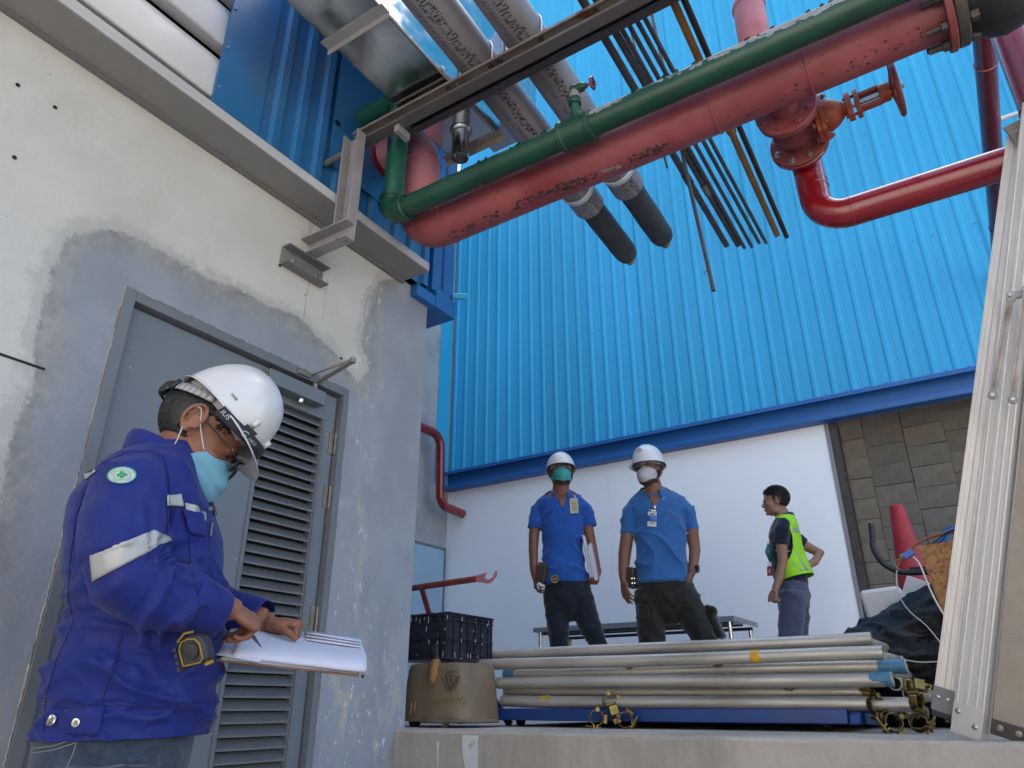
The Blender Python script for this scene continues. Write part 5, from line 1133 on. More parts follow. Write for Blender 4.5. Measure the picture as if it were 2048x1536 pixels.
M['lens'] = mat('tinted_lens', (.02, .02, .025), .08, 0, spec=.8); M['green_print'] = mat('green_print', (.02, .33, .09), .7); M['badge_w'] = mat('white_badge_cloth', (.42, .47, .46), .8, 0, .03, 30, .0003, 500)
M['eye'] = mat('dark_eye', (.03, .02, .018), .15); M['lip'] = skin('lip_skin', (.22, .09, .07)); M['card_y'] = mat('cream_card', (.42, .41, .26), .5); M['card_b'] = mat('blue_card', (.05, .14, .42), .5)
M['ink'] = mat('dark_ink', (.05, .05, .09), .6); M['shoe'] = mat('black_shoe', (.012, .012, .012), .5, 0, .2, 20)

PER = {}
_woff = world_off
def world_off(p):
    v = Vector((0, 0, 0))
    while p is not None:
        if p.name in PER: return v + Vector((0, 0, PER[p.name]))
        if p.name in ROT: return v
        v += p.location; p = p.parent
    return v
def person(label, o, rot, zb, group=None):
    t = thing('person', label, 'person', (o[0], o[1], zb), R(rot)); PER[t.name] = zb; return t
def remesh(mb, vox, smooth=3, fac=.5):
    me = mb.mesh('tmp'); o = bpy.data.objects.new('tmp', me); COL.objects.link(o)
    r = o.modifiers.new('r', 'REMESH'); r.mode = 'VOXEL'; r.voxel_size = vox; r.adaptivity = 0
    if smooth: s = o.modifiers.new('s', 'SMOOTH'); s.factor = fac; s.iterations = smooth
    dg = bpy.context.evaluated_depsgraph_get(); out = bpy.data.meshes.new_from_object(o.evaluated_get(dg)); bpy.data.objects.remove(o); return out
def displace(me, fn):
    n = len(me.vertices); co = np.empty(n*3); no = np.empty(n*3); me.vertices.foreach_get('co', co); me.vertices.foreach_get('normal', no)
    co = co.reshape(-1, 3); no = no.reshape(-1, 3); d = np.array([fn(Vector(a), Vector(b)) for a, b in zip(co, no)])
    co = co + no*d[:, None]; me.vertices.foreach_set('co', co.ravel()); me.update()
def ridg(v): return (1 - min(1, abs(noise.noise(v))*2.2))**2.5
def finish(me, name, m_, par, label=None, sharp=180):
    me.transform(Matrix.Translation(-world_off(par))); me.materials.clear(); me.materials.append(m_)
    o = bpy.data.objects.new(name, me); COL.objects.link(o); o.parent = par; me.shade_smooth()
    if sharp < 180: me.set_sharp_from_angle(angle=R(sharp))
    if label: o['label'] = label
    return o
def xf(mb, mtx): mb.v = [tuple(mtx @ Vector(p)) for p in mb.v]; return mb
def headmb(ears=True):
    m = MB()
    m.ell((0, .005, .035), (.074, .096, .088)); m.ell((0, -.035, -.015), (.063, .062, .078)); m.ell((0, -.042, -.072), (.047, .046, .042)); m.ell((0, -.080, -.094), (.021, .017, .015))
    for s in (-1, 1):
        m.ell((s*.040, -.064, -.024), (.022, .021, .017)); m.ell((s*.030, -.088, .018), (.022, .010, .008)); m.ell((s*.0115, -.104, -.034), (.0085, .011, .0075)); m.ell((s*.05, -.02, -.075), (.018, .035, .03))
        if ears:
            P = []
            for k in range(15):
                a = R(-75 + 250*k/14); P.append((s*(.078 + .012*math.cos(a*.5)), .012 + .0165*math.sin(a*1.0) if False else .010 - .017*math.cos(a+R(90)), .002 + .029*math.sin(a+R(0))))
            P = [(s*(.080 + .010*max(0, math.cos(R(q-20)))), .012 + .019*math.cos(R(q)), .003 + .030*math.sin(R(q))) for q in range(-80, 200, 20)]
            m.tube(P, [.0045]*len(P), 8); m.ell((s*.078, .006, .0), (.006, .015, .026)); m.ell((s*.080, .008, -.028), (.006, .009, .009)); m.ell((s*.079, -.006, -.006), (.005, .006, .012))
    m.tube([(0, -.086, .014), (0, -.104, -.012), (0, -.116, -.030)], [.007, .0085, .011], 10)
    m.ell((0, -.094, -.057), (.021, .009, .0055)); m.ell((0, -.091, -.068), (.018, .009, .006))
    return m
def place(head_o, fwd, up, sc=1.0):
    """matrix taking the canonical head (facing -y, up z) to the given pose"""
    f = unit(fwd); u = Vector(up); u = (u - u.dot(f)*f).normalized(); x = f.cross(u)   # -y -> f, z -> u, x = y^z...
    x = (-f).cross(u); return Matrix(((x.x*sc, -f.x*sc, u.x*sc, head_o[0]), (x.y*sc, -f.y*sc, u.y*sc, head_o[1]), (x.z*sc, -f.z*sc, u.z*sc, head_o[2]), (0, 0, 0, 1)))
def hand(m, wrist, d, n, thumb, curls=(20, 30, 35, 40), bend0=10, sc=1.0, tcurl=15, spread=1.0):
    """d: wrist to fingers, n: back of hand, thumb: +1/-1 side"""
    w = Vector(wrist); d = unit(d); n = Vector(n); n = (n - n.dot(d)*d).normalized(); s = d.cross(n)*thumb
    rot = Matrix((( s.x, d.x, n.x), (s.y, d.y, n.y), (s.z, d.z, n.z)))
    m.tube([w - d*.03*sc, w, w + d*.02*sc], [.027*sc, .025*sc, .026*sc], 12, flat=1)
    m.ell(w + d*.050*sc, (.039*sc, .050*sc, .0155*sc), rot); m.ell(w + d*.072*sc, (.040*sc, .026*sc, .013*sc), rot); m.ell(w + d*.035*sc + s*.022*sc - n*.008*sc, (.020*sc, .030*sc, .015*sc), rot)
    L_ = (.072, .080, .074, .058)
    for i in range(4):
        b = w + d*(.086 - .004*abs(i-1))*sc + s*(.030 - .0200*i)*sc*spread
        fd = (d + s*(.10 - .07*i)*spread).normalized(); k = fd.cross(n).normalized(); r = (.0088, .0090, .0086, .0076)[i]*sc
        c = curls[i]; p = b - d*.012*sc; path = [p, b]; a = bend0
        for j, fr_ in enumerate((.46, .30, .24)):
            a += c*(1, 1.15, .8)[j] if j else c
            dirv = (Matrix.Rotation(R(-a), 3, k) @ fd); 
            if dirv.dot(n) > fd.dot(n) + 1e-4: dirv = Matrix.Rotation(R(a), 3, k) @ fd
            path.append(path[-1] + dirv*L_[i]*fr_*sc)
        m.tube(path, [r*1.0, r*1.05, r, r*.93, r*.72], 10); m.ell(path[-1], (r*.72,)*3)
        m.ell(b + n*.003*sc, (r*1.15,)*3)
    tb = w + d*.022*sc + s*.026*sc; td = (d*.75 + s*.62 - n*.25).normalized()
    p1 = tb + td*.036*sc; td2 = (td*math.cos(R(tcurl)) + (d*.8 - n*.5 - s*.2).normalized()*math.sin(R(tcurl))).normalized(); p2 = p1 + td2*.030*sc; p3 = p2 + (td2 - n*.15).normalized()*.022*sc
    m.tube([tb - td*.01*sc, tb, p1, p2, p3], [.013*sc, .0135*sc, .0112*sc, .0100*sc, .0075*sc], 10); m.ell(p3, (.0076*sc,)*3)
    return dict(knuckle=w + d*.09*sc, thumb=p3, palm=w + d*.05*sc - n*.02*sc)
def helmet(par, Mx, u0=.067, L=.135, Wd=.113, Hh=.165, cy=-.022, peak=.050, ridge=.004, name='helmet', m_=None, band=True):
    nt_, npz = 56, 18; vs = []; fs = []
    def pt(t, a, off=0):   # t in 0..1 from rim to crown; a angle, front = -y
        c, s = math.cos(a), math.sin(a); ph = t*math.pi/2
        k = math.cos(ph)**.86; h = math.sin(ph)**1.02
        x = s*Wd*k; y = cy - c*L*k; z = u0 + Hh*h
        if ridge: z += ridge*math.exp(-(x/.010)**2)*min(1, t*3); z += ridge*.6*(math.exp(-((abs(x)-.034)/.006)**2))*min(1, max(0, t-.25)*4)
        return Vector((x, y, z))
    rows = []
    # brim ring: outer lip, rim, then dome
    for q in (0, 1, 2):
        row = []
        for i in range(nt_):
            a = 2*math.pi*i/nt_; p = pt(0, a); out = Vector((math.sin(a), -math.cos(a), 0)); fr_ = max(0, math.cos(a))
            pk = peak*fr_**1.6 + .007
            if q == 0: p = p + out*pk + Vector((0, 0, -.010 - .012*fr_))
            if q == 1: p = p + out*pk*.5 + Vector((0, 0, -.006 - .003*fr_))
            if q == 2: p = p + out*.0015 + Vector((0, 0, -.004))
            row.append(p)
        rows.append(row)
    for j in range(npz+1): rows.append([pt(j/npz*.985, 2*math.pi*i/nt_) for i in range(nt_)])
    for r_ in rows: vs += r_
    for j in range(len(rows)-1):
        for i in range(nt_): fs.append((j*nt_+i, j*nt_+(i+1) % nt_, (j+1)*nt_+(i+1) % nt_, (j+1)*nt_+i))
    fs.append(tuple(range((len(rows)-1)*nt_, len(rows)*nt_)))
    mb = xf(MB().add(vs, fs), Mx); me = mb.mesh('helmet'); o = finish(me, name, m_ or M['helmet'], par, sharp=50)
    sm = o.modifiers.new('solid', 'SOLIDIFY'); sm.thickness = .0028; sm.offset = -1
    ss = o.modifiers.new('sub', 'SUBSURF'); ss.levels = 1; ss.render_levels = 1
    # inner cradle band
    if band:
        m = MB(); m.loft([(0, cy+.012, u0-.018, Wd*.80, L*.80), (0, cy+.012, u0+.02, Wd*.82, L*.82)], 40); m.f = m.f[:-2]
        oo = finish(xf(m, Mx).mesh('b'), 'head_band', M['helmet_in'], par); s2 = oo.modifiers.new('solid', 'SOLIDIFY'); s2.thickness = .002
    return pt
def mask(par, Mx, m_, sc=1.0, loops=True, pleat=.0022, bulge=1.0, loopm=None):
    nu, nv = 36, 22; vs = []
    for j in range(nv+1):
        v = j/nv; d = (.110 + .030*math.sin(min(1, v*1.15)*math.pi*.75)**1.0*bulge) if v < .8 else (.110 + .030*math.sin(.92*math.pi*.75)*bulge) - (v-.8)*.10
        for i in range(nu+1):
            th = R(-76 + 152*i/nu); s = math.sin(th); c = math.cos(th)
            z0 = .004 - .036*abs(s)**1.4; z1 = -.122 + .034*abs(s)**1.5
            x = .071*s*(1-.10*v); dd = d if v > .12 else d
            sb = .058 - .050*v; y = -(sb + (dd-sb)*max(0, (c-.24)/.76)**.62)
            if v < .25: y += .018*(1-v/.25)*(abs(s)**.5)*(1-abs(s))*1.6
            y -= pleat*math.sin(v*math.pi*6.5)*(.4+.6*c); y += noise.noise(Vector((th*2.2, v*4, 3)))*.0035
            x += noise.noise(Vector((th*3, v*5, 7)))*.002
            z = z0 + (z1-z0)*v + pleat*.8*math.sin(v*math.pi*6.5+1)*(c)
            vs.append((x, y, z))
    fs = [(j*(nu+1)+i, (j+1)*(nu+1)+i, (j+1)*(nu+1)+i+1, j*(nu+1)+i+1) for j in range(nv) for i in range(nu)]
    o = finish(xf(MB().add(vs, fs), Mx).mesh('mask'), 'face_mask', m_, par); s_ = o.modifiers.new('solid', 'SOLIDIFY'); s_.thickness = .0012; s_.offset = 1
    if loops:
        for s in (-1, 1):
            m = MB(); m.tube(spline([(s*.067, -.052, -.030), (s*.080, -.012, -.004), (s*.086, .016, .022), (s*.088, .030, .012)]), .0013, 6); m.tube(spline([(s*.062, -.014, -.088), (s*.078, -.004, -.058), (s*.084, .010, -.032)]), .0013, 6)
            finish(xf(m, Mx).mesh('loop'), 'ear_loop', loopm or M['white_c'], par)
    return o
def hairmb(seed, n, cen, rad, test, length, r=.0035, lift=.5, down=.0):
    rnd = random.Random(seed); m = MB(); k = 0
    while k < n:
        v = Vector((rnd.gauss(0, 1), rnd.gauss(0, 1), rnd.gauss(0, 1))).normalized(); p = Vector((cen[0]+v.x*rad[0], cen[1]+v.y*rad[1], cen[2]+v.z*rad[2]))
        if not test(p): continue
        k += 1; t = Vector((rnd.gauss(0, .3), .55 + rnd.gauss(0, .3), -down + rnd.gauss(0, .2))); t = (t - t.dot(v)*v).normalized()
        l = length*rnd.uniform(.6, 1.3); q = p + (v*lift + t*(1-lift)).normalized()*l; e = q + (t*.8 + v*.2)*l*.5
        m.tube([p - v*.004, q, e], [r, r*.75, r*.15], 5)
    return m
def scalp(mb, c, r, test):
    e = MB(); e.ell(c, r, None, 48, 32); fs = [f for f in e.f if test(sum((Vector(e.v[i]) for i in f), Vector())/4)]; mb.add(e.v, fs)
def face_bits(par, Mx, lips=False):
    for s in (-1, 1):
        m = MB(); m.ell((s*.030, -.0895, .003), (.0105, .0042, .0030)); finish(xf(m, Mx).mesh('e'), 'eye', M['eye'], par)
        m = MB(); m.tube([(s*.014, -.0965, .017), (s*.030, -.0985, .0215), (s*.046, -.086, .018)], [.0025, .0034, .0018], 8); finish(xf(m, Mx).mesh('b'), 'eyebrow', M['hair'], par)
    if lips:
        m = MB(); m.ell((0, -.0975, -.0575), (.0205, .0075, .0042)); m.ell((0, -.095, -.0665), (.017, .0075, .0048)); finish(xf(m, Mx).mesh('l'), 'lips', M['lip'], par)
def collar(par, c, r0, r1, h, m_, open_a=38, tilt=(0, 0), front=-90, name='collar', drop=.03, thick=.0025, ry=1.0, zt=0, trim=None):
    """folded collar: stand rises round the neck, leaf falls outward; opening centred on angle front (deg, local xy)"""
    n = 44; vs = []; prof = [(0, -.012), (.004, h*.55), (.010, h*.95), (.018, h), (.030, h*.75), (r1-r0, h*.95-drop)]
    k = len(prof)
    for i in range(n+1):
        f = i/n; a = R(front + open_a + (360-2*open_a)*f); c_, s_ = math.cos(a), math.sin(a); e = math.sin(math.pi*f)
        for q, (dr, dz) in enumerate(prof):
            rr = r0 + dr; frnt = max(0, math.cos(a - R(front)))
            z = c[2] + dz + tilt[0]*c_*rr + tilt[1]*s_*rr - frnt*zt - (0.018*(1-e)**3 if q == k-1 else 0)
            vs.append((c[0] + c_*rr, c[1] + s_*rr*ry, z))
    fs = [(i*k+j, i*k+j+1, (i+1)*k+j+1, (i+1)*k+j) for i in range(n) for j in range(k-1)]
    o = finish(MB().add(vs, fs).mesh('c'), name, m_, par); s2 = o.modifiers.new('solid', 'SOLIDIFY'); s2.thickness = thick; s2.offset = 0
    sb = o.modifiers.new('sub', 'SUBSURF'); sb.levels = 1; sb.render_levels = 1
    if trim:
        m = MB(); m.tube([Vector(vs[i*k+k-1]) + Vector((0, 0, .001)) for i in range(n+1)], .0016, 5); finish(m.mesh('t'), 'collar_edge', trim, par)
    return o
class Proj:
    """lays flat outlines on a garment, seen along the sight line to the given eye"""
    def __init__(s, me, eye, off=Vector((0, 0, 0))):
        s.b = BVHTree.FromPolygons([v.co + off for v in me.vertices], [tuple(p.vertices) for p in me.polygons]); s.e = Vector(eye)
    def hit(s, x, z, lift):
        d = (Vector((x, 0, z)) - s.e).normalized(); loc, no, i, dist = s.b.ray_cast(s.e, d)
        if loc is None: return None
        if no.dot(d) > 0: no = -no
        return loc + no*lift
    def mesh2(s, verts, faces, lift):
        out = []; 
        for x, z in verts:
            h = s.hit(x, z, lift)
            if h is None: h = out[-1] if out else Vector((x, 0, z))
            out.append(h)
        return MB().add(out, faces)
    def quad(s, a, b, c, d, lift, nu=12, nv=4):
        vs = []; 
        for j in range(nv+1):
            for i in range(nu+1):
                u, v = i/nu, j/nv; x = (a[0]*(1-u)+b[0]*u)*(1-v) + (d[0]*(1-u)+c[0]*u)*v; z = (a[1]*(1-u)+b[1]*u)*(1-v) + (d[1]*(1-u)+c[1]*u)*v; vs.append((x, z))
        fs = [(j*(nu+1)+i, j*(nu+1)+i+1, (j+1)*(nu+1)+i+1, (j+1)*(nu+1)+i) for j in range(nv) for i in range(nu)]
        return s.mesh2(vs, fs, lift)
    def disc(s, c, rx, rz, lift, r0=0, rot=0, n=36, rings=6):
        vs = []; 
        for j in range(rings+1):
            f = r0 + (1-r0)*j/rings
            for i in range(n):
                a = 2*math.pi*i/n; x, z = rx*f*math.cos(a), rz*f*math.sin(a); vs.append((c[0]+x*math.cos(rot)-z*math.sin(rot), c[1]+x*math.sin(rot)+z*math.cos(rot)))
        fs = [(j*n+i, j*n+(i+1) % n, (j+1)*n+(i+1) % n, (j+1)*n+i) for j in range(rings) for i in range(n)]
        return s.mesh2(vs, fs, lift)
    def line(s, pts, r, lift=0.0, n=10):
        P = []
        for (a, b) in zip(pts, pts[1:]):
            for k in range(n): h = s.hit(a[0]+(b[0]-a[0])*k/n, a[1]+(b[1]-a[1])*k/n, lift); P += [h] if h is not None else []
        h = s.hit(*pts[-1], lift); P += [h] if h is not None else []
        return MB().tube(P, r, 6) if len(P) > 1 else MB()
def solid(o, t, off=1): s = o.modifiers.new('solid', 'SOLIDIFY'); s.thickness = t; s.offset = off; return o

# ---------------------------------------------------------------- man in the cobalt jacket (foreground)
D0 = 1.85; EYE0 = (0, -D0, .95)
def V(x, z, y=0.0): k = 1 + y/D0; return Vector((x*k, y, .95 + (z-.95)*k))
A = person('man in cobalt work jacket, white helmet and pale blue mask writing on a clipboard', (-1.600, .929, 0), 59.86, 0)
H0 = place((.070, 0, 1.560), (.775, -.06, -.63), (.63, 0, .775), 1.10); HH = place((.058, 0, 1.577), (.70, -.06, -.71), (.71, 0, .70), .97)
b = MB(); hm = xf(headmb(), H0); b.v += hm.v; b.f += hm.f
def addm(dst, src): n = len(dst.v); dst.v += src.v; dst.f += [tuple(i+n for i in f) for f in src.f]
b = MB(); addm(b, xf(headmb(), H0))
b.tube([(.055, 0, 1.540), (.025, 0, 1.505), (.0, .005, 1.46), (-.01, .01, 1.38)], [.054, .054, .062, .075], 18)
b.loft([(0.03, .02, .75, .10, .085), (.03, .02, .95, .11, .09), (.01, .02, 1.15, .11, .11), (-.02, .02, 1.35, .11, .14), (-.01, .01, 1.44, .07, .09)], 20)
for y in (-.035, .07): b.tube([(.03, y, .85), (.04, y, .5), (.03, y, .10)], [.055, .045, .04], 12); b.ell((.08, y, .05), (.11, .04, .04))
b.tube([V(-.045, 1.42, -.15), V(-.01, 1.22, -.20), V(.19, 1.160, -.145)], [.05, .04, .027], 12)
hr = hand(b, V(.205, 1.158, -.140), (.075, .045, -.030), (.25, -.55, .80), -1, curls=(34, 38, 42, 46), bend0=38, sc=.96, tcurl=45, spread=.8)
b.tube([V(.0, 1.42, .16), V(.08, 1.20, .23), V(.29, 1.135, .12)], [.05, .04, .026], 12)
hl = hand(b, V(.292, 1.128, .115), (.080, -.028, -.006), (.12, -.15, .95), 1, curls=(55, 60, 62, 62), bend0=30, sc=1.0, tcurl=18, spread=.8)
bm_ = remesh(b, .0034, 3, .45)
finish(bm_, 'body', M['skin0'], A)
# hair under the helmet
def t0(p): return (p.y > -.015 or (p.z > .03 and p.y > -.06)) and p.z > -.052 and not (abs(p.x) > .055 and -.02 < p.y < .032 and p.z < .035)
hb = MB(); hb.ell((0, .012, .035), (.0755, .097, .089)); 
hb2 = hairmb(3, 2600, (0, .010, .034), (.075, .097, .089), t0, .009, .0022, .12, .9); scalp(hb2, (0, .010, .034), (.077, .0985, .0905), t0)
finish(xf(hb2, H0).mesh('h'), 'hair', M['hair'], A)
helmet(A, HH @ Matrix.Scale(1.03, 4), u0=.067, L=.128, Wd=.112, Hh=.160, cy=-.018, peak=.048)
face_bits(A, H0)
mask(A, H0, M['mask_blue'])
# ratchet strap of the harness at the nape
m = MB(); pts = [(.088*math.cos(R(a)), .014+.106*math.sin(R(a)), .030 + (a-90)*(a-90)/90/90*.028) for a in range(-5, 186, 8)]
for q in (0,): 
    for a_, b_ in zip(pts, pts[1:]): a_, b_ = Vector(a_), Vector(b_); m.bar(a_, b_ + (b_-a_)*.1, .020, .0022, (0, 0, 1))
finish(xf(m, H0).mesh('s'), 'harness_strap', M['reflect'], A)
m = MB(); m.lathe([(.020, 0), (.021, .006), (.018, .012)], (0, .118, .030), (0, 1, 0), 18); m.obox((.052, .108, .033), (.004, 0, 0), (0, .004, 0), (0, 0, .014)); m.obox((-.052, .104, .033), (.006, .003, 0), (0, .004, 0), (0, 0, .014)); m.tube(spline([(-.03, .113, .045), (0, .125, .048), (.03, .113, .045)]), .0035, 6); m.tube(spline([(-.03, .113, .015), (0, .125, .012), (.03, .113, .015)]), .0035, 6)
finish(xf(m, H0).mesh('s'), 'harness_knob', M['black'], A)
# headlamp strap round the front of the helmet, with lettering
HS = HH @ Matrix.Scale(1.03, 4)
def strap_pt(a, z, off=.0): 
    t = max(0, (z-.067)/.160); k = math.cos(math.asin(min(1, t)))**.86
    return Vector((math.sin(a)*(.112*k+off), -.018-math.cos(a)*(.128*k+off), z))
vs = []; na = 60
for i in range(na+1):
    a = R(-84 + 168*i/na)
    sag = .020 - .038*abs(math.sin(a))**2
    for z in (.046+sag, .075+sag): vs.append(strap_pt(a, z, .0095))
m = MB().add(vs, [(2*i, 2*i+2, 2*i+3, 2*i+1) for i in range(na)]); o = finish(xf(m, HS).mesh('s'), 'lamp_strap', M['strap'], A); solid(o, .002)
def strap_text(s, size, a_mid, zoff=0, m_=None):
    me = textmesh(s, size); out = []
    for v in me.vertices:
        a = R(a_mid) + v.co.x/.122; sag = .020 - .038*abs(math.sin(a))**2; out.append(strap_pt(a, (.0605)+sag+zoff+v.co.y, .0128))
    n = [tuple(p.vertices) for p in me.polygons]; finish(xf(MB().add(out, n), HS).mesh('t'), 'strap_lettering', m_ or M['white_c'], A)
strap_text('G', .024, -50); strap_text('NIUS', .012, -36); strap_text('IUS', .016, -76)
m = MB(); 
for a0 in (-57,):
    for i in range(4):
        p, q = strap_pt(R(a0+i*4), .052+.020-.038*math.sin(R(a0+i*4))**2, .0122), strap_pt(R(a0+i*4+4), .052+.020-.038*math.sin(R(a0+i*4+4))**2, .0122)
        m.add([p + Vector((0, 0, -.001)), q + Vector((0, 0, -.001)), q + Vector((0, 0, .032)), p + Vector((0, 0, .032))], [(0, 1, 2, 3)])
finish(xf(m, HS).mesh('s'), 'strap_slider', M['strap'], A)
m = MB(); 
for a in (-50, -8): 
    p = strap_pt(R(a), .098 if a == -50 else .108, .004); m.obox(p, (.007, 0, 0), (0, .006, 0), (0, 0, .010))
finish(xf(m, HS).mesh('s'), 'strap_clip', M['helmet'], A)
m = MB(); p = strap_pt(R(-88), .092, .001); m.obox(p, (.0015, 0, 0), (0, .010, 0), (0, 0, .0025)); finish(xf(m, HS).mesh('s'), 'vent_slot', M['helmet_in'], A)
# spectacles
m = MB()
for s in (-1, 1):
    m.tube([(s*.032+.020*math.cos(a), -.116-.001*abs(math.cos(a)), .000+.015*math.sin(a)) for a in [2*math.pi*i/20 for i in range(21)]], .0017, 6)
    m.tube([(s*.052, -.114, .006), (s*.070, -.090, .008), (s*.080, -.02, .012), (s*.082, .01, .010)], .0019, 6)
m.tube([(-.012, -.118, .004), (.012, -.118, .004)], .0016, 6); finish(xf(m, H0).mesh('g'), 'spectacles', M['black'], A)
for s in (-1, 1):
    m = MB(); m.lathe([(.018, 0), (.018, .001)], (s*.032, -.1162, 0), (0, -1, 0), 18); finish(xf(m, H0).mesh('g'), 'spectacle_lens', M['lens'], A)

# jacket
j = MB()
TR = [(.845, -.130, .198, .135), (.92, -.128, .205, .140), (.96, -.124, .218, .148), (1.03, -.119, .212, .152), (1.08, -.114, .206, .152), (1.13, -.121, .203, .154), (1.19, -.134, .195, .160), (1.25, -.149, .183, .165), (1.31, -.161, .168, .168), (1.37, -.158, .138, .170), (1.42, -.142, .108, .166), (1.46, -.112, .096, .150), (1.495, -.078, .088, .115), (1.52, -.050, .082, .085)]
j.loft([((a+c)/2, .018, z, (c-a)/2, ry) for z, a, c, ry in TR], 48, 2.25)
j.tube([V(-.050, 1.452, -.135), V(-.048, 1.41, -.168), V(-.042, 1.34, -.190), V(-.030, 1.265, -.205), V(-.008, 1.208, -.205), V(.045, 1.180, -.195), V(.105, 1.168, -.180), V(.140, 1.158, -.165)], [.060, .070, .078, .078, .074, .070, .063, .054], 28)
j.tube([V(-.02, 1.45, .12), V(0, 1.40, .16), V(.06, 1.22, .235), V(.16, 1.165, .22), V(.272, 1.142, .135)], [.06, .07, .066, .055, .042], 24)
jm = remesh(j, .0046, 4, .5)
elb = V(.0, 1.215, -.205); arm_a = unit(V(-.05, 1.42, -.16) - elb); arm_b = unit(V(.17, 1.15, -.16) - elb)
def jf(c, n):
    d = 0.0
    arm = 1/(1+math.exp((c.y + .125 + max(0, c.z-1.40)*1.0)*60)) * (1 if c.z > 1.06 else 0)
    w = noise.noise_vector(c*3.0)*.02
    p = c + w
    body = 1 - arm
    # slack cloth at the waist: long slanting creases
    lo_ = max(0, min(1, (1.28 - c.z)/.12))
    d += body*lo_*(.015*ridg(Vector((p.x*3.2 + p.z*2.2, p.y*3, p.z*11))) + .010*ridg(Vector((p.x*7 - p.z*5, p.y*6, p.z*19+4))) + .006*ridg(Vector((p.x*12 + p.z*9, p.y*8, p.z*24+11))) - .009)
    d += body*(1-lo_)*(.009*ridg(Vector((p.x*7 + p.z*4, p.y*6, p.z*6 + 9))) - .003)
    # waistband pulled in
    if .935 < c.z < .955: d -= .004*body
    # back bulge over the waist
    d += .006*math.exp(-((c.z-1.02)/.03)**2)*(c.x < 0)*body
    # upper sleeve: soft lengthwise folds, tight rings inside the elbow
    e = (c - elb).length; ins = (c - elb).dot((arm_a + arm_b).normalized())
    s1 = (c - elb).dot(arm_a)
    d += arm*.009*ridg(Vector((p.x*13, p.y*10, p.z*3.0 + 2)))*(1 if s1 > .03 else .4)
    comp = math.exp(-(e/.11)**2)*max(0, min(1, (ins+.02)/.05))
    ang = math.atan2((c-elb).dot(arm_a), (c-elb).dot(arm_b))
    d += arm*comp*.022*(math.sin(ang*15 + noise.noise(c*14)*3.0)*.5 - .2)
    fa = (c - elb).dot(arm_b)
    d += arm*(fa > .02)*(.0140*ridg(Vector((p.x*16 + p.z*7, p.y*5, p.z*13 - p.x*5))) - .002)
    # armpit tuck
    d -= .020*math.exp(-((c - V(.035, 1.345, -.165)).length/.026)**2)
    return d + noise.noise(c*26)*.0009
displace(jm, jf)
prj = Proj(jm, EYE0)
# trim the bottom to a clean hem and cuffs
bmh = bmesh.new(); bmh.from_mesh(jm)
bmesh.ops.bisect_plane(bmh, geom=bmh.verts[:]+bmh.edges[:]+bmh.faces[:], plane_co=(0, 0, .888), plane_no=(.02, 0, -1), clear_outer=True)
bmh.to_mesh(jm); bmh.free()
jacket = finish(jm, 'jacket', M['jacket'], A); solid(jacket, .003, -1)
# right cuff: open tube flaring to the wrist
def cuff(path, radii, nm, seed):
    m = MB(); m.tube(path, radii, 36, caps=False); me = m.mesh('c')
    for v in me.vertices: v.co += noise.noise_vector(v.co*16 + Vector((seed, 0, 0)))*.004
    o = finish(me, nm, M['jacket'], A); solid(o, .003, 0); sb = o.modifiers.new('s', 'SUBSURF'); sb.levels = 1; sb.render_levels = 1
cuff([V(.105, 1.170, -.180), V(.135, 1.160, -.168), V(.165, 1.148, -.152), V(.192, 1.139, -.142)], [.060, .057, .053, .049], 'cuff', 1)
cuff([V(.235, 1.150, .165), V(.262, 1.145, .14), V(.290, 1.138, .118)], [.046, .043, .040], 'cuff', 2)
collar(A, (.016, .0, 1.462), .064, .098, .044, M['jacket'], open_a=40, tilt=(-.50, 0), front=-8, drop=.082, zt=0, ry=1.0, thick=.004)
m = MB(); m.tube([(.045, .0, 1.50), (.10, .0, 1.42), (.135, 0, 1.36)], [.04, .035, .02], 14, flat=.8); finish(m.mesh('l'), 'inner_lining', M['jacket_in'], A)
# stripes, seams, pocket, snaps, zip, badge
def dec(mb, nm, m_, t=.0012, lab=None):
    o = finish(mb.mesh('d'), nm, m_, A, lab); 
    if t: solid(o, t, 0)
    return o
dec(prj.quad((-.0945, 1.252), (.020, 1.3175), (.060, 1.300), (-.0775, 1.196), .003, 28, 8), 'sleeve_stripe', M['reflect'])
dec(prj.quad((.032, 1.401), (.063, 1.407), (.072, 1.379), (.036, 1.376), .003, 10, 6), 'chest_stripe', M['reflect'])
dec(prj.quad((.072, 1.388), (.1015, 1.384), (.111, 1.361), (.079, 1.362), .004, 10, 6), 'chest_stripe', M['reflect'])
dec(prj.quad((.112, 1.372), (.121, 1.368), (.124, 1.349), (.115, 1.351), .004, 6, 6), 'chest_stripe', M['reflect'])
dec(prj.quad((-.146, 1.430), (-.128, 1.4535), (-.121, 1.437), (-.137, 1.416), .003, 8, 6), 'back_stripe', M['reflect'])
fl_ = prj.quad((.068, 1.372), (.113, 1.367), (.130, 1.310), (.094, 1.318), .006, 12, 10); dec(fl_, 'pocket_flap', M['jacket'], .004)
dec(prj.line([(.037, 1.375), (.045, 1.335), (.052, 1.30)], .0011, .001), 'seam', M['seam_m'], 0)
dec(prj.line([(.094, 1.318), (.110, 1.25), (.135, 1.19), (.15, 1.13)], .0010, .001), 'seam', M['seam_m'], 0)
dec(prj.line([(-.135, 1.39), (-.139, 1.33), (-.128, 1.22), (-.118, 1.16), (-.098, 1.11), (-.112, 1.03), (-.115, .97), (-.105, .90)], .0011, .001), 'seam', M['seam_m'], 0)
dec(prj.line([(-.125, 1.452), (-.07, 1.492), (-.01, 1.505), (.012, 1.49)], .0012, .001), 'seam', M['seam_m'], 0)
dec(prj.line([(.012, 1.49), (.030, 1.44), (.040, 1.385), (.044, 1.33)], .0012, .001), 'seam', M['seam_m'], 0)
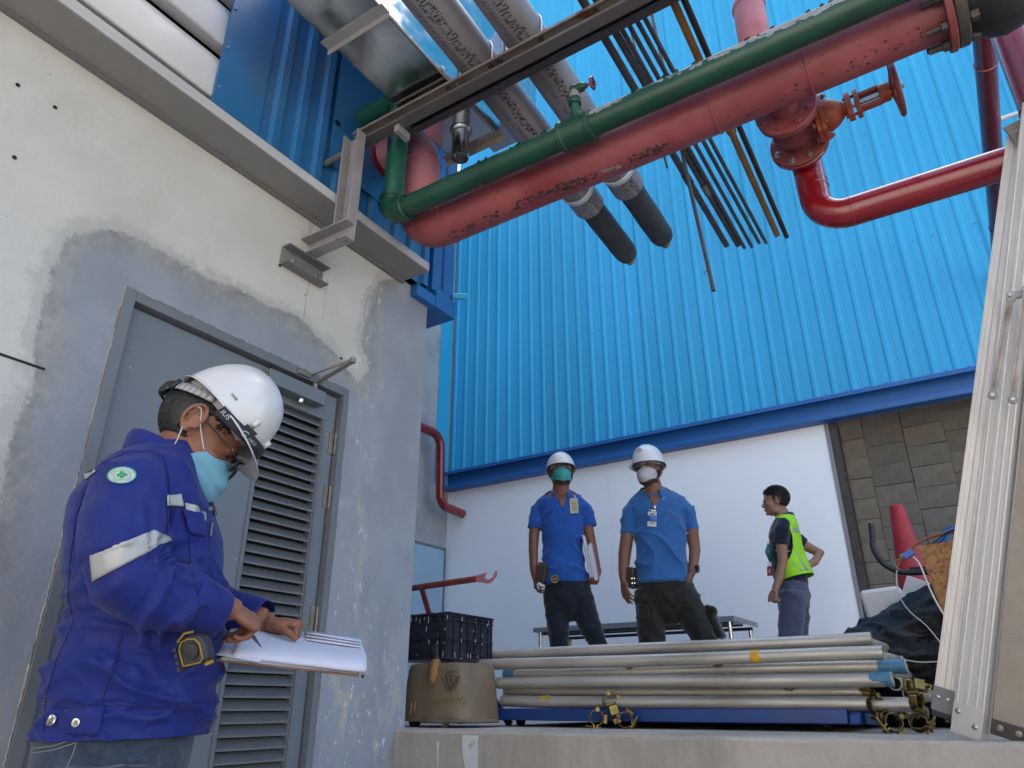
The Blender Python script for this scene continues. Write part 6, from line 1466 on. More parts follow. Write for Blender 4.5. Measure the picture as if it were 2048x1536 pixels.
dec(prj.line([(-.118, .953), (-.05, .951), (.05, .948), (.15, .943), (.205, .94)], .0011, .001), 'hem_seam', M['seam_m'], 0)
dec(prj.line([(.0, 1.10), (-.005, 1.03), (-.012, .95), (-.02, .895)], .0010, .001), 'seam', M['seam_m'], 0)
dec(prj.quad((-.075, .944), (-.004, .950), (-.006, .894), (-.060, .895), .004, 10, 8), 'hem_tab', M['jacket'], .004)
for x, z in ((-.092, .922), (-.048, .918)):
    dec(prj.disc((x, z), .0072, .0078, .006), 'snap_button', M['chrome'], .0025); dec(prj.disc((x, z), .0035, .0038, .0085), 'snap_button', M['brass'], .0015)
for x, z, r_ in ((.127, 1.3785, .0048), (.1415, 1.3695, .0042), (.1135, 1.452, .0034), (.113, 1.325, .003), (.196, 1.137, .004), (.205, .893, .005)):
    mb_ = prj.disc((x, z), r_, r_, .007); dec(mb_, 'snap_button', M['chrome'], .002)
dec(prj.line([(.138, 1.345), (.139, 1.315)], .0022, .005), 'zip_pull', M['brass'], 0); dec(prj.line([(.139, 1.32), (.152, 1.26), (.165, 1.20)], .0008, .003), 'zip', M['darkmetal'], 0)
BC = (-.0685, 1.4345)
dec(prj.disc(BC, .0275, .0200, .0028, 0, R(10)), 'badge', M['badge_w'], .0012, 'round white and green safety badge')
dec(prj.disc(BC, .0280, .0204, .0038, .94, R(10), rings=1), 'badge_ring', M['mask_teal'], .0008); dec(prj.disc(BC, .0165, .0120, .0036, .93, R(10), rings=1), 'badge_ring', M['green_print'], .0004)
def rotp(x, z, a=R(12)): return (BC[0] + x*math.cos(a) - z*math.sin(a), BC[1] + x*math.sin(a) + z*math.cos(a))
dec(prj.quad(rotp(-.0095, .0030), rotp(.0095, .0030), rotp(.0095, -.0030), rotp(-.0095, -.0030), .0045, 8, 3), 'badge_cross', M['green_print'], .0005)
dec(prj.quad(rotp(-.0038, .0080), rotp(.0038, .0080), rotp(.0038, -.0080), rotp(-.0038, -.0080), .0050, 3, 8), 'badge_cross', M['green_print'], .0005)
def arc_text(s, r_, a0, a1, size, flip=1):
    for i, chh in enumerate(s):
        if chh == ' ': continue
        a = R(a0 + (a1-a0)*i/max(1, len(s)-1)); me = textmesh(chh, size); vv = []
        for v in me.vertices:
            t = a - R(90) if flip > 0 else a + R(90); x = v.co.x*math.cos(t) - v.co.y*math.sin(t); y = v.co.x*math.sin(t) + v.co.y*math.cos(t)
            vv.append(rotp((r_*math.cos(a) + x), (r_*math.sin(a) + y)*.73))
        dec(prj.mesh2(vv, [tuple(p.vertices) for p in me.polygons], .0042), 'badge_lettering', M['green_print'], 0)
arc_text('SAFETY FIRST', .0215, 215, 325, .0058, -1)
arc_text('ปลอดภัยไว้ก่อน', .0215, 165, 15, .0058, 1)
# jeans
jn = MB(); jn.loft([(.028, .02, .78, .142, .120), (.030, .02, .86, .150, .125), (.030, .02, .915, .148, .125), (.03, .02, .93, .14, .12)], 40, 2.3)
for y in (-.062, .095): jn.tube([(.025, y, .84), (.03, y, .70), (.045, y, .45), (.03, y, .10)], [.088, .086, .070, .060], 24)
jnm = remesh(jn, .006, 4); displace(jnm, lambda c, n: .006*ridg(Vector((c.x*7+c.z*6, c.y*6, c.z*9))) + noise.noise(c*30)*.0008)
pj = Proj(jnm, EYE0); finish(jnm, 'jeans', M['jeans'], A)
for pts in ([(-.128, .870), (-.08, .876), (-.045, .889)], [(-.042, .886), (-.044, .862), (-.05, .835)], [(-.128, .862), (-.08, .868), (-.045, .880)]):
    dec(pj.line(pts, .0006, .0005), 'stitching', M['stitch'], 0)
for y in (-.075, .10): m = MB(); m.ell((.09, y, .05), (.14, .05, .05)); finish(m.mesh('s'), 'shoe', M['shoe'], A)

# clipboard with papers
def to_world(P): k = Matrix.Translation((-1.600, .929, 0)) @ Matrix.Rotation(R(59.86), 4, 'Z'); return k @ Vector(P)
def local_thing(name, label, cat, o, rot=59.86, base=(-1.600, .929), group=None):
    """thing whose parts are given in the holder's frame"""
    k = Matrix.Translation((base[0], base[1], 0)) @ Matrix.Rotation(R(rot), 4, 'Z'); w = k @ Vector(o)
    t = thing(name, label, cat, w, R(rot), group); return t, Vector(o)
def lbuild(mb, name, m_, t, lo_, bevel=0, sharp=35):
    me = mb.mesh('x', lo_); return link(name, me, m_, t, bevel, sharp)
CA, CB, CC, CD = V(.190, 1.040, -.065), V(.529, 1.012, -.065), V(.545, 1.083, .165), V(.205, 1.108, .165)
cb, lo_ = local_thing('clipboard', 'brown hardboard clipboard held level by the man in cobalt blue', 'clipboard', CA)
ax = (CB-CA); ay = (CD-CA); an = ax.cross(ay).normalized(); 
if an.z < 0: an = -an
def cp(u, v, n=0): return CA + ax*u + ay*v + an*n
m = MB(); m.add([cp(0, 0), cp(1, 0), cp(1, 1), cp(0, 1), cp(0, 0, .004), cp(1, 0, .004), cp(1, 1, .004), cp(0, 1, .004)], [(0,3,2,1),(4,5,6,7),(0,1,5,4),(1,2,6,5),(2,3,7,6),(3,0,4,7)]); lbuild(m, 'board', M['hardboard'], cb, lo_, .0015)
m = MB(); m.obox(cp(.025, .5, .009), ax.normalized()*.008, ay.normalized()*.055, an*.004); m.obox(cp(.04, .5, .018), ax.normalized()*.014, ay.normalized()*.035, an*.003); lbuild(m, 'clip', M['black'], cb, lo_, .001)
pp, lo2 = local_thing('paper_stack', 'thick sheaf of white papers on the clipboard, top sheet rolled over its near edge', 'papers', cp(.1, .1, .005))
rnd = random.Random(8)
for k in range(7):
    u0, u1 = .05 + rnd.uniform(-.012, .02) + .01*k, .975 + rnd.uniform(-.02, .012); v0 = .035 + rnd.uniform(-.02, .02) + (.0 if k else -.01)
    n0 = .0045 + k*.0018; m = MB(); cr_ = [cp(u0, v0, n0), cp(u1, v0+rnd.uniform(-.02, .03), n0 + .001*k*rnd.random()), cp(u1, .97, n0+.003), cp(u0, .97, n0+.003)]
    m.add([*cr_, *[p + an*.0013 for p in cr_]], [(0,3,2,1),(4,5,6,7),(0,1,5,4),(1,2,6,5),(2,3,7,6),(3,0,4,7)]); lbuild(m, 'sheet', M['paper_edge'] if k < 5 else M['paper'], pp, lo2)
vs = []; prof = [(1.0, .018), (.8, .021), (.6, .025), (.42, .028), (.28, .0295), (.17, .029), (.09, .026), (.035, .021), (.012, .015), (.02, .009)]
nu_ = 26
for i in range(nu_+1):
    u = .125 + .92*i/nu_
    for v, n_ in prof:
        wv = noise.noise(Vector((u*3, v*2, 1)))*.003; vs.append(cp(u + .012*(v-.5), v + .01*math.sin(u*5), n_*(.92+.16*u) + wv))
k_ = len(prof); m = MB().add(vs, [(i*k_+j, i*k_+j+1, (i+1)*k_+j+1, (i+1)*k_+j) for i in range(nu_) for j in range(k_-1)]); o = lbuild(m, 'rolled_sheet', M['paper'], pp, lo2, 0, 80); solid(o, .0008, 0)
m = MB(); q_ = [cp(-.005, .02, .013), cp(.30, -.035, .011), cp(.34, .16, .014), cp(.03, .42, .020)]; m.add(q_, [(0, 1, 2, 3)]); o = lbuild(m, 'loose_sheet', M['paper'], pp, lo2); solid(o, .0008, 0)
for du in (.0, .012, .022): 
    m = MB(); q_ = [cp(.60, .55+du*8, .030+du*.2), cp(1.02+du*.6, .50+du*6, .032+du*.2), cp(1.03+du*.6, .96, .021+du*.2), cp(.6, .98, .020+du*.2)]; m.add(q_, [(0, 1, 2, 3)]); o = lbuild(m, 'sheet', M['paper'], pp, lo2); solid(o, .0006, 0)
pe, lo3 = local_thing('pen', 'dark pen held in the writing hand of the man in blue', 'pen', hr['knuckle'])
kp = hr['knuckle'] + Vector((-.01, .012, -.01)); m = MB(); m.tube([kp + Vector((-.055, .01, .050)), kp + Vector((.012, .005, -.018)), kp + Vector((.030, .004, -.038))], [.004, .004, .001], 10); lbuild(m, 'barrel', M['ink'], pe, lo3)

# tape measure at his hip
tm, lo4 = local_thing('tape_measure', 'black and yellow tape measure clipped below the cuff of the cobalt jacket', 'tape measure', V(.15, 1.06, -.20))
c4 = V(.150, 1.062, -.205); fx = unit((.70, -.62, .30))*.86; fz = unit((-.36, -.0, .93))*.86; fn = fx.cross(fz).normalized()*.86
if fn.y > 0: fn = -fn
def tp(a, b, c): return c4 + fx*a + fz*b + fn*c
pr_ = [(-.034, -.030), (.030, -.036), (.036, -.028), (.036, .008), (.026, .028), (.004, .036), (-.020, .034), (-.034, .020)]
m = MB(); m.sweep(pr_, c4 - fn*.022, c4 + fn*.018, fx, fz); lbuild(m, 'case', M['rubber_grey'], tm, lo4, .006)
m = MB()
for k in range(4): m.obox(tp(-.036, .016-.015*k, 0), fx*.004, fz*.005, fn*.020)
lbuild(m, 'grip_rib', M['rubber_grey'], tm, lo4, .001)
loop = [(-.022, -.026), (.020, -.031), (.028, -.024), (.028, .008), (.020, .022), (.002, .028), (-.014, .026), (-.024, .012), (-.022, -.026)]
m = MB(); m.tube([tp(a, b, .0205) for a, b in loop], .0015, 6); lbuild(m, 'yellow_ring', M['rubber_y'], tm, lo4)
m = MB(); m.lathe([(.017, 0), (.016, .003), (.010, .004)], tp(.003, -.001, .019), fn, 20); lbuild(m, 'hub', M['black'], tm, lo4)
m = MB(); m.tube([tp(-.030, .030, .010), tp(-.010, .043, .010), (tp(.012, .040, .010))], .0025, 8); lbuild(m, 'yellow_lever', M['rubber_y'], tm, lo4)
m = MB(); m.obox(tp(.028, -.038, .0), fx*.006, fz*.004, fn*.009); lbuild(m, 'tape_tip', M['rubber_y'], tm, lo4)

# ---------------------------------------------------------------- the three men on the platform
def polo_man(lab, o, rot, D, head, sc, torso, sleeves, arms, hands, legs, skin_, shirt, pants, voxel=.006, neck=None, facef=(0, -1, .1), up=(0, 0, 1), ear=True):
    t = person(lab, o, rot, PZ); Mh = place(head, facef, up, sc); b = MB(); addm(b, xf(headmb(ear), Mh))
    hd = Vector(head); nb = Vector(neck); b.tube([hd + Vector((0, .012, -.03)), (hd+nb)/2, nb], [.056*sc, .057*sc, .068*sc], 16)
    b.loft([(a, y, z, rx*.86, ry*.86) for z, a, y, rx, ry in torso], 20)
    for lg in legs: b.tube([p for p, r in lg], [r*.8 for p, r in lg], 12)
    for a in arms: b.tube([p for p, r in a], [r for p, r in a], 14)
    info = []
    for h in hands: info.append(hand(b, **h))
    finish(remesh(b, .0048, 2, .45), 'body', skin_, t)
    s = MB(); s.loft([(a, y, z, rx, ry) for z, a, y, rx, ry in torso], 36, 2.2)
    for a in sleeves: s.tube([p for p, r in a], [r for p, r in a], 20)
    sm = remesh(s, voxel, 10, .55)
    return t, Mh, sm, info
def shirt_folds(amp, zlo, zhi, seed):
    def f(c, n):
        p = c + noise.noise_vector(c*2.5 + Vector((seed, 0, 0)))*.03; lo_ = max(0, min(1, (zhi - c.z)/(zhi-zlo)))
        return amp*(ridg(Vector((p.x*5 + p.z*3, p.y*4, p.z*6 + seed)))*(.35+lo_*.9) + .6*ridg(Vector((p.x*8 - p.z*7, p.y*5, p.z*4 + seed*2)))) - amp*.45 + noise.noise(c*25)*.0007
    return f
def trousers(t, rings, legs, m_, amp=.007, seed=1, hem=True, knees=()):
    s = MB(); s.loft([(a, y, z, rx, ry) for z, a, y, rx, ry in rings], 32, 2.2)
    for lg in legs: s.tube([p for p, r in lg], [r for p, r in lg], 22)
    me = remesh(s, .0075, 4); displace(me, lambda c, n: amp*(ridg(Vector((c.x*6 + c.z*3 + seed, c.y*5, c.z*7))) + .6*ridg(Vector((c.x*9 - c.z*6, c.y*6, c.z*10 + seed)))) - amp*.5)
    return me
def shoes(t, pts):
    for p, d in pts: m = MB(); k = unit(d); m.ell(Vector(p)+k*.05, (.05, .05, .045)); m.ell(Vector(p)+k*.12+Vector((0, 0, -.012)), (.046, .046, .032)); m.ell(Vector(p), (.045, .045, .055)); finish(m.mesh('s'), 'shoe', M['shoe'], t)

# --- first: royal blue polo, teal mask, looking up
D1 = 5.071
tor = [(1.705, .025, .01, .160, .115), (1.75, .026, .01, .152, .112), (1.86, .014, .01, .140, .105), (1.95, .010, .01, .142, .105), (2.06, .010, .01, .150, .108), (2.17, .004, .01, .160, .105), (2.24, .0, .01, .185, .098), (2.285, .003, .012, .180, .088), (2.325, .006, .015, .140, .070), (2.350, .008, .015, .095, .060), (2.372, .008, .015, .062, .052)]
sl1 = [[((-.105, .01, 2.278), .040), ((-.168, .01, 2.226), .054), ((-.190, .0, 2.08), .053)], [((.110, .01, 2.275), .040), ((.174, .01, 2.222), .054), ((.204, .0, 2.09), .050)]]
ar1 = [[((-.165, .01, 2.20), .04), ((-.192, .005, 2.05), .038), ((-.198, 0, 1.935), .033), ((-.194, -.02, 1.80), .029), ((-.188, -.035, 1.755), .024)], [((.165, .01, 2.20), .04), ((.196, .0, 2.05), .036), ((.215, 0, 1.94), .031), ((.232, -.03, 1.82), .027), ((.240, -.045, 1.775), .023)]]
hd1 = [dict(wrist=(-.188, -.035, 1.755), d=(.12, -.12, -.95), n=(-.9, -.3, 0), thumb=1, curls=(22, 24, 26, 30), bend0=12, sc=.88, tcurl=25), dict(wrist=(.240, -.045, 1.770), d=(-.18, -.15, -.9), n=(.85, .3, .1), thumb=-1, curls=(45, 48, 50, 50), bend0=30, sc=.86, tcurl=35)]
lg1 = [[((-.050, .01, 1.66), .086), ((-.040, .0, 1.45), .076), ((-.030, -.01, 1.28), .062), ((-.028, .02, 1.05), .057), ((-.028, .03, .93), .055)], [((.105, .01, 1.66), .088), ((.155, .0, 1.48), .077), ((.222, -.01, 1.31), .062), ((.262, .03, 1.08), .056), ((.285, .05, .93), .055)]]
P1, H1, sm1, i1 = polo_man('slim man in royal blue polo, white helmet and teal mask holding papers, gazing upwards', (-2.450, 4.44), 28.89, D1, (.008, .0, 2.488), .98, tor, sl1, ar1, hd1, lg1, M['skin1'], M['polo'], M['jeans_dark'], neck=(.006, .015, 2.33), facef=(.10, -.96, .16))
def cut_neck(me, zc, k):
    b_ = bmesh.new(); b_.from_mesh(me); bmesh.ops.bisect_plane(b_, geom=b_.verts[:]+b_.edges[:]+b_.faces[:], plane_co=(0, 0, zc), plane_no=(0, -k, 1), clear_outer=True); b_.to_mesh(me); b_.free()
cut_neck(sm1, 2.350, .85); displace(sm1, shirt_folds(.015, 1.75, 2.2, 3.3)); q1 = Proj(sm1, (0, -D1, .95)); o = finish(sm1, 'polo_shirt', M['polo'], P1)
tm1 = trousers(P1, [(1.46, .045, .01, .03, .04), (1.52, .035, .01, .10, .08), (1.60, .028, .01, .155, .105), (1.72, .026, .01, .152, .105), (1.76, .026, .01, .14, .10)], lg1, M['jeans_dark'], .008, 2); finish(tm1, 'jeans', M['jeans_dark'], P1)
shoes(P1, [((-.028, .03, .915), (-.1, -1, 0)), ((.285, .05, .915), (.3, -1, 0))])
collar(P1, (.008, .008, 2.348), .052, .092, .014, M['polo'], open_a=30, front=-90, drop=.050, zt=.035, trim=None)
HB1 = H1; helmet(P1, H1, u0=.030, L=.124, Wd=.107, Hh=.128, cy=-.002, peak=.030); face_bits(P1, H1); mask(P1, H1, M['mask_teal'], pleat=.004)
fh = hairmb(11, 160, (0, .01, .03), (.076, .097, .088), lambda p: p.y < -.05 and p.z > .03 and p.z < .07, .012, .004, .2, 1); finish(xf(fh, H1).mesh('h'), 'hair', M['hair'], P1)
m = MB()
for s in (-1, 1): m.tube(spline([(s*.088, -.02, .03), (s*.083, -.03, -.02), (s*.070, -.04, -.075), (s*.03, -.065, -.108), (0, -.07, -.113)]), .0045, 8)
finish(xf(m, H1).mesh('c'), 'chin_strap', M['strap'], P1)
def dec1(P, mb, nm, m_, t=.0015, lab=None):
    o = finish(mb.mesh('d'), nm, m_, P, lab)
    if t: solid(o, t, 0)
    return o
dec1(P1, q1.quad((-.026, 2.322), (.046, 2.322), (.020, 2.235), (.010, 2.232), .003, 8, 8), 'open_neck', M['skin1'], .001)
dec1(P1, q1.line([(.022, 2.27), (.020, 2.20)], .0015, .002), 'placket', M['seam_m'], 0)
for i, (a, b_) in enumerate((((-.244, 2.088), (-.140, 2.060)), ((.155, 2.070), (.252, 2.102)))): dec1(P1, q1.line([a, ((a[0]+b_[0])/2, (a[1]+b_[1])/2 - .014), b_], .0028, .001), 'sleeve_trim', M['white_c'], 0)
def card(P, q, c, w, h, tilt, m_, nm='identity_card', lift=.012):
    cen = q.hit(c[0], c[1], lift); m = MB(); a = R(tilt); ux = Vector((math.cos(a), 0, math.sin(a))); uz = Vector((-math.sin(a), 0, math.cos(a)))
    m.obox(cen, ux*w/2, Vector((0, .001, 0)), uz*h/2); o = finish(m.mesh('c'), nm, m_, P, sharp=30); return cen, ux, uz
cen, ux, uz = card(P1, q1, (.094, 2.236), .058, .096, 2, M['card_y'])
for k in range(8): m = MB(); m.obox(cen + uz*(.030-.009*k) + Vector((0, -.0014, 0)), ux*(.022 - .006*(k % 3 == 2)), Vector((0, .0003, 0)), uz*.0012); finish(m.mesh('l'), 'card_line', M['ink'] if k in (0, 7) else M['leather'], P1)
m = MB(); m.obox(cen + uz*.052 + Vector((0, -.001, 0)), ux*.026, Vector((0, .0015, 0)), uz*.007); finish(m.mesh('c'), 'card_holder', M['white_c'], P1)
m = MB(); m.obox(cen + uz*.066 + ux*.008 + Vector((0, -.003, 0)), ux*.006, Vector((0, .003, 0)), uz*.010); finish(m.mesh('c'), 'card_clip', M['chrome'], P1)
base1 = (-2.450, 4.44)
pq, l1 = local_thing('document_folder', 'white papers in a clear folder held at the left hip of the slim man', 'papers', (.19, -.06, 1.85), 28.89, base1)
for k, (pts, mt_) in enumerate(((((.140, 2.020), (.158, 2.015), (.222, 1.700), (.185, 1.715)), 'paper'), (((.175, 1.94), (.200, 1.965), (.240, 1.72), (.210, 1.70)), 'paper_edge'))):
    m = MB(); y_ = -.085 - .012*k; m.add([(a, y_ + (2.0-z)*.05, z) for a, z in pts] + [(a+.01, y_ + .05, z) for a, z in pts], [(0, 1, 2, 3), (4, 7, 6, 5), (0, 4, 5, 1), (1, 5, 6, 2), (2, 6, 7, 3), (3, 7, 4, 0)]); lbuild(m, 'sheet', M[mt_], pq, l1)
m = MB(); m.tube([(.142, -.088, 2.018), (.165, -.087, 1.86), (.185, -.085, 1.716)], .0022, 6); lbuild(m, 'folder_edge', M['card_b'], pq, l1)
pc, l2 = local_thing('leather_pouch', 'brown leather tool pouch on the belt of the slim man', 'pouch', (-.14, -.05, 1.80), 28.89, base1)
for k in range(3): m = MB(); m.obox((-.150+.018*k, -.060-.012*k, 1.775-.01*k), (.010, -.004, 0), (.012, .035, 0), (.012, 0, .062)); lbuild(m, 'pocket', M['leather'], pc, l2, .003)
ct, l3 = local_thing('cigarette', 'white cigarette stub between the fingers of the slim man', 'cigarette', (-.160, -.09, 1.66), 28.89, base1)
m = MB(); m.tube([(-.172, -.105, 1.690), (-.160, -.115, 1.655)], .004, 8); lbuild(m, 'paper_roll', M['white_c'], ct, l3)
t1, l4 = local_thing('tape_measure', 'small black tape measure with a yellow ring on the belt of the slim man', 'tape measure', (-.055, -.13, 1.715), 28.89, base1)
m = MB(); m.lathe([(.027, 0), (.031, .004), (.031, .022), (.027, .028)], (-.052, -.115, 1.715), (0, -1, 0), 20); lbuild(m, 'case', M['rubber_grey'], t1, l4)
m = MB(); m.tube([(-.052+.025*math.cos(a), -.1445, 1.715+.023*math.sin(a)) for a in [2*math.pi*i/24 for i in range(25)]], .0028, 6); lbuild(m, 'yellow_ring', M['rubber_y'], t1, l4)
m = MB(); m.obox((-.052, -.1445, 1.716), (.012, 0, .002), (0, .001, 0), (0, 0, .003)); lbuild(m, 'label_bar', M['rubber_y'], t1, l4)

# --- second: stocky, mid blue polo, white mask, hand in pocket
D2 = math.hypot(1.851, 4.62)
tor = [(1.685, .050, .01, .180, .130), (1.74, .050, .01, .180, .130), (1.83, .050, .01, .174, .128), (1.93, .052, .005, .172, .125), (2.04, .056, .01, .175, .122), (2.13, .058, .01, .182, .118), (2.18, .061, .012, .205, .108), (2.23, .060, .015, .205, .095), (2.275, .052, .018, .160, .078), (2.31, .044, .018, .110, .066), (2.34, .038, .018, .070, .058)]
sl2 = [[((-.085, .01, 2.228), .050), ((-.136, .01, 2.168), .062), ((-.162, .0, 2.01), .052)], [((.205, .01, 2.222), .050), ((.246, .01, 2.160), .062), ((.274, .0, 2.015), .050)]]
ar2 = [[((-.125, .01, 2.16), .045), ((-.160, 0, 2.03), .046), ((-.190, -.01, 1.88), .043), ((-.205, -.03, 1.75), .034), ((-.205, -.04, 1.70), .027)], [((.24, .01, 2.16), .045), ((.266, 0, 2.03), .044), ((.272, .01, 1.89), .038), ((.248, -.03, 1.77), .031), ((.235, -.04, 1.74), .028)]]
hd2 = [dict(wrist=(-.205, -.04, 1.700), d=(.10, -.15, -.95), n=(-.75, -.55, 0), thumb=1, curls=(14, 16, 18, 20), bend0=8, sc=.98, tcurl=12), dict(wrist=(.235, -.04, 1.74), d=(-.3, .0, -.9), n=(.85, -.3, .1), thumb=-1, curls=(20, 20, 20, 20), bend0=10, sc=.9, tcurl=20)]
lg2 = [[((-.050, .01, 1.64), .100), ((-.052, .0, 1.48), .094), ((-.055, -.01, 1.30), .086), ((-.05, .02, 1.05), .076), ((-.05, .03, .93), .070)], [((.150, .01, 1.64), .104), ((.205, .0, 1.50), .096), ((.275, -.01, 1.33), .084), ((.30, .02, 1.08), .075), ((.31, .05, .93), .07)]]
P2, H2, sm2, i2 = polo_man('stocky man in mid blue polo and white mask with one hand in his pocket', (-1.851, 4.62), 21.84, D2, (.020, -.015, 2.452), 1.0, tor, sl2, ar2, hd2, lg2, M['skin2'], M['polo2'], M['olive'], neck=(.036, .015, 2.30), facef=(-.42, -.90, .02), up=(-.08, 0, 1))
cut_neck(sm2, 2.322, .85); displace(sm2, shirt_folds(.016, 1.72, 2.15, 9.1)); q2 = Proj(sm2, (0, -D2, .95)); finish(sm2, 'polo_shirt', M['polo2'], P2)
tm2 = trousers(P2, [(1.42, .075, .01, .03, .05), (1.49, .06, .01, .12, .10), (1.56, .055, .01, .185, .12), (1.70, .055, .01, .180, .122), (1.74, .055, .01, .165, .115)], lg2, M['olive'], .009, 5)
qt = Proj(tm2, (0, -D2, .95)); finish(tm2, 'cargo_trousers', M['olive'], P2)
shoes(P2, [((-.05, .03, .915), (-.2, -1, 0)), ((.31, .05, .915), (.3, -1, 0))])
m = MB(); m.obox((.352, .0, 1.42), (.022, -.01, .004), (.02, .055, 0), (.028, 0, -.085)); m.obox((.335, -.03, 1.505), (.032, -.01, -.01), (.01, .05, 0), (0, 0, .022)); finish(m.mesh('p'), 'cargo_pocket', M['olive'], P2).modifiers.new('b', 'BEVEL').width = .01
dec1(P2, qt.quad((-.115, 1.555), (-.060, 1.545), (-.060, 1.450), (-.118, 1.455), .008, 8, 8), 'cargo_pocket', M['olive'], .01)
collar(P2, (.038, .012, 2.315), .058, .104, .016, M['polo2'], open_a=32, front=-98, drop=.056, zt=.04, trim=M['white_c'])
helmet(P2, H2, u0=.032, L=.132, Wd=.114, Hh=.150, cy=-.006, peak=.040); face_bits(P2, H2); mask(P2, H2, M['mask_white'], pleat=.001, bulge=1.25)
def strap2():
    m = MB()
    for s in (-1, 1): m.tube(spline([(s*.092, -.00, .03), (s*.086, -.015, -.03), (s*.066, -.045, -.085), (s*.03, -.07, -.118), (0, -.078, -.122)]), .0055, 8)
    finish(xf(m, H2).mesh('c'), 'chin_strap', M['strap'], P2)
strap2()
hh = hairmb(13, 260, (0, .012, .02), (.077, .098, .088), lambda p: p.y > .03 and p.z < .04 and p.z > -.06, .014, .004, .2, 1); finish(xf(hh, H2).mesh('h'), 'hair', M['hair'], P2)
# emblem on the helmet front
m = MB(); Hx = H2
def hp(x, z, o_=.0025):
    t = max(0, min(.98, (z-.032)/.150)); k = math.cos(math.asin(t))**.86; s = x/(.114*k); return Vector((x, -.006 - .132*k*math.sqrt(max(0, 1-s*s)) - o_, z))
m.tube([hp(-.004+.021*math.cos(a), .115+.015*math.sin(a)) for a in [R(60+300*i/26) for i in range(27)]], .0016, 5); finish(xf(m, Hx).mesh('e'), 'helmet_emblem', M['ink'], P2)
me = textmesh('PG', .020); finish(xf(MB().add([hp(v.co.x-.003, .115+v.co.y, .003) for v in me.vertices], [tuple(p.vertices) for p in me.polygons]), Hx).mesh('e'), 'helmet_emblem', M['ink'], P2)
dec1(P2, q2.quad((-.014, 2.300), (.086, 2.302), (.044, 2.180), (.034, 2.178), .003, 8, 8), 'open_neck', M['skin2'], .001)
for (a, b_) in (((-.214, 2.015), (-.118, 2.005)), ((.222, 2.002), (.320, 2.030))): dec1(P2, q2.line([a, ((a[0]+b_[0])/2, (a[1]+b_[1])/2 - .010), b_], .0026, .001), 'sleeve_trim', M['white_c'], 0)
cen, ux, uz = card(P2, q2, (.012, 2.105), .058, .100, -6, M['white_c'])
m = MB(); m.obox(cen + uz*.004 + Vector((0, -.0015, 0)), ux*.0285, Vector((0, .0006, 0)), uz*.021); finish(m.mesh('c'), 'card_blue_band', M['card_b'], P2)
for k in range(4): m = MB(); m.obox(cen + uz*(.036-.006*k if k < 2 else -.024-.008*(k-2)) + Vector((0, -.0015, 0)), ux*.016, Vector((0, .0004, 0)), uz*.0016); finish(m.mesh('l'), 'card_line', M['ink'], P2)
m = MB(); m.obox(cen + uz*.056 + Vector((0, -.002, 0)), ux*.026, Vector((0, .002, 0)), uz*.007); m.obox(cen + uz*.078 + ux*.014 + Vector((0, -.004, 0)), ux*.008, Vector((0, .003, 0)), uz*.014); finish(m.mesh('c'), 'card_clip', M['chrome'], P2)
dec1(P2, q2.line([(.112, 2.128), (.15, 2.122), (.19, 2.098)], .0016, .003), 'pocket_edge', M['cone'], 0)
me = textmesh('S', .034); dec1(P2, q2.mesh2([(v.co.x*1.2 + .142, 2.152 + v.co.y*.8) for v in me.vertices], [tuple(p.vertices) for p in me.polygons], .003), 'shirt_emblem', M['strap'], 0)
dec1(P2, q2.line([(.122, 2.160), (.140, 2.152), (.160, 2.146)], .0018, .003), 'shirt_emblem', M['cladding'], 0)
w2, l5 = local_thing('wristwatch', 'black square wristwatch on the pocketed wrist of the stocky man', 'watch', (.25, -.05, 1.775), 21.84, (-1.851, 4.62))
m = MB(); m.lathe([(.034, 0), (.035, .006), (.035, .018), (.034, .024)], (.2525, -.025, 1.770), (-.12, -.2, -.95), 24); lbuild(m, 'band', M['black'], w2, l5)
m = MB(); m.obox((.272, -.058, 1.762), (.012, -.010, 0), (.005, .006, 0), (0, -.002, .019)); lbuild(m, 'face', M['lens'], w2, l5, .003)
p2_, l6 = local_thing('belt_pouch', 'dark leather pouch at the hip of the stocky man', 'pouch', (-.15, -.03, 1.72), 21.84, (-1.851, 4.62))
m = MB(); m.obox((-.148, -.04, 1.715), (.020, -.01, 0), (.012, .04, 0), (0, 0, .065)); lbuild(m, 'pocket', M['leather'], p2_, l6, .005)
m = MB(); [m.lathe([(.004, 0), (.004, .003)], (-.150+.016*a, -.088, 1.705-.03*b_), (0, -1, 0), 8) for a in (0, 1) for b_ in (0, 1)]; lbuild(m, 'stud', M['chrome'], p2_, l6)

# --- third: profile to the left, navy polo, lime vest, hand on hip
D3 = math.hypot(1.275, 5.88)
tor = [(1.79, .010, .01, .120, .150), (1.87, .005, .01, .115, .150), (1.96, -.005, .01, .115, .155), (2.06, -.010, .01, .112, .165), (2.15, -.004, .01, .105, .172), (2.22, .006, .012, .092, .160), (2.27, .018, .012, .076, .120), (2.30, .028, .015, .062, .080), (2.32, .03, .015, .052, .06)]
sl3 = [[((.020, -.140, 2.235), .052), ((.0, -.170, 2.17), .060), ((-.022, -.170, 2.055), .056)], [((.03, .15, 2.235), .052), ((.07, .18, 2.18), .058), ((.155, .20, 2.115), .053)]]
ar3 = [[((.0, -.165, 2.17), .042), ((-.020, -.170, 2.05), .042), ((-.030, -.170, 1.93), .036), ((-.075, -.175, 1.80), .031), ((-.110, -.180, 1.735), .026)], [((.07, .18, 2.18), .042), ((.16, .20, 2.10), .040), ((.250, .18, 2.035), .036), ((.20, .10, 1.96), .031), ((.13, .05, 1.92), .028)]]
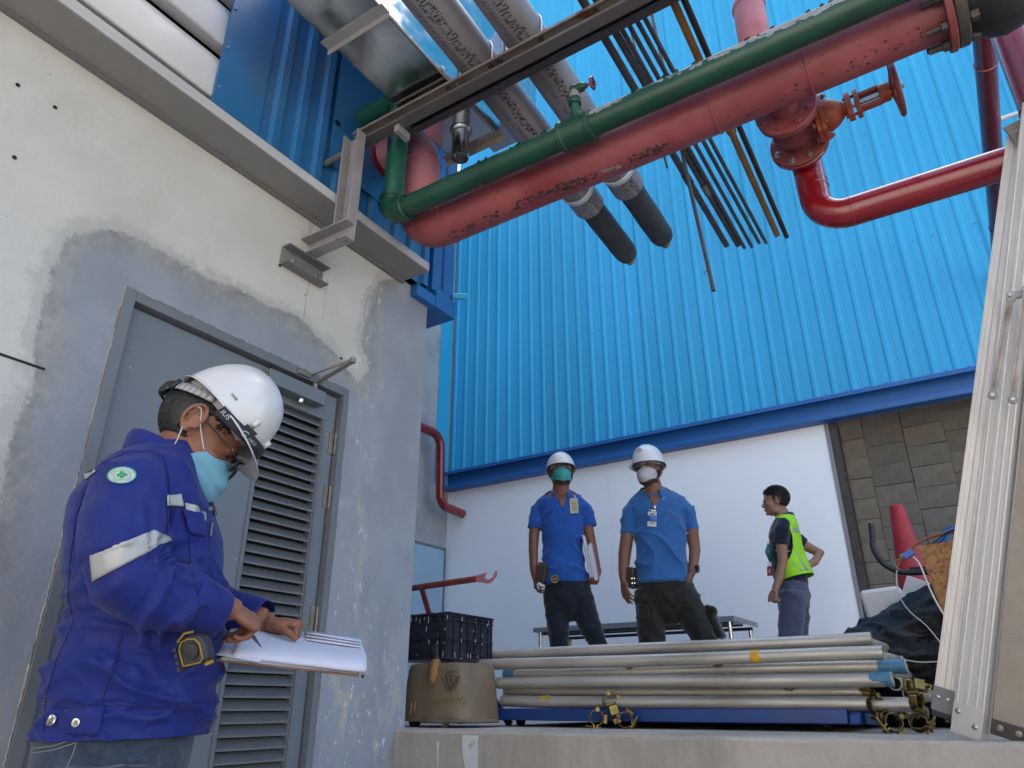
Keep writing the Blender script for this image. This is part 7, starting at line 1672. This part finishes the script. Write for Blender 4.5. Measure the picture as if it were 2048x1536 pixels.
hd3 = [dict(wrist=(-.112, -.180, 1.730), d=(-.30, -.02, -.9), n=(-.6, -.75, .1), thumb=1, curls=(48, 50, 52, 52), bend0=30, sc=.95, tcurl=30), dict(wrist=(.13, .05, 1.92), d=(-.6, -.2, -.2), n=(.2, -.2, .9), thumb=1, curls=(30, 30, 30, 30), bend0=10, sc=.85, tcurl=20)]
lg3 = [[((.005, -.08, 1.72), .098), ((-.015, -.08, 1.58), .094), ((-.055, -.08, 1.42), .086), ((-.06, -.08, 1.15), .072), ((-.04, -.08, .93), .066)], [((.02, .09, 1.72), .098), ((.01, .09, 1.55), .088), ((.0, .10, 1.42), .075), ((.03, .1, 1.15), .068), ((.06, .1, .93), .062)]]
P3, H3, sm3, i3 = polo_man('bareheaded man in navy polo and lime reflective vest, hand on hip', (-1.275, 5.88), 12.23, D3, (-.018, .0, 2.425), .93, tor, sl3, ar3, hd3, lg3, M['skin3'], M['polo3'], M['slate'], neck=(.028, .01, 2.29), facef=(-1, -.10, -.04))
displace(sm3, shirt_folds(.012, 1.82, 2.2, 5.7)); q3 = Proj(sm3, (0, -D3, .95)); finish(sm3, 'polo_shirt', M['polo3'], P3)
s3 = [(1.60, .0, .01, .110, .150), (1.70, .008, .01, .118, .155), (1.80, .008, .01, .108, .145), (1.83, .008, .01, .10, .14)]
tm3 = trousers(P3, s3, lg3, M['slate'], .009, 8); finish(tm3, 'trousers', M['slate'], P3)
shoes(P3, [((-.04, -.08, .915), (-1, -.1, 0)), ((.06, .1, .915), (-1, -.1, 0))])
collar(P3, (.026, .012, 2.285), .050, .082, .034, M['polo3'], open_a=30, front=180, drop=.042, tilt=(.25, 0), trim=M['reflect'])
face_bits(P3, H3, True)
def th(p): return p.z > .012 and (p.y > -.062 or p.z > .075) and not (abs(p.x) > .05 and p.y < -.03 and p.z < .05) or (p.y > .025 and p.z > -.045 and abs(p.x) < .09)
hq = MB(); hq.ell((0, .014, .045), (.079, .098, .090)); hq2 = MB(); addm(hq2, hairmb(21, 2400, (0, .012, .042), (.077, .099, .091), th, .014, .0024, .8, .1)); scalp(hq2, (0, .012, .042), (.079, .100, .092), th); finish(xf(hq2, H3).mesh('h'), 'hair', M['hair'], P3)
# vest: loose shell with an arm hole
vs = []; nn_, rows_ = 200, []
vr = [(1.845, .040, .01, .138, .178), (1.90, .030, .01, .134, .178), (1.98, .016, .01, .128, .180), (2.07, .006, .01, .122, .182), (2.15, .008, .01, .118, .186), (2.22, .016, .012, .106, .172), (2.27, .026, .012, .090, .130), (2.305, .034, .015, .072, .088)]
fine = []
for (a, b_) in zip(vr, vr[1:]):
    for k in range(16): f = k/16; fine.append(tuple(a[i]*(1-f)+b_[i]*f for i in range(5)))
fine.append(vr[-1]); vs = []; fs = []
for z, cx_, cy_, rx, ry in fine:
    for i in range(nn_):
        a = 2*math.pi*i/nn_; x, y = cx_ + rx*math.cos(a), cy_ + ry*math.sin(a); zz = z
        if z < 1.9: zz -= .03*math.cos(a)*(-1) + .02
        nz_ = noise.noise(Vector((x*9, y*9, z*4)))*.008; vs.append((x*(1)+nz_, y+nz_, zz))
for r_ in range(len(fine)-1):
    for i in range(nn_):
        q_ = [r_*nn_+i, r_*nn_+(i+1) % nn_, (r_+1)*nn_+(i+1) % nn_, (r_+1)*nn_+i]; c = sum((Vector(vs[k]) for k in q_), Vector())/4
        near = ((c.x + .045)/.108)**2 + ((c.z - 2.10)/.185)**2 < 1 and abs(c.y) > .07
        opening = abs(math.atan2(c.y-.01, -(c.x-.01))) < .75 and c.z > 1.88
        if near or opening: continue
        fs.append(tuple(q_))
vm = MB().add(vs, fs); 
vme = vm.mesh('vest'); vo = finish(vme, 'vest', M['lime'], P3); solid(vo, .003, 1)
qv = Proj(vme, (0, -D3, .95), Vector((0, 0, PZ)))
dec1(P3, qv.quad((.072, 2.225), (.108, 2.200), (.118, 2.168), (.076, 2.180), .004, 8, 5), 'vest_stripe', M['reflect'])
dec1(P3, qv.quad((.060, 2.075), (.068, 2.055), (.140, 1.880), (.118, 1.885), .004, 12, 5), 'vest_stripe', M['reflect'])
dec1(P3, qv.quad((.030, 1.965), (.040, 1.935), (.110, 1.885), (.090, 1.880), .004, 10, 5), 'vest_stripe', M['reflect'])
dec1(P3, q3.line([(-.075, 2.050), (-.02, 2.035), (.034, 2.035)], .0026, .001), 'sleeve_trim', M['white_c'], 0)
dec1(P3, q3.line([(.165, 2.075), (.190, 2.105), (.212, 2.150)], .0026, .001), 'sleeve_trim', M['white_c'], 0)
hmk, l7 = local_thing('spare_mask', 'teal mask dangling on the chest of the man in the lime vest', 'mask', (-.14, -.05, 2.03), 12.23, (-1.275, 5.88))
m = MB(); mv = [(-.118, -.05, 2.105), (-.150, -.06, 2.03), (-.125, -.06, 1.945), (-.098, -.05, 2.0), (-.100, -.05, 2.06), (-.132, -.075, 2.03)]; m.add(mv, [(0, 1, 5), (1, 2, 5), (2, 3, 5), (3, 4, 5), (4, 0, 5)]); o = lbuild(m, 'cloth', M['mask_teal'], hmk, l7); solid(o, .003, 0)
rk, l8 = local_thing('red_tag', 'small red tag on a clip below the dangling mask', 'tag', (-.14, -.06, 1.89), 12.23, (-1.275, 5.88))
m = MB(); m.obox((-.135, -.06, 1.885), (.018, -.006, 0), (0, .005, 0), (.004, 0, .036)); lbuild(m, 'tag', M['cone'], rk, l8, .003)
m = MB(); m.tube([(-.130+.009*math.cos(a), -.06, 1.935+.013*math.sin(a)) for a in [2*math.pi*i/14 for i in range(15)]], .0022, 6); lbuild(m, 'ring', M['chrome'], rk, l8)
m = MB(); m.obox((-.135, -.0665, 1.885), (.004, -.001, 0), (0, .0006, 0), (.002, 0, .014)); lbuild(m, 'label', M['white_c'], rk, l8)
